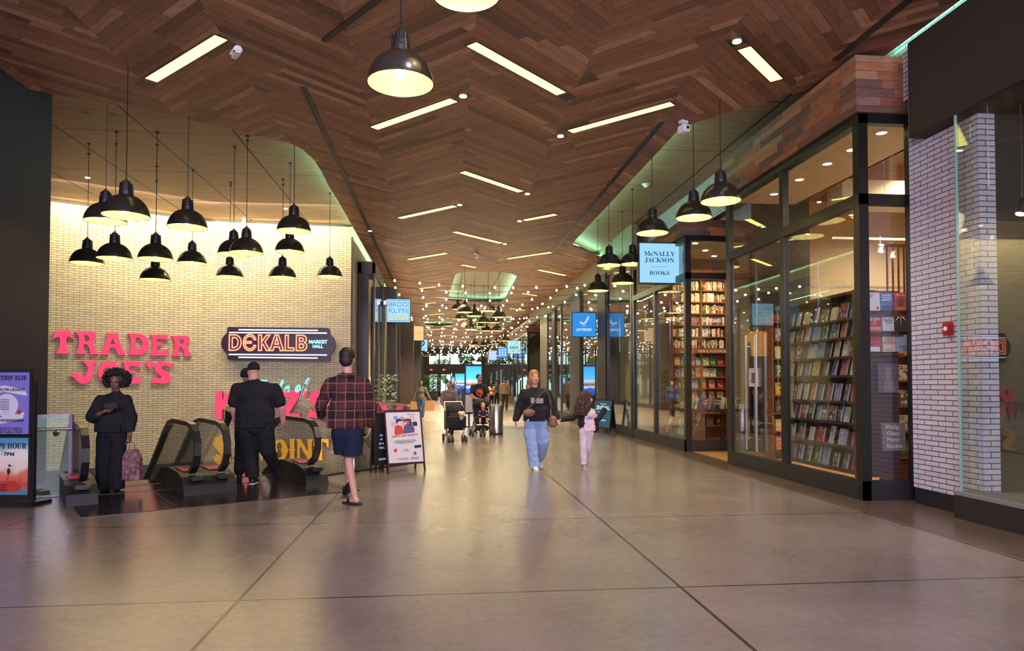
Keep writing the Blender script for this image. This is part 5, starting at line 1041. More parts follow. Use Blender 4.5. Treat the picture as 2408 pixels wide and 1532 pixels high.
# white low stair rail: timber balustrade going up at the back
a = Vector((8.3, 12.6, 0)); r = empty('stair_railing', (8.75, 12.6, 2.4)); tag(r, 'red-brown timber stair railing with thin balusters rising at the back of the bookshop', 'railing')
H0, H1 = (-0.25, 1.9), (1.25, 2.35)
MB().bar((-0.3, 0, 1.75), (0.15, 0, 1.75), 0.06, 0.05).bar((0.1, 0, 1.75), (1.4, 0, 2.45), 0.06, 0.05).bar((-0.3, 0, 0.3), (1.4, 0, 0.55), 0.06, 0.09).build('handrail', 'rwood', r)
for k in range(14):
    x = -0.25 + 0.115 * k; zt = 1.75 if x < 0.12 else 1.75 + (x - 0.1) * 0.54
    MB().box(x - 0.013, x + 0.013, -0.013, 0.013, 0.3 + 0.15 * x, zt).build('baluster', 'rwood', r)
MB().box(0.42, 0.5, -0.04, 0.04, -2.4, 2.1).build('newel_post', 'rwood', r)
r = empty('inner_bookshelf', (6.72, 13.3, 0)); tag(r, 'narrow warm bookshelf glimpsed through the bookshop glass door', 'bookcase')
MB().box(-0.22, 0.16, 0.24, 0.27, 0, 2.9).box(-0.22, -0.19, -0.05, 0.24, 0, 2.9).box(0.13, 0.16, -0.05, 0.24, 0, 2.9).build('carcass', 'shelf', r)
for i in range(8):
    z = 0.2 + 0.36 * i; MB().box(-0.19, 0.13, -0.05, 0.24, z - 0.02, z).build('shelf', 'shelf', r)
    if i < 7:
        cn = ['orange', 'cream', 'brown', 'yellow', 'green', 'cream', 'grey'][i]; face_book((6.69, 13.3, z + 0.002), 0, -0.12, cn, '%s book on the %s shelf up of the narrow shelf behind the glass door' % (cn, ordn(i)), 'books on the narrow inner shelf', (1.2, 1, 1))
# ceiling ducts and rails in the bookshop
r = empty('air_duct', (8.6, 12.0, 4.9)); tag(r, 'cream rectangular air duct with a grille under the bookshop ceiling', 'air duct')
MB().box(-1.5, 2.2, -0.25, 0.25, -0.2, 0.25).build('duct_body', 'cream', r); MB().box(-0.1, 0.35, -0.265, -0.25, -0.12, 0.15).build('grille', 'dgrey', r)
r = empty('light_track', (8.2, 11.9, 4.12)); tag(r, 'thin white lighting track above the bookshop floor', 'light track'); MB().box(-1.2, 2.4, -0.02, 0.02, -0.02, 0.02).box(-0.8, -0.78, 0, 0.02, 0, 1.5).box(1.6, 1.62, 0, 0.02, 0, 1.5).build('rail', 'white', r)
r = empty('light_track', (8.4, 13.0, 3.4)); tag(r, 'lower thin white lighting track deeper in the bookshop', 'light track'); MB().box(-1.2, 2.4, -0.02, 0.02, -0.02, 0.02).build('rail', 'white', r)
r = empty('linear_shop_light', (7.9, 11.2, 4.55), 0.1); tag(r, 'slim white linear light hanging inside the bookshop', 'ceiling light'); MB().box(-0.6, 0.6, -0.03, 0.03, -0.02, 0.02).build('diffuser', 'spot', r); MB().cyl((-0.4, 0, 0.5), 0.004, 1.0, seg=5).cyl((0.4, 0, 0.5), 0.004, 1.0, seg=5).build('wires', 'white', r)
# glass door with pulls: far part of the first bay
for k, y in enumerate((11.45, 11.85)):
    r = empty('door_pull', (XF - 0.03, y, 1.35)); tag(r, 'long vertical steel door pull on the bookshop glass door, %s one' % ('nearer', 'farther')[k], 'door handle', 'steel pulls on the bookshop door')
    MB().tube([(0, 0, -1.0), (0, 0, 1.0)], 0.018, 10).tube([(0, 0, -0.8), (0.08, 0, -0.8)], 0.012, 8).tube([(0, 0, 0.8), (0.08, 0, 0.8)], 0.012, 8).build('bar', 'steel', r)
a = atX(1766, 915, XF - 0.02); r = empty('paper_notice', (XF + 0.03, a.y, 1.45)); tag(r, 'white paper notice with a drawing taped on the bookshop door glass', 'notice')
MB().box(-0.004, 0.0, -0.18, 0.18, 0, 0.32).build('sheet', 'paper', r); MB().box(-0.006, -0.004, -0.06, 0.08, 0.06, 0.24).build('drawing', 'tgrey', r); MB().box(-0.0065, -0.004, -0.1, 0.1, 0.09, 0.12).build('red_stroke', 'tred', r)
a = atY(1780, 800, 13.6); r = empty('tote_bag', (a.x, 13.5, 2.05)); tag(r, 'mustard yellow shirt-like tote hanging behind the bookshop door glass', 'tote bag')
MB().prism([(-0.17, 0), (0.17, 0), (0.2, 0.3), (0.3, 0.26), (0.26, 0.44), (0.12, 0.5), (-0.12, 0.5), (-0.26, 0.44), (-0.3, 0.26), (-0.2, 0.3)], -0.04, 0.04, frame_matrix(Vector((0, 0, 0)), (1, 0, 0), (0, 0, 1))).build('fabric', plain('mustard_cloth', srgb(190, 140, 50), 0.8), r)
MB().tube([(-0.08, 0, 0.5), (0, 0, 0.75), (0.08, 0, 0.5)], 0.01, 6).tube([(0, 0, 0.75), (0, 0, 2.6)], 0.004, 5).build('hanging_cord', 'black', r)
# ---------------------------------------------------------------- far bay: tall bookcase, table, magazine rack
YC = 17.5; xa, xb = 5.92, 7.35
r = empty('tall_bookcase', ((xa + xb) / 2, YC, 0)); tag(r, 'tall warm lit timber bookcase filling the far bookshop bay', 'bookcase')
hw = (xb - xa) / 2; rowz = [0.42, 0.75, 1.08, 1.38, 1.68, 1.98, 2.42, 2.72, 3.02, 3.32, 3.62, 3.92]
for z in rowz: MB().box(-hw, hw, 0, 0.3, z - 0.03, z).build('shelf', 'shelf', r)
MB().box(-hw, hw, 0.3, 0.33, 0, 4.45).build('back_panel', 'shelf', r)
for x in (-hw, -0.28, 0.05, hw): MB().box(x - 0.015, x + 0.015, -0.0, 0.3, 0.1, 4.4).build('upright', 'shelf', r)
MB().box(-hw, hw, -0.01, 0.32, 4.28, 4.45).build('cornice', 'shelf', r); MB().box(-hw, hw, -0.015, 0.0, 2.28, 2.39).build('header_board', 'shelf', r)
MB().box(-hw, hw, -0.01, 0.3, 0, 0.12).build('base', 'shelf', r)
text_mesh(bs('NEW & NOTEWORTHY'), 0.10, frame_matrix(Vector((0.42, -0.02, 2.335)), (1, 0, 0), (0, 0, 1)), 'twhite', 'lettering', r, 0.001, width=0.95)
cxr = (xa + xb) / 2
sp = MB().box(-0.5, 0.5, 0, 0.16, 0, 0.22).build('book', 'spine'); spm = sp.data; bpy.data.objects.remove(sp)
def spine(p, rz, th, h, cn, label, group, tilt=0.0, rx=0.0, dpt=1.0):
    b = bpy.data.objects.new('book', spm); COL.objects.link(b); b.location = p; b.rotation_euler = (rx, tilt, rz); b.scale = (th, dpt, h / 0.22); b.color = srgb(*COLS[cn]); tag(b, label, 'book', group); return b
SPC = ['cream', 'white', 'brown', 'black', 'cream', 'cream', 'white', 'brown', 'grey', 'red', 'cream', 'white', 'brown', 'green', 'blue', 'cream', 'orange']
for i, z in enumerate(rowz[6:]):
    x = xa + 0.03; j = 0
    while x < xb - 0.05:
        if abs(x + 0.02 - (cxr - 0.28)) < 0.035 or abs(x + 0.02 - (cxr + 0.05)) < 0.035: x += 0.04; continue
        th = rr.uniform(0.03, 0.05); cn = rr.choice(SPC); h = rr.uniform(0.17, 0.24)
        if rr.random() < 0.06 and x < xb - 0.25:
            face_book((x + 0.09, YC + 0.06, z + 0.002), 0, -0.05, cn, '%s face-out book on the %s shelf above the lettered board, place %d' % (cn, ordn(i), j + 1), 'books in the tall bookcase', (1, 1, 0.95)); x += 0.18; j += 1; continue
        spine((x + th / 2, YC + 0.04, z), 0, th * 0.94, h, cn, '%s book spine, %s from the left on the %s shelf above the lettered board' % (cn, ordn(j), ordn(i)), 'books in the tall bookcase', rr.uniform(-0.03, 0.03)); x += th; j += 1
FO = [['brown', 'cream', 'white', 'grey', 'black'], ['cream', 'purple', 'teal', 'pink', 'yellow', 'brown'], ['purple', 'grey', 'pink', 'light blue', 'orange', 'yellow'], ['purple', 'pink', 'lilac', 'orange', 'pink', 'red'], ['grey', 'lilac', 'brown', 'orange', 'cream', 'white', 'brown'], ['yellow', 'blue', 'brown', 'light blue', 'cream', 'green', 'red']]
for i, z in enumerate(rowz[:6]):
    n = len(FO[i])
    for j, cn in enumerate(FO[i]):
        x = xa + 0.14 + (xb - xa - 0.28) * j / (n - 1)
        face_book((x, YC + 0.05, z + 0.002), rr.uniform(-0.1, 0.1), -0.18, cn, '%s face-out book, %s from the left on the %s shelf below the lettered board' % (cn, ordn(j), ordn(5 - i)), 'books in the tall bookcase', (0.9 + 0.2 * rr.random(), 1, rr.uniform(0.8, 1.0)))
# table with books
r = empty('display_table', (6.15, 16.1, 0)); tag(r, 'dark timber display table with books behind the far bay glass', 'table')
MB().box(-0.62, 0.75, -0.9, 0.5, 0.86, 0.93, bev=0.01).build('table_top', 'dshelf', r)
for x, y in ((-0.55, -0.82), (0.68, -0.82), (-0.55, 0.42), (0.68, 0.42)): MB().box(x - 0.04, x + 0.04, y - 0.04, y + 0.04, 0, 0.86).build('leg', 'dshelf', r)
for j in range(12):
    cn = ['cream', 'white', 'blue', 'red', 'light blue', 'grey', 'black', 'white', 'yellow', 'black', 'white', 'cream'][j]
    spine((5.60 + 0.105 * j, 15.32, 0.932), 0, 0.045, 0.25, cn, '%s upright book on the display table, %s from the left' % (cn, ordn(j)), 'upright books on the display table', 0.22 if j < 8 else -0.1)
for s_, (x, n) in enumerate(((5.60, 6), (6.27, 7), (6.55, 5))):
    for j in range(n):
        spine((x + rr.uniform(-0.01, 0.01), 15.62, 0.932 + 0.026 * j), 0, 0.2, 0.025, rr.choice(['white', 'cream', 'light blue', 'grey']), '%s book from the bottom of the %s flat pile on the display table' % (ordn(j), ('left', 'middle', 'right')[s_]), 'flat piles on the display table', 0, 0, 0.9)
# magazine rack along the side glass
r = empty('magazine_rack', (5.62, 15.95, 0.25)); tag(r, 'sloping dark magazine rack with three tiers behind the far bay side glass', 'rack')
for k in range(3): MB().bar((-0.02 + 0.07 * k, -0.75, 0.05 + 0.17 * k), (-0.02 + 0.07 * k, 1.15, 0.05 + 0.17 * k), 0.09, 0.02).build('tier', 'dshelf', r)
for y in (-0.75, 1.15): MB().prism([(-0.07, 0), (0.25, 0), (0.25, 0.5), (0.16, 0.5)], y - 0.01, y + 0.01, Matrix(((1, 0, 0, 0), (0, 0, 1, 0), (0, 1, 0, 0), (0, 0, 0, 1)))).build('end_panel', 'dshelf', r)
for k in range(3):
    for j in range(9):
        cn = rr.choice(['red', 'white', 'cream', 'green', 'yellow', 'light blue', 'grey', 'black', 'pink', 'lilac', 'orange'])
        face_book((5.58 + 0.07 * k, 17.02 - 0.215 * j, 0.315 + 0.17 * k), -PI / 2 + rr.uniform(-0.15, 0.15), -0.3, cn, '%s magazine, %s from the left on the %s tier of the sloping rack' % (cn, ordn(j), ('bottom', 'middle', 'top')[k]), 'magazines in the sloping rack', (1.1, 0.35, 0.85), 'magazine')
# planter with a green plant inside the far bay
r = empty('planter', (6.15, 18.4, 0.26)); tag(r, 'square timber planter with a leafy green plant inside the far bay', 'planter')
MB().box(-0.35, 0.35, -0.3, 0.3, -0.24, 0.72).build('box', 'shelf', r)
def leafy(n, h0, h1, rad, seed, wid=0.03):
    m = MB(); q = random.Random(seed)
    for _ in range(n):
        a = q.uniform(0, 2 * PI); rr_ = rad * q.uniform(0.2, 1.0); z = q.uniform(h0, h1); L = q.uniform(0.12, 0.26)
        b = Vector((math.cos(a) * rr_ * 0.7, math.sin(a) * rr_ * 0.7, z)); d = Vector((math.cos(a), math.sin(a), q.uniform(-0.2, 0.9))).normalized(); sd = d.cross(Vector((0, 0, 1))).normalized() * wid
        v = [m.bm.verts.new(x) for x in (b, b + d * L * 0.4 + sd, b + d * L - Vector((0, 0, 0.03)), b + d * L * 0.4 - sd, b + d * L * 0.45 + Vector((0, 0, 0.012)))]
        for t_ in ((0, 1, 4), (1, 2, 4), (2, 3, 4), (3, 0, 4)): m.bm.faces.new([v[i] for i in t_])
    return m
leafy(220, 0.75, 1.6, 0.3, 4, 0.05).build('foliage', plain('bright_leaves', srgb(96, 150, 60), 0.6), r, fix=False)
MB().cyl((0, 0, 1.0), 0.03, 0.7, seg=8).build('stem', 'dshelf', r)
p = atY(2325, 430, 7.0); r = empty('hanging_sensor', (p.x, 7.0, p.z)); tag(r, 'thin cord with a small white tip hanging behind the far right shop glass', 'sensor')
MB().cyl((0, 0, (4.54 - p.z) / 2), 0.003, 4.54 - p.z, seg=6).build('cord', 'steel', r); MB().cyl((0, 0, 0.0), 0.011, 0.05, seg=10).build('tip', 'white', r)
r = empty('track_spotlight', (p.x + 0.3, 6.9, 3.4)); tag(r, 'dark spotlight behind the far right shop glass at the photo edge', 'spotlight'); MB().cyl((0, 0, 0), 0.05, 0.16, seg=16, rot=Matrix.Rotation(0.35, 4, 'Y')).cyl((0, 0, 0.6), 0.01, 1.1, seg=6).build('can', 'black', r); MB().cyl((-0.028, 0, -0.078), 0.042, 0.01, seg=16, rot=Matrix.Rotation(0.35, 4, 'Y')).build('lens', 'spot', r)
# fire alarm strobe on the white brick
a = atX(2231, 774, 5.93); r = empty('fire_alarm', (5.95, a.y, a.z)); tag(r, 'red fire alarm strobe on the white brick wall', 'fire alarm')
MB().box(-0.06, 0, -0.06, 0.06, -0.075, 0.075, bev=0.008).build('box', plain('alarm_red', srgb(170, 10, 30), 0.35), r); MB().sph((-0.065, 0.0, 0.0), 0.028, (0.6, 1, 1)).build('strobe_lens', 'white', r)
# far hall: bin, kiosks, planter, frame, exit signs
a = atZ(1164, 1024); r = empty('litter_bin', (a.x + 0.06, a.y + 0.35, 0)); tag(r, 'round brushed steel litter bin in the middle of the hall', 'litter bin')
MB().lathe([(0.0, 0.0), (0.205, 0.0), (0.205, 0.86), (0.195, 0.88), (0.15, 0.88), (0.14, 0.84), (0, 0.84)], seg=40).build('drum', 'steel', r, smooth=True); MB().lathe([(0.207, 0.0), (0.21, 0.03), (0.207, 0.05)], seg=40).build('base_ring', 'black', r)
t = NT('screen_picture'); s = t.sep(t.gen()); nz = t.noise(t.gen(), 6, 3)
cc = t.ramp(t.M('ADD', s[2], t.M('MULTIPLY', t.M('SUBTRACT', nz, 0.5), 0.16)), [(0.0, (0.01, 0.05, 0.35)), (0.22, (0.02, 0.1, 0.5)), (0.26, (0.5, 0.7, 0.9)), (0.36, (0.12, 0.04, 0.04)), (0.5, (0.5, 0.6, 0.7)), (0.56, (0.08, 0.5, 0.9)), (1, (0.02, 0.33, 0.82))])
t.P(col=(0, 0, 0), ecol=cc, estr=1.0); MT['screen'] = t.m
for (u0, v0, u1, v1, Y, lb) in ((1096, 862, 1132, 930, 42, 'large lit advertising screen on a black kiosk, nearer one'), (1071, 880, 1092, 915, 50, 'smaller lit advertising screen on a black kiosk farther away'), (1062, 888, 1069, 906, 56, 'tiny lit screen left of the two advertising kiosks')):
    a, b = atY(u0, v0, Y), atY(u1, v1, Y); r = empty('advertising_kiosk', ((a.x + b.x) / 2, Y, 0)); tag(r, lb, 'advertising screen'); h = (b.x - a.x) / 2
    MB().box(-h - 0.06, h + 0.06, 0, 0.3, 0, a.z + 0.08, bev=0.01).build('case', 'black', r); MB().box(-h, h, -0.02, 0, max(b.z, 0.25), a.z).build('screen', 'screen', r)
a = atZ(1030, 943); r = empty('planter_box', (a.x, a.y, 0)); tag(r, 'black planter box with a bushy plant on the left of the far hall', 'planter')
a2 = atY(1000, 893, a.y); MB().box(-1.0, 0.0, 0, 1.0, 0, 0.85).build('box', 'black', r)
fo = leafy(700, 0.8, 2.3, 1.25, 9, 0.09).build('foliage', plain('far_leaves', srgb(70, 104, 50), 0.6), r, loc=(-0.5, 0.5, 0), fix=False)
a = atZ(860, 1010); r = empty('potted_palm', (-1.75, 23.0, 0)); tag(r, 'pale frosted bushy plant standing beside the left shopfront corner', 'plant')
for k, (u0, v0, u1, v1) in enumerate(((1011, 867, 1018, 872), (1041, 867, 1048, 872))):
    p = atY(u0 + 3, 870, YE - 0.2); r2 = empty('exit_sign', p); tag(r2, 'small red lit exit sign above the %s far door' % ('left', 'right')[k], 'exit sign', 'exit signs above the far doors')
    MB().box(-0.17, 0.17, 0, 0.06, -0.1, 0.1).build('box', neon('exit_red_%d' % k, (0.9, 0.1, 0.1), 1.0), r2); text_mesh('EXIT', 0.14, frame_matrix(Vector((0, -0.01, 0)), (1, 0, 0), (0, 0, 1)), 't_white', 'lettering', r2, 0.002)
leafy(160, 0.5, 1.75, 0.35, 12, 0.04).build('foliage', plain('pale_leaves', srgb(170, 196, 180), 0.6), r, fix=False); MB().lathe([(0, 0), (0.2, 0), (0.24, 0.5), (0.2, 0.5), (0, 0.48)], seg=20).build('pot', 'black', r)
r = empty('framed_notice', (1.45, 27.0, 0)); p = atY(1091, 925, 24.5); q = atY(1115, 970, 24.5)
r.location = ((p.x + q.x) / 2, 24.5, 0); tag(r, 'black framed notice board on legs behind the man in the black tee', 'notice board'); h = (q.x - p.x) / 2
MB().box(-h, h, 0, 0.05, q.z - 0.06, p.z).build('frame', 'black', r); MB().box(-h + 0.05, h - 0.05, -0.01, 0, q.z + 0.0, p.z - 0.06).build('sheet', 'paper', r); MB().box(-0.03, 0.03, 0, 0.05, 0, q.z).box(-0.25, 0.25, -0.15, 0.2, 0, 0.02).build('stand', 'black', r)
# ================================================================ PEOPLE
def V3(*a): return Vector(a)
class BB(MB):
    def cone2(s, p, q, r1, r2, seg=14):
        p, q = Vector(p), Vector(q); d = q - p
        for c, r in ((p, r1), (q, r2)): s.sph(c, r, seg=seg)
        if d.length > 1e-4:
            rot = d.to_track_quat('Z', 'Y').to_matrix().to_4x4()
            r = bmesh.ops.create_cone(s.bm, cap_ends=True, segments=seg, radius1=r1, radius2=r2, depth=d.length); s.xf(r['verts'], (p + q) / 2, rot)
        return s
    def chain(s, pts, rad):
        for a, b, r1, r2 in zip(pts, pts[1:], rad, rad[1:]): s.cone2(a, b, r1, r2)
        return s
    def blob(s, p, r, rz=0.0, rx=0.0):
        s.sph(p, 1.0, r, 18, Matrix.Rotation(rz, 4, 'Z') @ Matrix.Rotation(rx, 4, 'X')); return s
SOFT = ('plaid_overshirt', 'shorts', 'black_tee', 'trousers', 'lime_shirt', 'black_undersleeves', 'black_shirt', 'wide_trousers', 'hoodie', 'cargo_jeans', 'pink_tee', 'black_cardigan', 'pink_trousers', 'top')
def skin_build(mb, name, mat, parent, voxel=0.011, sm=4, extra=None, factor=0.6, cuts=()):
    me = bpy.data.meshes.new(name); mb.bm.to_mesh(me); mb.bm.free()
    o = bpy.data.objects.new(name, me); COL.objects.link(o)
    m = o.modifiers.new('r', 'REMESH'); m.mode = 'VOXEL'; m.voxel_size = voxel; m.use_smooth_shade = True
    k = o.modifiers.new('s', 'SMOOTH'); k.factor = factor; k.iterations = sm
    bpy.context.view_layer.update()
    me2 = bpy.data.meshes.new_from_object(o.evaluated_get(bpy.context.evaluated_depsgraph_get())); o.modifiers.clear()
    if extra is not None:
        b = bmesh.new(); b.from_mesh(me2); b2 = bpy.data.meshes.new('x'); bmesh.ops.recalc_face_normals(extra.bm, faces=extra.bm.faces); extra.bm.to_mesh(b2); extra.bm.free(); b.from_mesh(b2); b.to_mesh(me2); b.free(); me2.polygons.foreach_set('use_smooth', [True] * len(me2.polygons))
    if name in SOFT or cuts:
        b = bmesh.new(); b.from_mesh(me2)
        if name in SOFT:
            b.normal_update(); sd_ = len(KIDS) * 1.37
            for v_ in b.verts:
                c_ = v_.co; v_.co = c_ + v_.normal * (0.009 * noise.noise(Vector((c_.x * 9 + c_.z * 5 + sd_, c_.y * 9, c_.z * 11 - c_.x * 4))) + 0.0035 * noise.noise(Vector((c_.x * 24 + sd_, c_.y * 24, c_.z * 30))))
        for (co, no) in cuts:
            g_ = bmesh.ops.bisect_plane(b, geom=b.verts[:] + b.edges[:] + b.faces[:], plane_co=co, plane_no=no, clear_outer=True)
            ed = [x for x in g_['geom_cut'] if isinstance(x, bmesh.types.BMEdge)]; bmesh.ops.holes_fill(b, edges=ed)
        b.to_mesh(me2); b.free(); me2.polygons.foreach_set('use_smooth', [True] * len(me2.polygons)); me2.set_sharp_from_angle(angle=math.radians(50))
    o.data = me2; me2.name = name; me2.materials.clear(); me2.materials.append(MT[mat] if isinstance(mat, str) else mat); setp(o, parent); return o
def cloth(name, c, rough=0.85, bump=0.5, sc=14):
    t = NT(name); o = t.obj(); n = t.noise(o, sc, 3); n2 = t.noise(o, 90, 2)
    t.P(col=t.mix(n, tuple(x * 0.85 for x in c[:3]), tuple(min(1, x * 1.12) for x in c[:3])), rough=rough, spec=0.25); t.bump(t.M('ADD', n, t.M('MULTIPLY', n2, 0.15)), bump, 0.02); return t.m
MT['skinA'] = plain('light_skin', srgb(206, 150, 132), 0.5, var=0.05); MT['skinB'] = plain('tan_skin', srgb(170, 118, 98), 0.5, var=0.05); MT['skinC'] = plain('brown_skin', srgb(122, 82, 66), 0.5, var=0.05)
MT['hair_d'] = plain('dark_hair', srgb(34, 22, 20), 0.55, var=0.3, scale=80, bump=0.6); MT['hair_b'] = plain('brown_hair', srgb(62, 36, 28), 0.55, var=0.3, scale=60, bump=0.6); MT['hair_l'] = plain('blonde_hair', srgb(150, 104, 66), 0.5, var=0.25, scale=60, bump=0.6)
MT['eye'] = plain('eye_dark', (0.015, 0.01, 0.01), 0.2); MT['lip'] = plain('lip', srgb(150, 70, 70), 0.5)
MT['gjack0'] = plain('grey_shoe_sole', (0.10, 0.095, 0.09), 0.6); MT['blk'] = cloth('black_cloth', (0.016, 0.014, 0.018)); MT['denim'] = cloth('light_denim', srgb(138, 158, 200)); MT['pinkc'] = cloth('pale_pink_cloth', srgb(224, 190, 206)); MT['pinkp'] = cloth('pale_pink_pants', srgb(214, 190, 204))
MT['navy'] = cloth('navy_cloth', srgb(30, 32, 56)); MT['green'] = cloth('hivis_green', srgb(150, 190, 50)); MT['sole'] = plain('white_sole', (0.6, 0.58, 0.56), 0.6); MT['leather'] = plain('brown_leather', srgb(120, 78, 52), 0.45); MT['kraft'] = plain('kraft_paper', srgb(170, 124, 80), 0.7); MT['kraft'].name
t = NT('plaid_cloth'); s = t.sep(t.obj())
def pl(v, st, off, wd): return t.M('GREATER_THAN', t.M('ABSOLUTE', t.M('SUBTRACT', t.M('FRACT', t.M('DIVIDE', t.M('ADD', v, off + 10), st)), 0.5)), 0.5 - wd / st)
nz = t.noise(t.obj(), 6, 3); wx = t.M('ADD', s[0], t.M('MULTIPLY', t.M('SUBTRACT', nz, 0.5), 0.03)); wz = t.M('ADD', s[2], t.M('MULTIPLY', t.M('SUBTRACT', nz, 0.5), 0.03))
f2 = t.noise(t.obj(), 120, 2)
big = t.M('ADD', pl(wx, 0.225, 0.0, 0.05), pl(wz, 0.225, 0.0, 0.05))
c = t.mix(t.M('MULTIPLY', big, 0.5), srgb(50, 32, 36), srgb(92, 46, 44)); c = t.mix(t.M('MULTIPLY', t.M('MINIMUM', t.M('ADD', pl(wx, 0.112, 0.03, 0.006), pl(wz, 0.112, 0.03, 0.006)), 1.0), t.M('MULTIPLY_ADD', f2, 0.7, 0.2)), c, srgb(150, 112, 100))
t.P(col=c, rough=0.9, spec=0.2); t.bump(t.M('ADD', nz, t.M('MULTIPLY', f2, 0.2)), 0.5, 0.02); MT['plaid'] = t.m
def hand(mb, w, d, n, side, curl=0.35, s=1.0):
    """palm and five fingers; w wrist, d pointing direction, n palm normal, side = direction of the thumb"""
    w, d, n, side = Vector(w), Vector(d).normalized(), Vector(n).normalized(), Vector(side).normalized()
    pc = w + d * 0.045 * s
    rot = Matrix((side, d, n)).transposed().to_4x4()
    mb.sph(pc, 1.0, (0.040 * s, 0.052 * s, 0.016 * s), 14, rot)
    for i, (off, L) in enumerate(((0.028, 0.072), (0.010, 0.080), (-0.009, 0.075), (-0.027, 0.060))):
        p = w + d * 0.082 * s + side * off * s; a = curl * (0.8 + 0.15 * i); v = d.copy(); r = 0.0088 * s
        for k, f in enumerate((0.45, 0.32, 0.25)):
            ang = a * (0.6 + k * 0.7); v2 = (d * math.cos(ang) + n * math.sin(ang)); q = p + v2 * L * f * s
            mb.cone2(p, q, r, r * 0.9, 8); p = q; r *= 0.9
    p = w + d * 0.025 * s + side * 0.032 * s; v = (d * 0.75 + side * 0.6 + n * 0.35).normalized(); q = p + v * 0.04 * s; mb.cone2(p, q, 0.011 * s, 0.0095 * s, 8)
    v = (d * 0.95 + side * 0.15 + n * 0.45).normalized(); mb.cone2(q, q + v * 0.03 * s, 0.0095 * s, 0.008 * s, 8)
def head(r, c, yaw, pitch, skin, sc=1.0, face=True, neck=None, parent=None):
    """returns matrix of the head; local -y is the face direction"""
    H = Matrix.Translation(c) @ Matrix.Rotation(yaw, 4, 'Z') @ Matrix.Rotation(pitch, 4, 'X') @ Matrix.Scale(sc, 4)
    return H
def head_geo(mb, H, k=1.0):
    P = lambda x, y, z: H @ Vector((x, y, z)); s = H.to_scale()[0]; rot = H.to_quaternion().to_matrix().to_4x4()
    mb.sph(P(0, 0.01, 0.03), 1.0, (0.076 * s, 0.096 * s, 0.095 * s), 18, rot); mb.sph(P(0, -0.025, -0.03), 1.0, (0.060 * s, 0.066 * s, 0.085 * s), 16, rot)
    mb.sph(P(0, -0.062, -0.085), 1.0, (0.026 * s, 0.02 * s, 0.02 * s), 10, rot)
    mb.cone2(P(0, -0.09, 0.008), P(0, -0.108, -0.028), 0.009 * s, 0.014 * s, 8); mb.sph(P(0, -0.083, 0.032), 1.0, (0.045 * s, 0.012 * s, 0.012 * s), 10, rot)
    for x in (-1, 1): mb.sph(P(0.077 * x, 0.01, -0.01), 1.0, (0.012 * s, 0.02 * s, 0.032 * s), 8, rot); mb.sph(P(0.035 * x, -0.07, -0.025), 0.022 * s, seg=8)
def face_parts(H, parent, brow='hair_d', lip='lip'):
    P = lambda x, y, z: H @ Vector((x, y, z)); s = H.to_scale()[0]; rot = H.to_quaternion().to_matrix().to_4x4()
    m = MB(); 
    for x in (-1, 1): m.sph(P(0.031 * x, -0.088, 0.010), 1.0, (0.0115 * s, 0.005 * s, 0.0052 * s), 10, rot)
    m.build('eyes', 'white', parent, smooth=2); m = MB()
    for x in (-1, 1): m.sph(P(0.031 * x, -0.0925, 0.010), 1.0, (0.0062 * s, 0.004 * s, 0.0056 * s), 8, rot)
    m.build('irises', 'eye', parent, smooth=2); m = MB()
    for x in (-1, 1): m.tube([P(0.014 * x, -0.096, 0.032), P(0.034 * x, -0.095, 0.037), P(0.052 * x, -0.084, 0.030)], 0.0035 * s, 6)
    m.build('eyebrows', brow, parent)
    MB().sph(P(0, -0.092, -0.056), 1.0, (0.023 * s, 0.008 * s, 0.007 * s), 10, rot).build('mouth', lip, parent, smooth=2)
def shoe(r, a, toe, mat='blk', sole='sole', s=1.0, z0=None, open_=False, name='shoe'):
    """a = ankle point, toe = unit direction"""
    a, t_ = Vector(a), Vector(toe).normalized(); 
    b = BB(); h = a - Vector((0, 0, 0.045 * s))
    rz = math.atan2(t_.y, t_.x) - PI / 2; rx = math.asin(max(-1, min(1, t_.z)))
    rot = Matrix.Rotation(rz, 4, 'Z') @ Matrix.Rotation(rx, 4, 'X')
    L = lambda x, y, z: a + (rot @ Vector((x * s, y * s, z * s)))
    if not open_:
        b.sph(L(0, -0.03, -0.035), 1, (0.042 * s, 0.055 * s, 0.05 * s), 12, rot); b.sph(L(0, 0.06, -0.045), 1, (0.045 * s, 0.09 * s, 0.036 * s), 12, rot); b.sph(L(0, 0.13, -0.055), 1, (0.047 * s, 0.06 * s, 0.028 * s), 12, rot); b.cone2(L(0, 0, -0.01), L(0, 0.01, 0.02), 0.045 * s, 0.044 * s, 10)
        o = skin_build(b, name, mat, r, 0.009, 3)
    m = MB(); pts = [(-0.035, -0.08), (-0.045, 0.0), (-0.048, 0.1), (-0.04, 0.17), (0, 0.2), (0.035, 0.17), (0.046, 0.1), (0.04, 0.0), (0.035, -0.08), (0, -0.095)]
    m.prism([(x * s * 1.02, y * s) for x, y in pts], -0.088 * s, -0.062 * s, Matrix.Translation(a) @ rot)
    m.build('sole', sole, r)
    if open_: MB().tube([L(-0.045, 0.08, -0.07), L(-0.02, 0.085, -0.02), L(0.02, 0.085, -0.02), L(0.045, 0.08, -0.07)], 0.012, 6, sq=(0.045, 0.008)).build('sandal_strap', sole, r)
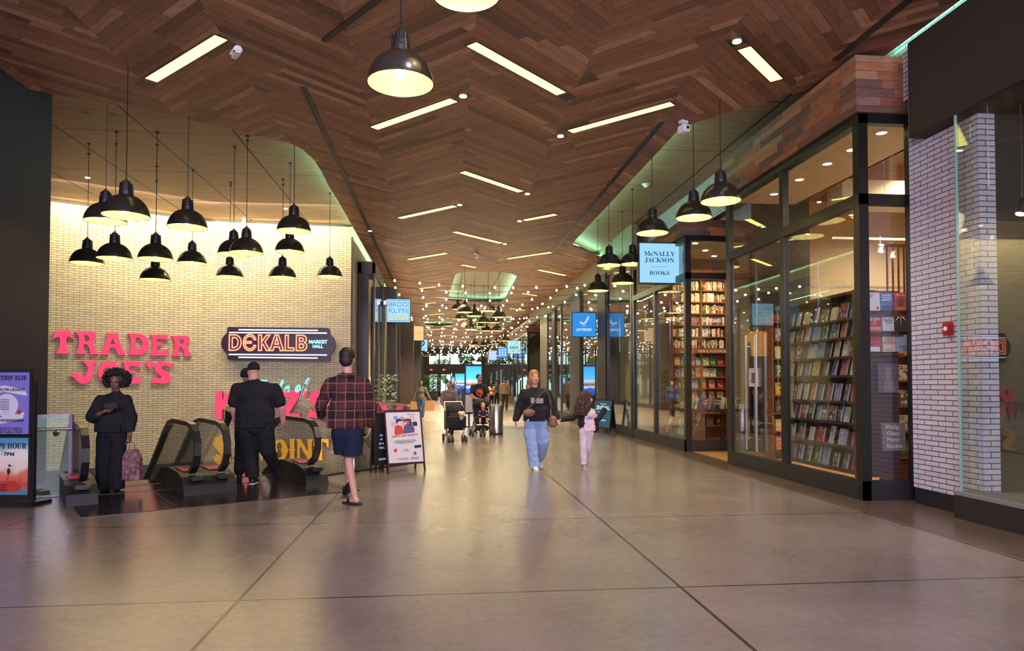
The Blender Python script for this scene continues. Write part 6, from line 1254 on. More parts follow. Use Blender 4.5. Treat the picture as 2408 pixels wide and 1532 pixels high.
def foot_geo(b, a, toe, s=1.0):
    a, t_ = Vector(a), Vector(toe).normalized(); rz = math.atan2(t_.y, t_.x) - PI / 2; rx = math.asin(max(-1, min(1, t_.z))); rot = Matrix.Rotation(rz, 4, 'Z') @ Matrix.Rotation(rx, 4, 'X')
    L = lambda x, y, z: a + (rot @ Vector((x * s, y * s, z * s)))
    b.cone2(L(0, -0.03, -0.035), L(0, 0.08, -0.04), 0.032 * s, 0.027 * s, 10); b.sph(L(0, 0.1, -0.045), 1, (0.036 * s, 0.06 * s, 0.02 * s), 12, rot)
    for k in range(5): b.cone2(L(-0.028 + 0.014 * k, 0.13, -0.05), L(-0.03 + 0.015 * k, 0.175 - abs(k - 1.5) * 0.008, -0.053), 0.009 * s, 0.008 * s, 8)
def bag(r, p, w_, h_, d_, mat, name='paper_bag', rz=0.0, parent=None):
    pass
def person(nm, loc, label, J, skin, girth=1.0, vox=0.011):
    """J: joints in metres from the ground point: hd (head centre), nk, cs (chest), wa (waist), pv (pelvis), ls le lw rs re rw, lk la rk ra"""
    r = empty(nm, loc); tag(r, label, 'person'); b = BB(); g = girth
    b.cone2(J['nk'], V3(*J['hd']) - V3(0, 0, 0.05), 0.055, 0.052); b.blob(J['cs'], (0.15 * g, 0.10 * g, 0.17)); b.blob(J['wa'], (0.125 * g, 0.09 * g, 0.14)); b.blob(J['pv'], (0.15 * g, 0.11 * g, 0.12))
    hips = J.get('hw', 0.085)
    for sd, k in (('l', -1), ('r', 1)):
        hp = V3(*J['pv']) + V3(k * hips * math.cos(J.get('fy', 0)), k * hips * math.sin(J.get('fy', 0)), -0.04)
        b.chain([V3(*J['nk']) - V3(0, 0, 0.06), J[sd + 's'], J[sd + 'e'], J[sd + 'w']], [0.045, 0.045 * g ** 0.5, 0.040 * g ** 0.5, 0.027])
        b.chain([hp, J[sd + 'k'], J[sd + 'a']], [0.085 * g ** 0.5, 0.054, 0.036]); kk, aa = V3(*J[sd + 'k']), V3(*J[sd + 'a']); b.sph(kk.lerp(aa, 0.3), 0.053, seg=10)
        J[sd + 'h'] = hp
    return r, b
def sleeve(b, J, sd, r0, r1, r2, full=True, frac=1.0):
    n_ = V3(*J['nk']); b.cone2(n_ + V3(0, 0, -0.035), V3(*J[sd + 's']) + V3(0, 0, -0.01), 0.068 if r0 > 0.06 else 0.05, r0 * 0.9)
    s_, e_, w_ = V3(*J[sd + 's']), V3(*J[sd + 'e']), V3(*J[sd + 'w'])
    if full: b.chain([s_, e_, e_.lerp(w_, frac)], [r0, r1, r2])
    else: b.chain([s_, s_.lerp(e_, frac)], [r0, r1])
# ---- man in the plaid overshirt, seen from behind
G0 = atZ(825, 1189)
J = dict(hd=(-0.06, 0.05, 1.80), nk=(-0.055, 0.04, 1.62), cs=(-0.06, 0.04, 1.38), wa=(-0.07, 0.04, 1.12), pv=(-0.05, 0.05, 0.98), ls=(-0.27, 0.05, 1.50), le=(-0.40, 0.14, 1.22), lw=(-0.43, 0.42, 1.07), rs=(0.15, 0.05, 1.50), re=(0.24, 0.06, 1.21), rw=(0.215, 0.14, 0.98), lk=(-0.09, 0.42, 0.55), la=(-0.13, 0.72, 0.20), rk=(-0.035, 0.06, 0.53), ra=(0.045, 0.04, 0.09), hw=0.09)
r, b = person('person', G0, 'dark-haired man in maroon plaid overshirt, navy shorts and black sandals, seen from behind', J, 'skinA')
H = head(r, J['hd'], PI - 0.15, 0.05, 'skinA', 1.08); head_geo(b, H)
b.cone2(J['nk'], J['hd'], 0.062, 0.06); foot_geo(b, J['ra'], (-0.75, 0.66, 0), 1.08); foot_geo(b, J['la'], (-0.35, 0.75, -0.62), 1.08)
e = BB(); hand(e, V3(*J['rw']) + V3(-0.005, 0.015, -0.02), (-0.15, 0.1, -1), (-1, 0.2, 0), (-0.2, 1, 0), 0.6, 1.08); hand(e, J['lw'], (0.0, 0.9, -0.3), (0, -0.2, -1), (1, 0, 0), 0.7, 1.05)
skin_build(b, 'body', 'skinA', r, 0.010, 4, e)
c = BB(); c.blob((-0.06, 0.04, 1.40), (0.215, 0.13, 0.17)); c.blob((-0.06, 0.04, 1.22), (0.22, 0.135, 0.2)); c.blob((-0.075, 0.05, 1.05), (0.235, 0.145, 0.13)); c.cone2((-0.25, 0.05, 1.50), (0.13, 0.05, 1.50), 0.075, 0.075); c.cone2((-0.06, 0.045, 1.54), (-0.06, 0.04, 1.60), 0.095, 0.075)
c.box(-0.30, 0.155, -0.095, 0.195, 0.86, 1.3, bev=0.08)
sleeve(c, J, 'l', 0.08, 0.072, 0.058, True, 0.85); sleeve(c, J, 'r', 0.08, 0.072, 0.062, True, 0.9)
skin_build(c, 'plaid_overshirt', 'plaid', r, 0.012, 5, cuts=[((0, 0, 0.945), (0, 0, -1))])
MB().tube([(-0.06 + 0.085 * math.cos(a), 0.04 + 0.08 * math.sin(a), 1.60) for a in [i * 2 * PI / 16 for i in range(16)]], 0.03, 8, True).build('collar', 'plaid', r, smooth=2)
c = BB(); c.blob((-0.055, 0.05, 0.93), (0.185, 0.13, 0.12)); c.chain([(-0.13, 0.05, 0.90), (-0.115, 0.22, 0.52)], [0.12, 0.118]); c.chain([(0.035, 0.05, 0.90), (0.0, 0.05, 0.52)], [0.12, 0.128])
skin_build(c, 'shorts', 'navy', r, 0.012, 3, cuts=[((0, 0, 0.61), (0, 0.1, -1))])
c = BB(); P = lambda x, y, z: H @ Vector((x, y, z)); c.sph(P(0, 0.02, 0.055), 1, (0.098, 0.112, 0.10), 18, H.to_quaternion().to_matrix().to_4x4()); c.sph(P(0, 0.05, -0.01), 1, (0.088, 0.075, 0.085), 14, H.to_quaternion().to_matrix().to_4x4()); c.sph(P(0.02, -0.05, 0.11), 1, (0.07, 0.06, 0.05), 14)
skin_build(c, 'hair', 'hair_d', r, 0.01, 3)
shoe(r, V3(*J['ra']), (-0.75, 0.66, 0), s=1.1, sole='black', open_=True); shoe(r, V3(*J['la']), (-0.35, 0.75, -0.62), s=1.1, sole='black', open_=True)
# ---- big man in black tee and cap, from behind, stepping onto the escalator
G0 = atZ(598, 1139)
J = dict(hd=(-0.04, 0.06, 1.68), nk=(-0.03, 0.03, 1.54), cs=(0.0, 0.03, 1.28), wa=(0.0, 0.0, 1.05), pv=(0.0, 0.02, 0.90), ls=(-0.27, 0.03, 1.42), le=(-0.33, 0.06, 1.14), lw=(-0.32, 0.16, 0.93), rs=(0.28, 0.03, 1.42), re=(0.37, 0.05, 1.14), rw=(0.385, 0.14, 0.92), lk=(-0.07, 0.06, 0.46), la=(-0.02, 0.02, 0.09), rk=(0.17, 0.12, 0.46), ra=(0.21, 0.42, 0.22), hw=0.11)
r, b = person('person', G0, 'large man in black cap, tee and trousers stepping onto the escalator, seen from behind', J, 'skinA', 1.5)
H = head(r, J['hd'], PI + 0.25, 0.15, 'skinA', 1.05); head_geo(b, H); b.cone2(J['nk'], J['hd'], 0.085, 0.075)
for sd in 'lr': b.chain([J[sd + 's'], J[sd + 'e'], J[sd + 'w']], [0.075, 0.062, 0.038])
e = BB(); hand(e, J['lw'], (0.1, 0.2, -1), (1, 0.2, 0), (0.1, 1, 0.1), 0.5, 1.05); hand(e, J['rw'], (-0.35, 0.2, -0.9), (-1, 0.1, 0.2), (0.0, 1, 0.1), 0.6, 1.05)
skin_build(b, 'body', 'skinA', r, 0.011, 4, e)
c = BB(); c.blob((0, 0.03, 1.33), (0.28, 0.17, 0.22)); c.blob((0, 0.0, 1.08), (0.29, 0.2, 0.25)); c.blob((0, 0.0, 0.95), (0.285, 0.2, 0.16)); c.cone2((-0.2, 0.03, 1.38), (0.2, 0.03, 1.38), 0.12, 0.12); c.cone2((-0.03, 0.03, 1.44), (-0.03, 0.03, 1.51), 0.14, 0.1)
sleeve(c, J, 'l', 0.095, 0.10, 0, False, 0.7); sleeve(c, J, 'r', 0.095, 0.10, 0, False, 0.7); c.box(-0.275, 0.275, -0.18, 0.18, 0.74, 1.2, bev=0.1)
skin_build(c, 'black_tee', 'blk', r, 0.013, 4, cuts=[((0, 0, 0.83), (0, 0, -1))])
c = BB(); c.blob((0, 0.02, 0.86), (0.27, 0.18, 0.14)); c.chain([(-0.13, 0.02, 0.84), (-0.08, 0.05, 0.46), (-0.03, 0.02, 0.05)], [0.15, 0.118, 0.10]); c.chain([(0.13, 0.02, 0.84), (0.17, 0.11, 0.48), (0.21, 0.34, 0.26)], [0.15, 0.115, 0.085])
skin_build(c, 'trousers', 'blk', r, 0.013, 4, cuts=[((0, 0, 0.11), (0, 0, -1))])
P = lambda x, y, z: H @ Vector((x, y, z)); q = H.to_quaternion().to_matrix().to_4x4(); c = BB(); c.sph(P(0, 0.015, 0.06), 1, (0.09, 0.112, 0.09), 18, q); c.box(0, 0, 0, 0, 0, 0); c.sph(P(0, -0.12, 0.045), 1, (0.07, 0.07, 0.012), 14, q); skin_build(c, 'cap', 'blk', r, 0.008, 2)
shoe(r, J['la'], (0.0, 1, 0), 'black', 'sole', 1.15); shoe(r, J['ra'], (0.15, 0.45, -0.88), 'gjack0', 'black', 1.0)
for sd in 'lr': MB().lathe([(0.04, -0.01), (0.046, 0), (0.04, 0.01)], V3(*J[sd + 'w']) + V3(0, 0, 0.03), 16).build('bracelet', 'black', r)
# ---- person in beanie half hidden behind him
G0 = atZ(566, 1131)
J = dict(hd=(0.06, 0.1, 1.60), nk=(0.06, 0.1, 1.44), cs=(0.06, 0.1, 1.22), wa=(0.06, 0.1, 1.0), pv=(0.06, 0.1, 0.88), ls=(-0.12, 0.1, 1.36), le=(-0.18, 0.06, 1.10), lw=(-0.26, 0.14, 0.86), rs=(0.22, 0.15, 1.36), re=(0.26, 0.2, 1.1), rw=(0.25, 0.3, 0.9), lk=(-0.03, 0.1, 0.45), la=(-0.05, 0.1, 0.09), rk=(0.12, 0.15, 0.45), ra=(0.12, 0.2, 0.09))
r, b = person('person', G0, 'person in dark beanie with lime green sleeves, half hidden behind the large man in black', J, 'skinB', 1.1)
H = head(r, J['hd'], PI - 0.5, 0.1, 'skinB', 1.0); head_geo(b, H); e = BB(); hand(e, J['lw'], (-0.05, 0.2, -1), (1, 0, 0), (0, 1, 0), 0.5); hand(e, J['rw'], (0, 0.3, -1), (-1, 0, 0), (0, 1, 0), 0.5); skin_build(b, 'body', 'skinB', r, 0.012, 4, e)
c = BB(); c.blob((0.06, 0.1, 1.25), (0.19, 0.13, 0.2)); c.blob((0.06, 0.1, 1.02), (0.18, 0.13, 0.18)); c.cone2((-0.1, 0.1, 1.37), (0.2, 0.14, 1.37), 0.08, 0.08); sleeve(c, J, 'l', 0.075, 0.07, 0, False, 1.0); sleeve(c, J, 'r', 0.075, 0.07, 0, False, 1.0); skin_build(c, 'lime_shirt', 'green', r, 0.013, 4)
c = BB(); 
for sd in 'lr': a_, w_ = V3(*J[sd + 'e']), V3(*J[sd + 'w']); c.cone2(a_.lerp(w_, 0.08), w_, 0.066, 0.045)
skin_build(c, 'black_undersleeves', 'blk', r, 0.012, 3)
MB().lathe([(0.078, 0), (0.08, 0.012), (0.078, 0.024)], V3(*J['le']) + V3(0.005, 0.005, 0.05), 20).build('reflective_band', 'white', r)
c = BB(); c.blob((0.06, 0.1, 0.86), (0.18, 0.13, 0.12)); c.chain([(-0.02, 0.1, 0.82), J['lk'], (-0.05, 0.1, 0.14)], [0.11, 0.09, 0.08]); c.chain([(0.14, 0.12, 0.82), J['rk'], (0.12, 0.2, 0.14)], [0.11, 0.09, 0.08]); skin_build(c, 'trousers', 'blk', r, 0.013, 4)
P = lambda x, y, z: H @ Vector((x, y, z)); q = H.to_quaternion().to_matrix().to_4x4(); c = BB(); c.sph(P(0, 0.015, 0.06), 1, (0.09, 0.11, 0.095), 18, q); c.sph(P(0, 0.02, 0.02), 1, (0.092, 0.112, 0.04), 18, q); skin_build(c, 'beanie', 'blk', r, 0.01, 2)
shoe(r, J['la'], (-0.2, 1, 0), 'black', 'black'); shoe(r, J['ra'], (0, 1, 0), 'black', 'black')
# ---- woman with curly hair looking at a phone
G0 = atZ(262, 1156)
J = dict(hd=(0.045, -0.02, 1.52), nk=(0.04, 0.02, 1.36), cs=(0.0, 0.02, 1.16), wa=(-0.01, 0.02, 0.96), pv=(-0.01, 0.02, 0.84), ls=(-0.17, 0.02, 1.27), le=(-0.24, -0.06, 1.03), lw=(0.0, -0.20, 1.13), rs=(0.17, 0.02, 1.27), re=(0.24, 0.05, 1.02), rw=(0.235, 0.0, 0.78), lk=(-0.09, 0.0, 0.45), la=(-0.09, 0.02, 0.09), rk=(0.06, -0.02, 0.45), ra=(0.05, 0.0, 0.09))
r, b = person('person', G0, 'woman with a big curly afro, all in black, looking down at her phone', J, 'skinC', 1.0)
H = head(r, J['hd'], 0.1, 0.28, 'skinC', 0.95); head_geo(b, H)
e = BB(); hand(e, J['lw'], (0.8, -0.25, 0.25), (0.1, -0.2, 1), (-0.3, -0.3, 0.9), 0.9); hand(e, J['rw'], (0.05, -0.1, -1), (-1, 0, 0), (0, -1, 0), 1.0)
skin_build(b, 'body', 'skinC', r, 0.0095, 3, e); face_parts(H, r)
c = BB(); c.blob((0, 0.02, 1.18), (0.215, 0.13, 0.17)); c.blob((0, 0.02, 0.98), (0.22, 0.14, 0.2)); c.cone2((-0.15, 0.02, 1.25), (0.15, 0.02, 1.25), 0.085, 0.085); sleeve(c, J, 'l', 0.075, 0.07, 0, False, 0.3); sleeve(c, J, 'r', 0.075, 0.07, 0, False, 0.3); c.cone2((0.03, 0.02, 1.28), (0.04, 0.01, 1.36), 0.1, 0.068); c.box(-0.225, 0.225, -0.13, 0.16, 0.74, 1.0, bev=0.07)
c.chain([J['ls'], V3(*J['le']) + V3(0.0, 0, 0.02)], [0.08, 0.085]); c.cone2(J['le'], V3(*J['le']).lerp(V3(*J['lw']), 0.3), 0.08, 0.065); c.chain([J['rs'], J['re'], V3(*J['rw']) + V3(0, 0, 0.05)], [0.078, 0.075, 0.06]); skin_build(c, 'black_shirt', 'blk', r, 0.012, 4, cuts=[((0, 0, 0.83), (0, 0, -1))])
c = BB(); c.blob((-0.01, 0.02, 0.82), (0.18, 0.13, 0.13)); c.chain([(-0.1, 0.02, 0.8), (-0.1, 0.0, 0.45), (-0.09, 0.02, -0.02)], [0.11, 0.112, 0.12]); c.chain([(0.08, 0.02, 0.8), (0.07, -0.01, 0.45), (0.05, 0.0, -0.02)], [0.11, 0.11, 0.12]); skin_build(c, 'wide_trousers', 'blk', r, 0.013, 3, cuts=[((0, 0, 0.035), (0, 0, -1))])
m = MB(); q_ = random.Random(2)
for k in range(1100):
    th, ph = q_.uniform(0, 2 * PI), math.acos(q_.uniform(-0.75, 1)); d = V3(math.cos(th) * math.sin(ph), math.sin(th) * math.sin(ph), math.cos(ph))
    if d.y < -0.45 and d.z < 0.42: continue
    rr_ = q_.uniform(0.72, 1.0); m.sph(V3(*J['hd']) + V3(0, 0.03, 0.045) + V3(d.x * 0.185, d.y * 0.17, d.z * 0.155) * rr_, q_.uniform(0.012, 0.020), seg=6)
m.sph(V3(*J['hd']) + V3(0, 0.055, 0.05), 0.135, (1.1, 0.9, 1), seg=16)
m.build('curly_hair', 'hair_d', r, smooth=2)
shoe(r, J['la'], (-0.2, -1, 0), 'black', 'black'); shoe(r, J['ra'], (0.1, -1, 0), 'black', 'black')
pw = Vector(G0) + V3(*J['lw']); ph = empty('phone', pw + V3(0.09, -0.055, 0.05)); tag(ph, 'dark smartphone in the hand of the woman with the afro', 'phone')
MB().box(-0.085, 0.085, -0.006, 0.006, -0.02, 0.05, bev=0.004).build('phone_body', 'black', ph)
pb = Vector(G0) + V3(*J['rw']); bg = empty('shopping_bag', pb + V3(0.03, 0, -0.62)); tag(bg, 'muted pink patterned shopping bag hanging from the hand of the woman with the afro', 'shopping bag')
t = NT('patterned_bag'); n_ = t.noise(t.obj(), 16, 3); t.P(col=t.ramp(n_, [(0.35, srgb(92, 52, 58)), (0.55, srgb(150, 104, 104)), (0.7, srgb(176, 132, 126))]), rough=0.7); MT['pbag'] = t.m
MB().prism([(-0.12, 0), (0.13, 0.0), (0.12, 0.3), (0.06, 0.42), (-0.05, 0.42), (-0.11, 0.3)], -0.06, 0.06, frame_matrix(V3(0, 0, 0), (1, 0, 0), (0, 0, 1))).build('sack', 'pbag', bg); MB().tube([(-0.04, 0, 0.42), (-0.03, 0, 0.5), (0.0, 0, 0.54), (0.03, 0, 0.5), (0.04, 0, 0.42)], 0.006, 6).build('handle', 'pbag', bg)
# ---- blonde woman in the black hoodie
G0 = atZ(1262, 1106)
J = dict(hd=(-0.04, 0.0, 1.60), nk=(-0.03, 0.03, 1.43), cs=(-0.01, 0.03, 1.22), wa=(-0.01, 0.03, 1.02), pv=(-0.01, 0.03, 0.89), ls=(-0.2, 0.03, 1.32), le=(-0.29, 0.08, 1.08), lw=(-0.37, 0.0, 0.86), rs=(0.18, 0.03, 1.32), re=(0.28, 0.06, 1.09), rw=(0.36, 0.0, 0.89), lk=(-0.07, -0.04, 0.47), la=(-0.045, -0.08, 0.09), rk=(0.12, 0.04, 0.47), ra=(0.10, 0.32, 0.16), hw=0.1)
r, b = person('person', G0, 'blonde woman in black hoodie and light blue cargo jeans holding the girl by the hand', J, 'skinA', 1.12)
H = head(r, J['hd'], 0.18, -0.12, 'skinA', 1.04); head_geo(b, H); e = BB(); hand(e, J['lw'], (0.0, -0.1, -1), (1, 0.2, 0), (0.1, -1, 0), 0.5); hand(e, J['rw'], (0.35, -0.2, -0.75), (-0.8, 0, -0.4), (-0.2, -1, 0), 1.0)
skin_build(b, 'body', 'skinA', r, 0.0095, 3, e); face_parts(H, r, 'hair_l')
c = BB(); c.blob((-0.01, 0.03, 1.24), (0.22, 0.15, 0.19)); c.blob((0, 0.03, 1.02), (0.235, 0.16, 0.2)); c.cone2((-0.19, 0.03, 1.31), (0.17, 0.03, 1.31), 0.085, 0.085); c.box(-0.225, 0.225, -0.125, 0.17, 0.76, 1.15, bev=0.09); sleeve(c, J, 'l', 0.095, 0.09, 0.06, True, 0.9); sleeve(c, J, 'r', 0.095, 0.088, 0.06, True, 0.9); c.cone2((-0.03, 0.03, 1.32), (-0.03, 0.04, 1.39), 0.11, 0.08); c.blob((-0.05, 0.1, 1.42), (0.13, 0.09, 0.07))
hd_ = skin_build(c, 'hoodie', 'blk', r, 0.012, 4, cuts=[((0, 0, 0.845), (0, 0, -1))]); MT['print'] = plain('hoodie_print', srgb(150, 134, 122), 0.7)
MB().box(-0.12, -0.05, -0.128, -0.118, 1.16, 1.26, bev=0.004).box(-0.03, 0.1, -0.131, -0.121, 1.16, 1.25, bev=0.004).build('chest_print', 'print', hd_)
c = BB(); c.blob((-0.01, 0.03, 0.86), (0.19, 0.14, 0.12)); c.chain([(-0.10, 0.03, 0.82), (-0.09, -0.03, 0.48), (-0.045, -0.07, 0.0)], [0.113, 0.106, 0.092]); c.chain([(0.1, 0.03, 0.82), (0.125, 0.04, 0.48), (0.10, 0.26, 0.2)], [0.113, 0.104, 0.085]); c.box(-0.215, -0.17, -0.07, 0.09, 0.56, 0.72, bev=0.015); c.box(0.19, 0.235, -0.05, 0.11, 0.50, 0.66, bev=0.015); skin_build(c, 'cargo_jeans', 'denim', r, 0.012, 3, cuts=[((0, 0, 0.055), (0, 0, -1))])
P = lambda x, y, z: H @ Vector((x, y, z)); q = H.to_quaternion().to_matrix().to_4x4(); c = BB(); c.sph(P(0, 0.018, 0.058), 1, (0.093, 0.106, 0.096), 18, q); c.sph(P(-0.072, 0.0, -0.02), 1, (0.03, 0.05, 0.10), 12, q); c.sph(P(0.07, 0.02, -0.01), 1, (0.025, 0.05, 0.09), 12, q); c.sph(P(-0.05, 0.06, -0.06), 1, (0.075, 0.065, 0.10), 14, q); c.sph(P(-0.08, 0.07, -0.14), 1, (0.06, 0.05, 0.07), 14, q); c.sph(P(0.04, 0.06, -0.05), 1, (0.05, 0.06, 0.1), 14, q); skin_build(c, 'hair', 'hair_l', r, 0.009, 3)
shoe(r, J['la'], (0.05, -1, 0), 'sole', 'sole', 1.0); shoe(r, J['ra'], (0.1, -0.8, -0.5), 'sole', 'sole', 1.0)
gE = Vector(G0)
bg = empty('waist_bag', gE + V3(-0.15, -0.14, 1.0)); tag(bg, 'small brown sling bag across the front of the blonde woman', 'bag'); c = BB(); c.blob((0, 0, 0), (0.11, 0.035, 0.07), 0, 0.0); skin_build(c, 'pouch', 'leather', bg, 0.008, 2); MB().tube([(-0.07, 0.0, 0.03), (0.05, 0.0, 0.13), (0.22, 0.02, 0.33), (0.3, 0.12, 0.38)], 0.01, 6, sq=(0.03, 0.008)).build('strap', 'leather', bg)
bg = empty('tote_bag', gE + V3(0.26, 0.02, 0.74)); tag(bg, 'brown leather tote hanging at the hip of the blonde woman', 'bag'); c = BB(); c.box(-0.05, 0.1, -0.1, 0.12, 0.0, 0.2, bev=0.03); c.box(-0.03, 0.03, -0.07, 0.09, 0.15, 0.36, bev=0.03); skin_build(c, 'body', 'leather', bg, 0.01, 4); MB().tube([(0.0, -0.05, 0.34), (-0.04, -0.12, 0.5), (-0.1, -0.09, 0.66)], 0.008, 6, sq=(0.025, 0.006)).build('strap', 'steel', bg)
# ---- girl with curly hair
G0 = atZ(1372, 1103)
J = dict(hd=(0.06, 0.0, 1.22), nk=(0.06, 0.02, 1.08), cs=(0.07, 0.02, 0.94), wa=(0.08, 0.02, 0.80), pv=(0.06, 0.02, 0.68), ls=(-0.04, 0.02, 1.0), le=(-0.20, 0.0, 0.90), lw=(-0.385, -0.02, 0.87), rs=(0.17, 0.02, 1.0), re=(0.22, 0.12, 0.84), rw=(0.30, 0.2, 0.92), lk=(-0.0, -0.02, 0.36), la=(0.0, -0.03, 0.08), rk=(0.1, 0.06, 0.36), ra=(0.08, 0.24, 0.12), hw=0.07)
r = empty('person', G0); tag(r, 'girl with long dark curly hair, black cardigan and pale pink outfit looking to the right', 'person'); b = BB()
b.cone2(J['nk'], J['hd'], 0.042, 0.04); b.blob(J['cs'], (0.105, 0.075, 0.12)); b.blob(J['pv'], (0.105, 0.08, 0.09)); b.blob(J['wa'], (0.09, 0.07, 0.1))
for sd, k in (('l', -1), ('r', 1)): b.chain([V3(*J['nk']) - V3(0, 0, 0.05), J[sd + 's'], J[sd + 'e'], J[sd + 'w']], [0.035, 0.034, 0.03, 0.021]); b.chain([V3(*J['pv']) + V3(0.06 * k, 0, -0.03), J[sd + 'k'], J[sd + 'a']], [0.065, 0.042, 0.03])
H = head(r, J['hd'], 1.25, -0.12, 'skinA', 0.92); head_geo(b, H); e = BB(); hand(e, J['lw'], (-0.9, 0.0, -0.1), (0, 0.3, -1), (0, -1, 0), 1.0, 0.75); hand(e, J['rw'], (0.8, 0.3, 0.2), (0, 0, -1), (0, -1, 0), 0.5, 0.75); skin_build(b, 'body', 'skinA', r, 0.0085, 3, e); face_parts(H, r)
c = BB(); c.blob((0.08, 0.01, 0.95), (0.125, 0.095, 0.13)); c.blob((0.085, 0.01, 0.80), (0.13, 0.10, 0.13)); c.cone2((-0.02, 0.02, 1.0), (0.16, 0.02, 1.0), 0.055, 0.055); c.cone2((0.16, 0.02, 1.0), (0.2, 0.05, 0.93), 0.055, 0.055); c.box(-0.04, 0.21, -0.085, 0.105, 0.60, 0.80, bev=0.04); tt = skin_build(c, 'pink_tee', 'pinkc', r, 0.01, 3, cuts=[((0, 0, 0.67), (0, 0, -1))]); MB().box(0.06, 0.14, -0.101, -0.092, 0.88, 0.92, bev=0.003).build('tee_print', 'lilac', tt)
c = BB(); c.blob((-0.01, 0.03, 0.93), (0.085, 0.10, 0.15)); c.blob((-0.01, 0.03, 0.80), (0.085, 0.105, 0.10)); c.chain([J['ls'], J['le'], J['lw']], [0.062, 0.058, 0.042]); c.chain([(0.2, 0.1, 0.92), (0.24, 0.14, 0.78), (0.23, 0.13, 0.68)], [0.05, 0.075, 0.06]); c.chain([(0.24, 0.14, 0.8), (0.34, 0.2, 0.9), (0.43, 0.24, 1.02)], [0.055, 0.05, 0.055]); c.cone2((0.0, 0.1, 0.9), (0.2, 0.12, 0.88), 0.04, 0.05); skin_build(c, 'black_cardigan', 'blk', r, 0.01, 3)
c = BB(); c.blob((0.06, 0.02, 0.66), (0.125, 0.095, 0.09)); c.chain([(-0.0, 0.02, 0.64), (0.0, -0.02, 0.36), (0.0, -0.03, 0.03)], [0.08, 0.064, 0.055]); c.chain([(0.12, 0.02, 0.64), (0.1, 0.06, 0.36), (0.08, 0.2, 0.15)], [0.078, 0.06, 0.048]); skin_build(c, 'pink_trousers', 'pinkp', r, 0.01, 3, cuts=[((0, 0, 0.085), (0, 0, -1))])
m = MB(); q_ = random.Random(8)
for k in range(620):
    z = q_.uniform(-0.26, 0.13); t_ = (0.13 - z) / 0.39; rx = 0.10 + 0.05 * min(1, t_ * 1.6) - 0.02 * t_; a_ = q_.uniform(0, 2 * PI); cx_ = -0.02 - 0.06 * t_
    p = V3(*J['hd']) + V3(cx_ + rx * math.cos(a_), 0.02 + rx * 0.9 * math.sin(a_), z)
    if p.x > J['hd'][0] + 0.055 and p.z < J['hd'][2] + 0.06: continue
    if z > 0.05: w_ = math.sqrt(q_.random()); p = V3(*J['hd']) + V3(-0.02, 0.01, 0.04) + V3(math.cos(a_) * 0.10 * w_, math.sin(a_) * 0.10 * w_, 0.095 * math.sqrt(1.02 - w_ * w_))
    m.sph(p, q_.uniform(0.013, 0.023), (1, 1, 1.6), seg=6)
m.sph(V3(*J['hd']) + V3(-0.025, 0.02, 0.03), 0.095, (1, 1, 1.05), seg=12)
m.build('curly_hair', 'hair_b', r, smooth=2)
shoe(r, J['la'], (0.05, -1, 0), plain('mauve_shoe', srgb(150, 120, 140), 0.6), 'sole', 0.85); shoe(r, J['ra'], (0, -0.8, -0.4), plain('mauve_shoe2', srgb(150, 120, 140), 0.6), 'sole', 0.85)
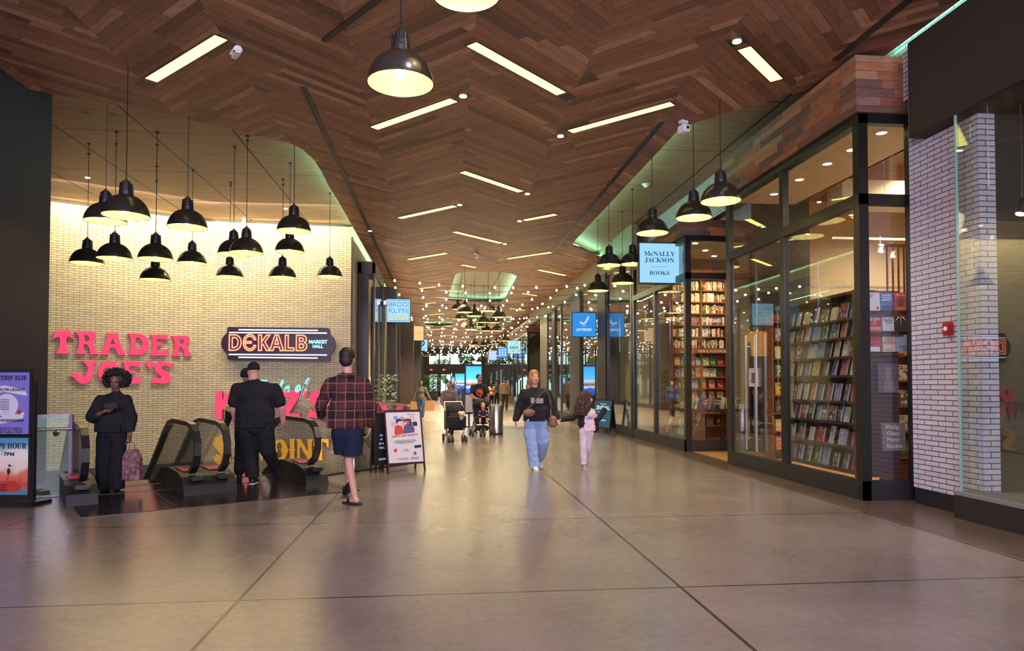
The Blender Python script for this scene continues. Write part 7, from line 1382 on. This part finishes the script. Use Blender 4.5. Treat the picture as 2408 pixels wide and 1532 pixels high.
# ---- generic walkers farther down the hall
def walker(px, py, ptop, label, skin, top, bottom, hair='hair_d', fy=0.0, stride=0.12, sleeves=True, shorts=False, arms=None, girth=1.0, long_hair=False, Y=None, hd_yaw=None, lean=0.0, faceit=False, hem=0.92, jk=None):
    g = atZ(px, py) if Y is None else atY(px, py, Y); g.z = 0
    hgt = atY(px, ptop, g.y).z; k = hgt / 1.75
    c_, s_ = math.cos(fy), math.sin(fy)
    def Q(x, y, z): return ((x * c_ - y * s_) * k, (x * s_ + y * c_) * k, z * k)   # local: +y is forward
    L_ = lean
    A = arms or {}
    J = dict(hd=Q(0, L_ * 1.1, 1.625), nk=Q(0, L_, 1.46), cs=Q(0, L_ * 0.8, 1.25), wa=Q(0, L_ * 0.4, 1.05), pv=Q(0, 0, 0.93), ls=Q(-0.19, L_ * 0.9, 1.38), le=Q(*A.get('le', (-0.24, -0.03, 1.10))), lw=Q(*A.get('lw', (-0.25, 0.06, 0.86))), rs=Q(0.19, L_ * 0.9, 1.38), re=Q(*A.get('re', (0.24, 0.03, 1.10))), rw=Q(*A.get('rw', (0.25, 0.12, 0.86))), lk=Q(-0.09, stride * 0.7, 0.49), la=Q(-0.09, stride, 0.09), rk=Q(0.09, -stride * 0.2, 0.49), ra=Q(0.09, -stride, 0.10), fy=fy)
    r = empty('person', g); tag(r, label, 'person'); b = BB(); v = 0.014
    b.cone2(J['nk'], J['hd'], 0.055 * k, 0.052 * k); b.blob(J['cs'], (0.14 * k, 0.10 * k, 0.16 * k), fy); b.blob(J['pv'], (0.14 * k, 0.1 * k, 0.11 * k), fy); b.blob(J['wa'], (0.12 * k, 0.09 * k, 0.14 * k), fy)
    for sd, q in (('l', -1), ('r', 1)): b.chain([V3(*J['nk']) - V3(0, 0, 0.06 * k), J[sd + 's'], J[sd + 'e'], J[sd + 'w']], [0.04 * k, 0.044 * k, 0.038 * k, 0.026 * k]); b.chain([Q(0.085 * q, 0, 0.9), J[sd + 'k'], J[sd + 'a']], [0.08 * k, 0.052 * k, 0.035 * k])
    H = head(r, J['hd'], (hd_yaw if hd_yaw is not None else fy + PI), 0.05, skin, k); head_geo(b, H)
    e = BB(); fw_ = V3(-s_, c_, 0)
    for sd, q in (('l', 1), ('r', -1)):
        d = (V3(*J[sd + 'w']) - V3(*J[sd + 'e'])).normalized(); sidev = fw_ - d * fw_.dot(d); sidev = sidev if sidev.length > 0.2 else V3(c_, s_, 0); sidev.normalize(); hand(e, J[sd + 'w'], d, sidev.cross(d) * q, sidev, 0.5, k)
    skin_build(b, 'body', skin, r, v, 3, e); 
    if faceit: face_parts(H, r)
    c = BB(); gg = girth; c.blob(J['cs'], (0.185 * k * gg, 0.125 * k * gg, 0.18 * k), fy); c.blob(J['wa'], (0.18 * k * gg, 0.125 * k * gg, 0.17 * k), fy); c.cone2(V3(*J['ls']).lerp(V3(*J['rs']), 0.1), V3(*J['ls']).lerp(V3(*J['rs']), 0.9), 0.075 * k, 0.075 * k); c.blob(Q(0, L_ * 0.2, hem + 0.07), (0.20 * k * gg, 0.145 * k * gg, 0.10 * k), fy)
    for sd in 'lr': sleeve(c, J, sd, 0.075 * k, 0.066 * k, 0.05 * k, sleeves, 0.9 if sleeves else 0.6)
    c.blob(Q(0, 0, hem - 0.02), (0.185 * k * gg, 0.135 * k * gg, 0.1 * k), fy); tp = skin_build(c, 'top', top, r, v, 3, cuts=[((0, 0, (hem - 0.04) * k), (0, 0, -1))]); c = BB(); c.blob(Q(0, 0, 0.91), (0.165 * k, 0.12 * k, 0.11 * k), fy)
    for sd, q in (('l', -1), ('r', 1)):
        kk, aa, hh = V3(*J[sd + 'k']), V3(*J[sd + 'a']), V3(*Q(0.085 * q, 0, 0.88))
        if shorts: c.cone2(hh, hh.lerp(kk, 0.9), 0.10 * k, 0.09 * k)
        else: c.chain([hh, kk, kk.lerp(aa, 0.9)], [0.098 * k, 0.075 * k, 0.062 * k])
    skin_build(c, 'trousers' if not shorts else 'shorts', bottom, r, v, 3)
    P = lambda x, y, z: H @ Vector((x, y, z)); q = H.to_quaternion().to_matrix().to_4x4(); c = BB(); c.sph(P(0, 0.028, 0.052), 1, (0.086 * k, 0.098 * k, 0.088 * k), 14, q)
    if long_hair: c.sph(P(0, 0.06, -0.05), 1, (0.08 * k, 0.06 * k, 0.13 * k), 14, q); c.sph(P(0, 0.08, -0.16), 1, (0.07 * k, 0.04 * k, 0.09 * k), 14, q)
    skin_build(c, 'hair', hair, r, 0.011, 2)
    for sd in 'lr': shoe(r, J[sd + 'a'], (-s_, c_, 0), 'black', 'sole' if sd == 'l' else 'sole', k)
    return r, J, k, g
MT['gjack'] = cloth('grey_jacket', srgb(92, 88, 84)); MT['dblue'] = cloth('blue_jeans', srgb(62, 84, 120)); MT['checks'] = cloth('brown_checked_shirt', srgb(120, 96, 88), sc=60); MT['beige'] = cloth('beige_jacket', srgb(170, 150, 120)); MT['camo'] = cloth('camo_trousers', srgb(74, 66, 50), sc=9); MT['tanc'] = cloth('tan_top', srgb(176, 140, 96)); MT['bluec'] = cloth('blue_shirt', srgb(52, 68, 110)); MT['tee'] = cloth('black_tee', (0.025, 0.022, 0.022)); MT['tiger'] = plain('orange_tee_print', srgb(220, 96, 40), 0.7)
def paper_bag(p, label, w_=0.3, h_=0.36, rz=0.0):
    r = empty('paper_bag', p, rz); tag(r, label, 'paper bag')
    MB().prism([(-w_ / 2, 0), (w_ / 2, 0), (w_ / 2 * 0.9, h_), (-w_ / 2 * 0.9, h_)], -0.07, 0.07, frame_matrix(V3(0, 0, 0), (1, 0, 0), (0, 0, 1))).build('sack', 'kraft', r)
    MB().tube([(-0.06, 0, h_), (-0.05, 0, h_ + 0.09), (0.05, 0, h_ + 0.09), (0.06, 0, h_)], 0.006, 6).build('handle', 'kraft', r); return r
r, J, k, g = walker(990, 984, 896, 'woman in grey jacket and jeans walking towards the camera with paper bags, far left', 'skinC', 'gjack', 'dblue', fy=PI, long_hair=False, faceit=True, arms={'le': (-0.3, 0.0, 1.12), 'lw': (-0.42, 0.08, 0.92), 're': (0.28, 0, 1.1), 'rw': (0.34, 0.05, 0.88)})
paper_bag(g + V3(*J['lw']) + V3(0.0, -0.02, -0.53), 'large kraft paper bag in the right-hand side of the woman in grey', 0.42, 0.44); paper_bag(g + V3(*J['rw']) + V3(0, -0.02, -0.48), 'smaller kraft paper bag carried by the woman in grey, left one in the photo', 0.3, 0.38)
r, J, k, g = walker(1058, 1028, 897, 'person in a brown checked shirt and black trousers pushing the dog stroller', 'skinB', 'checks', 'blk', hair='hair_d', fy=PI - 0.25, lean=0.12, faceit=True, arms={'le': (-0.26, 0.12, 1.12), 'lw': (-0.22, 0.40, 1.0), 're': (0.22, 0.14, 1.1), 'rw': (0.1, 0.40, 1.0)})
def wheels(r, pts, rad):
    for (x, y) in pts:
        w_ = MB().lathe([(rad * 0.6, -0.012), (rad, -0.02), (rad, 0.02), (rad * 0.6, 0.012), (rad * 0.6, -0.012)], (x, y, rad), 20, Matrix.Rotation(PI / 2, 4, 'Y')).build('wheel', 'rubber', r); MB().cyl((x, y, rad), rad * 0.6, 0.015, seg=16, rot=Matrix.Rotation(PI / 2, 4, 'Y')).build('hub', 'steel', w_)
gs = atZ(1076, 1041); r = empty('pet_stroller', gs, 0.15); tag(r, 'black pet stroller with a dog looking out, pushed by the person in checks', 'stroller')
wheels(r, ((-0.22, 0.0), (-0.13, 0.0), (0.13, 0.0), (0.22, 0.0), (-0.27, 0.62), (0.27, 0.62)), 0.095)
c = BB(); c.box(-0.24, 0.24, 0.02, 0.55, 0.3, 0.72, bev=0.06); c.blob((0, 0.36, 0.78), (0.25, 0.26, 0.24)); skin_build(c, 'cabin', 'tee', r, 0.014, 4); MB().box(-0.16, 0.16, -0.0, 0.03, 0.45, 0.52).build('front_trim', 'navy', r)
m = MB(); [m.tube([(x, 0.0, 0.12), (x, 0.2, 0.34), (x, 0.6, 0.12)], 0.013, 6).tube([(x, 0.05, 0.3), (x, 0.58, 0.78), (x, 0.7, 1.02)], 0.013, 6) for x in (-0.23, 0.23)]; m.tube([(-0.23, 0.7, 1.02), (0.23, 0.7, 1.02)], 0.016, 6).build('frame', 'steel', r); m = MB().box(-0.27, -0.235, 0.3, 0.52, 0.3, 0.8, bev=0.015); m.build('grey_hanging_bag', 'gjack', r)
d = empty('dog', gs + V3(0.1, 0.02, 0.70)); d.rotation_euler = (0, 0, 0.15); tag(d, 'small cream dog looking out of the black pet stroller', 'dog'); c = BB(); c.blob((0, 0, 0.03), (0.07, 0.07, 0.065)); c.cone2((0, -0.04, 0.02), (0, -0.11, 0.0), 0.035, 0.025); c.cone2((0, 0.03, -0.03), (0, 0.12, -0.15), 0.06, 0.09)
for x in (-1, 1): c.cone2((0.05 * x, 0.0, 0.08), (0.085 * x, -0.01, 0.05), 0.02, 0.015)
skin_build(c, 'dog_body', plain('cream_fur', srgb(214, 186, 150), 0.9, var=0.2), d, 0.008, 3); MB().sph((0.03, -0.062, 0.045), 0.009).sph((-0.03, -0.062, 0.045), 0.009).sph((0, -0.132, 0.005), 0.013).build('eyes_and_nose', 'eye', d)
r, J, k, g = walker(1127, 1021, 881, 'man in a black tee with an orange tiger print pushing the child stroller', 'skinB', 'tee', 'tee', fy=PI + 0.2, sleeves=False, shorts=True, faceit=True, hd_yaw=0.6, arms={'le': (-0.26, 0.1, 1.12), 'lw': (-0.24, 0.1, 0.9), 're': (0.26, 0.1, 1.12), 'rw': (0.08, 0.32, 1.0)})
MB().lathe([(0.07, 0), (0.10, 0), (0.10, 0.012), (0.07, 0.012), (0.07, 0)], (0.0, -0.155 * k, 1.22 * k), 20, Matrix.Rotation(PI / 2, 4, 'X')).sph((0.02, -0.155 * k, 1.24 * k), 0.06, (1, 0.12, 0.9)).tube([(0.06, -0.15 * k, 1.15 * k), (0.0, -0.15 * k, 1.04 * k), (-0.06, -0.15 * k, 1.02 * k)], 0.014, 6).build('tiger_print', 'tiger', [o for o in KIDS[r.name] if o.name.startswith('top')][0])
gs = atZ(1137, 1028); r = empty('child_stroller', gs, 0.1); tag(r, 'black child stroller with a toddler, beside the steel litter bin', 'stroller')
wheels(r, ((-0.3, 0.1), (-0.08, 0.0), (0.02, 0.0), (0.32, 0.05), (-0.3, 0.6), (0.3, 0.6)), 0.125)
c = BB(); c.box(-0.22, 0.22, 0.1, 0.3, 0.35, 0.5, bev=0.05); c.box(-0.2, 0.2, 0.3, 0.42, 0.4, 0.85, bev=0.05); c.blob((0, 0.42, 0.92), (0.24, 0.2, 0.14)); c.box(-0.2, 0.2, 0.05, 0.5, 0.16, 0.3, bev=0.05); skin_build(c, 'seat', 'tee', r, 0.014, 4); m = MB(); [m.tube([(x, 0.0, 0.2), (x, 0.25, 0.45), (x, 0.55, 0.2)], 0.014, 6).tube([(x, 0.1, 0.3), (x, 0.5, 0.9), (x, 0.6, 1.05)], 0.014, 6) for x in (-0.24, 0.24)]; m.tube([(-0.24, 0.6, 1.05), (0.24, 0.6, 1.05)], 0.016, 6).tube([(-0.24, 0.02, 0.55), (0.24, 0.02, 0.55)], 0.016, 6).build('frame', 'black', r)
r = empty('person', gs + V3(0, 0.15, 0.48)); tag(r, 'toddler sitting strapped in the black child stroller', 'person'); b = BB(); b.blob((0, 0.05, 0.12), (0.1, 0.08, 0.14)); b.cone2((0, 0.05, 0.2), (0, 0.04, 0.34), 0.04, 0.05)
H = head(r, (0, 0.03, 0.38), 0.3, 0, 'skinA', 0.78); head_geo(b, H)
for x in (-1, 1): b.chain([(0.09 * x, 0.05, 0.22), (0.13 * x, -0.03, 0.12), (0.06 * x, -0.11, 0.1)], [0.035, 0.03, 0.02]); b.chain([(0.06 * x, 0.02, 0.03), (0.1 * x, -0.15, 0.08), (0.1 * x, -0.2, -0.08)], [0.055, 0.042, 0.03])
e = BB(); [hand(e, (0.06 * x, -0.11, 0.1), (-0.5 * x, -0.8, 0), (0, 0, -1), (-x, 0, 0), 0.6, 0.5) for x in (-1, 1)]; skin_build(b, 'body', 'skinA', r, 0.009, 3, e); face_parts(H, r)
c = BB(); c.blob((0, 0.05, 0.12), (0.13, 0.1, 0.15)); [c.cone2((0.1 * x, 0.05, 0.2), (0.135 * x, -0.02, 0.13), 0.045, 0.04) for x in (-1, 1)]; [c.cone2((0.06 * x, 0.02, 0.03), (0.1 * x, -0.15, 0.08), 0.065, 0.055) for x in (-1, 1)]; skin_build(c, 'romper', 'navy', r, 0.01, 3); c = BB(); c.sph(H @ Vector((0, 0.03, 0.05)), 0.07, (1, 1.05, 0.95)); skin_build(c, 'hair', 'hair_l', r, 0.008, 2)
r, J, k, g = walker(1070, 985, 897, 'person in a dark blue shirt standing half hidden behind the person in checks', 'skinB', 'bluec', 'blk', fy=PI, faceit=True)
r, J, k, g = walker(1155, 961, 900, 'woman with long dark hair in a tan top walking away, far hall', 'skinB', 'tanc', 'blk', fy=0, long_hair=True)
r, J, k, g = walker(1168, 955, 894, 'man in a grey jacket walking away beside the woman in tan', 'skinB', 'gjack', 'blk', fy=0)
r, J, k, g = walker(1187, 966, 889, 'man in a beige jacket and camouflage trousers walking away with a paper bag', 'skinB', 'beige', 'camo', fy=0.05)
paper_bag(g + V3(*J['rw']) + V3(0.03, 0, -0.50), 'kraft paper bag in the hand of the man in beige', 0.32, 0.36)
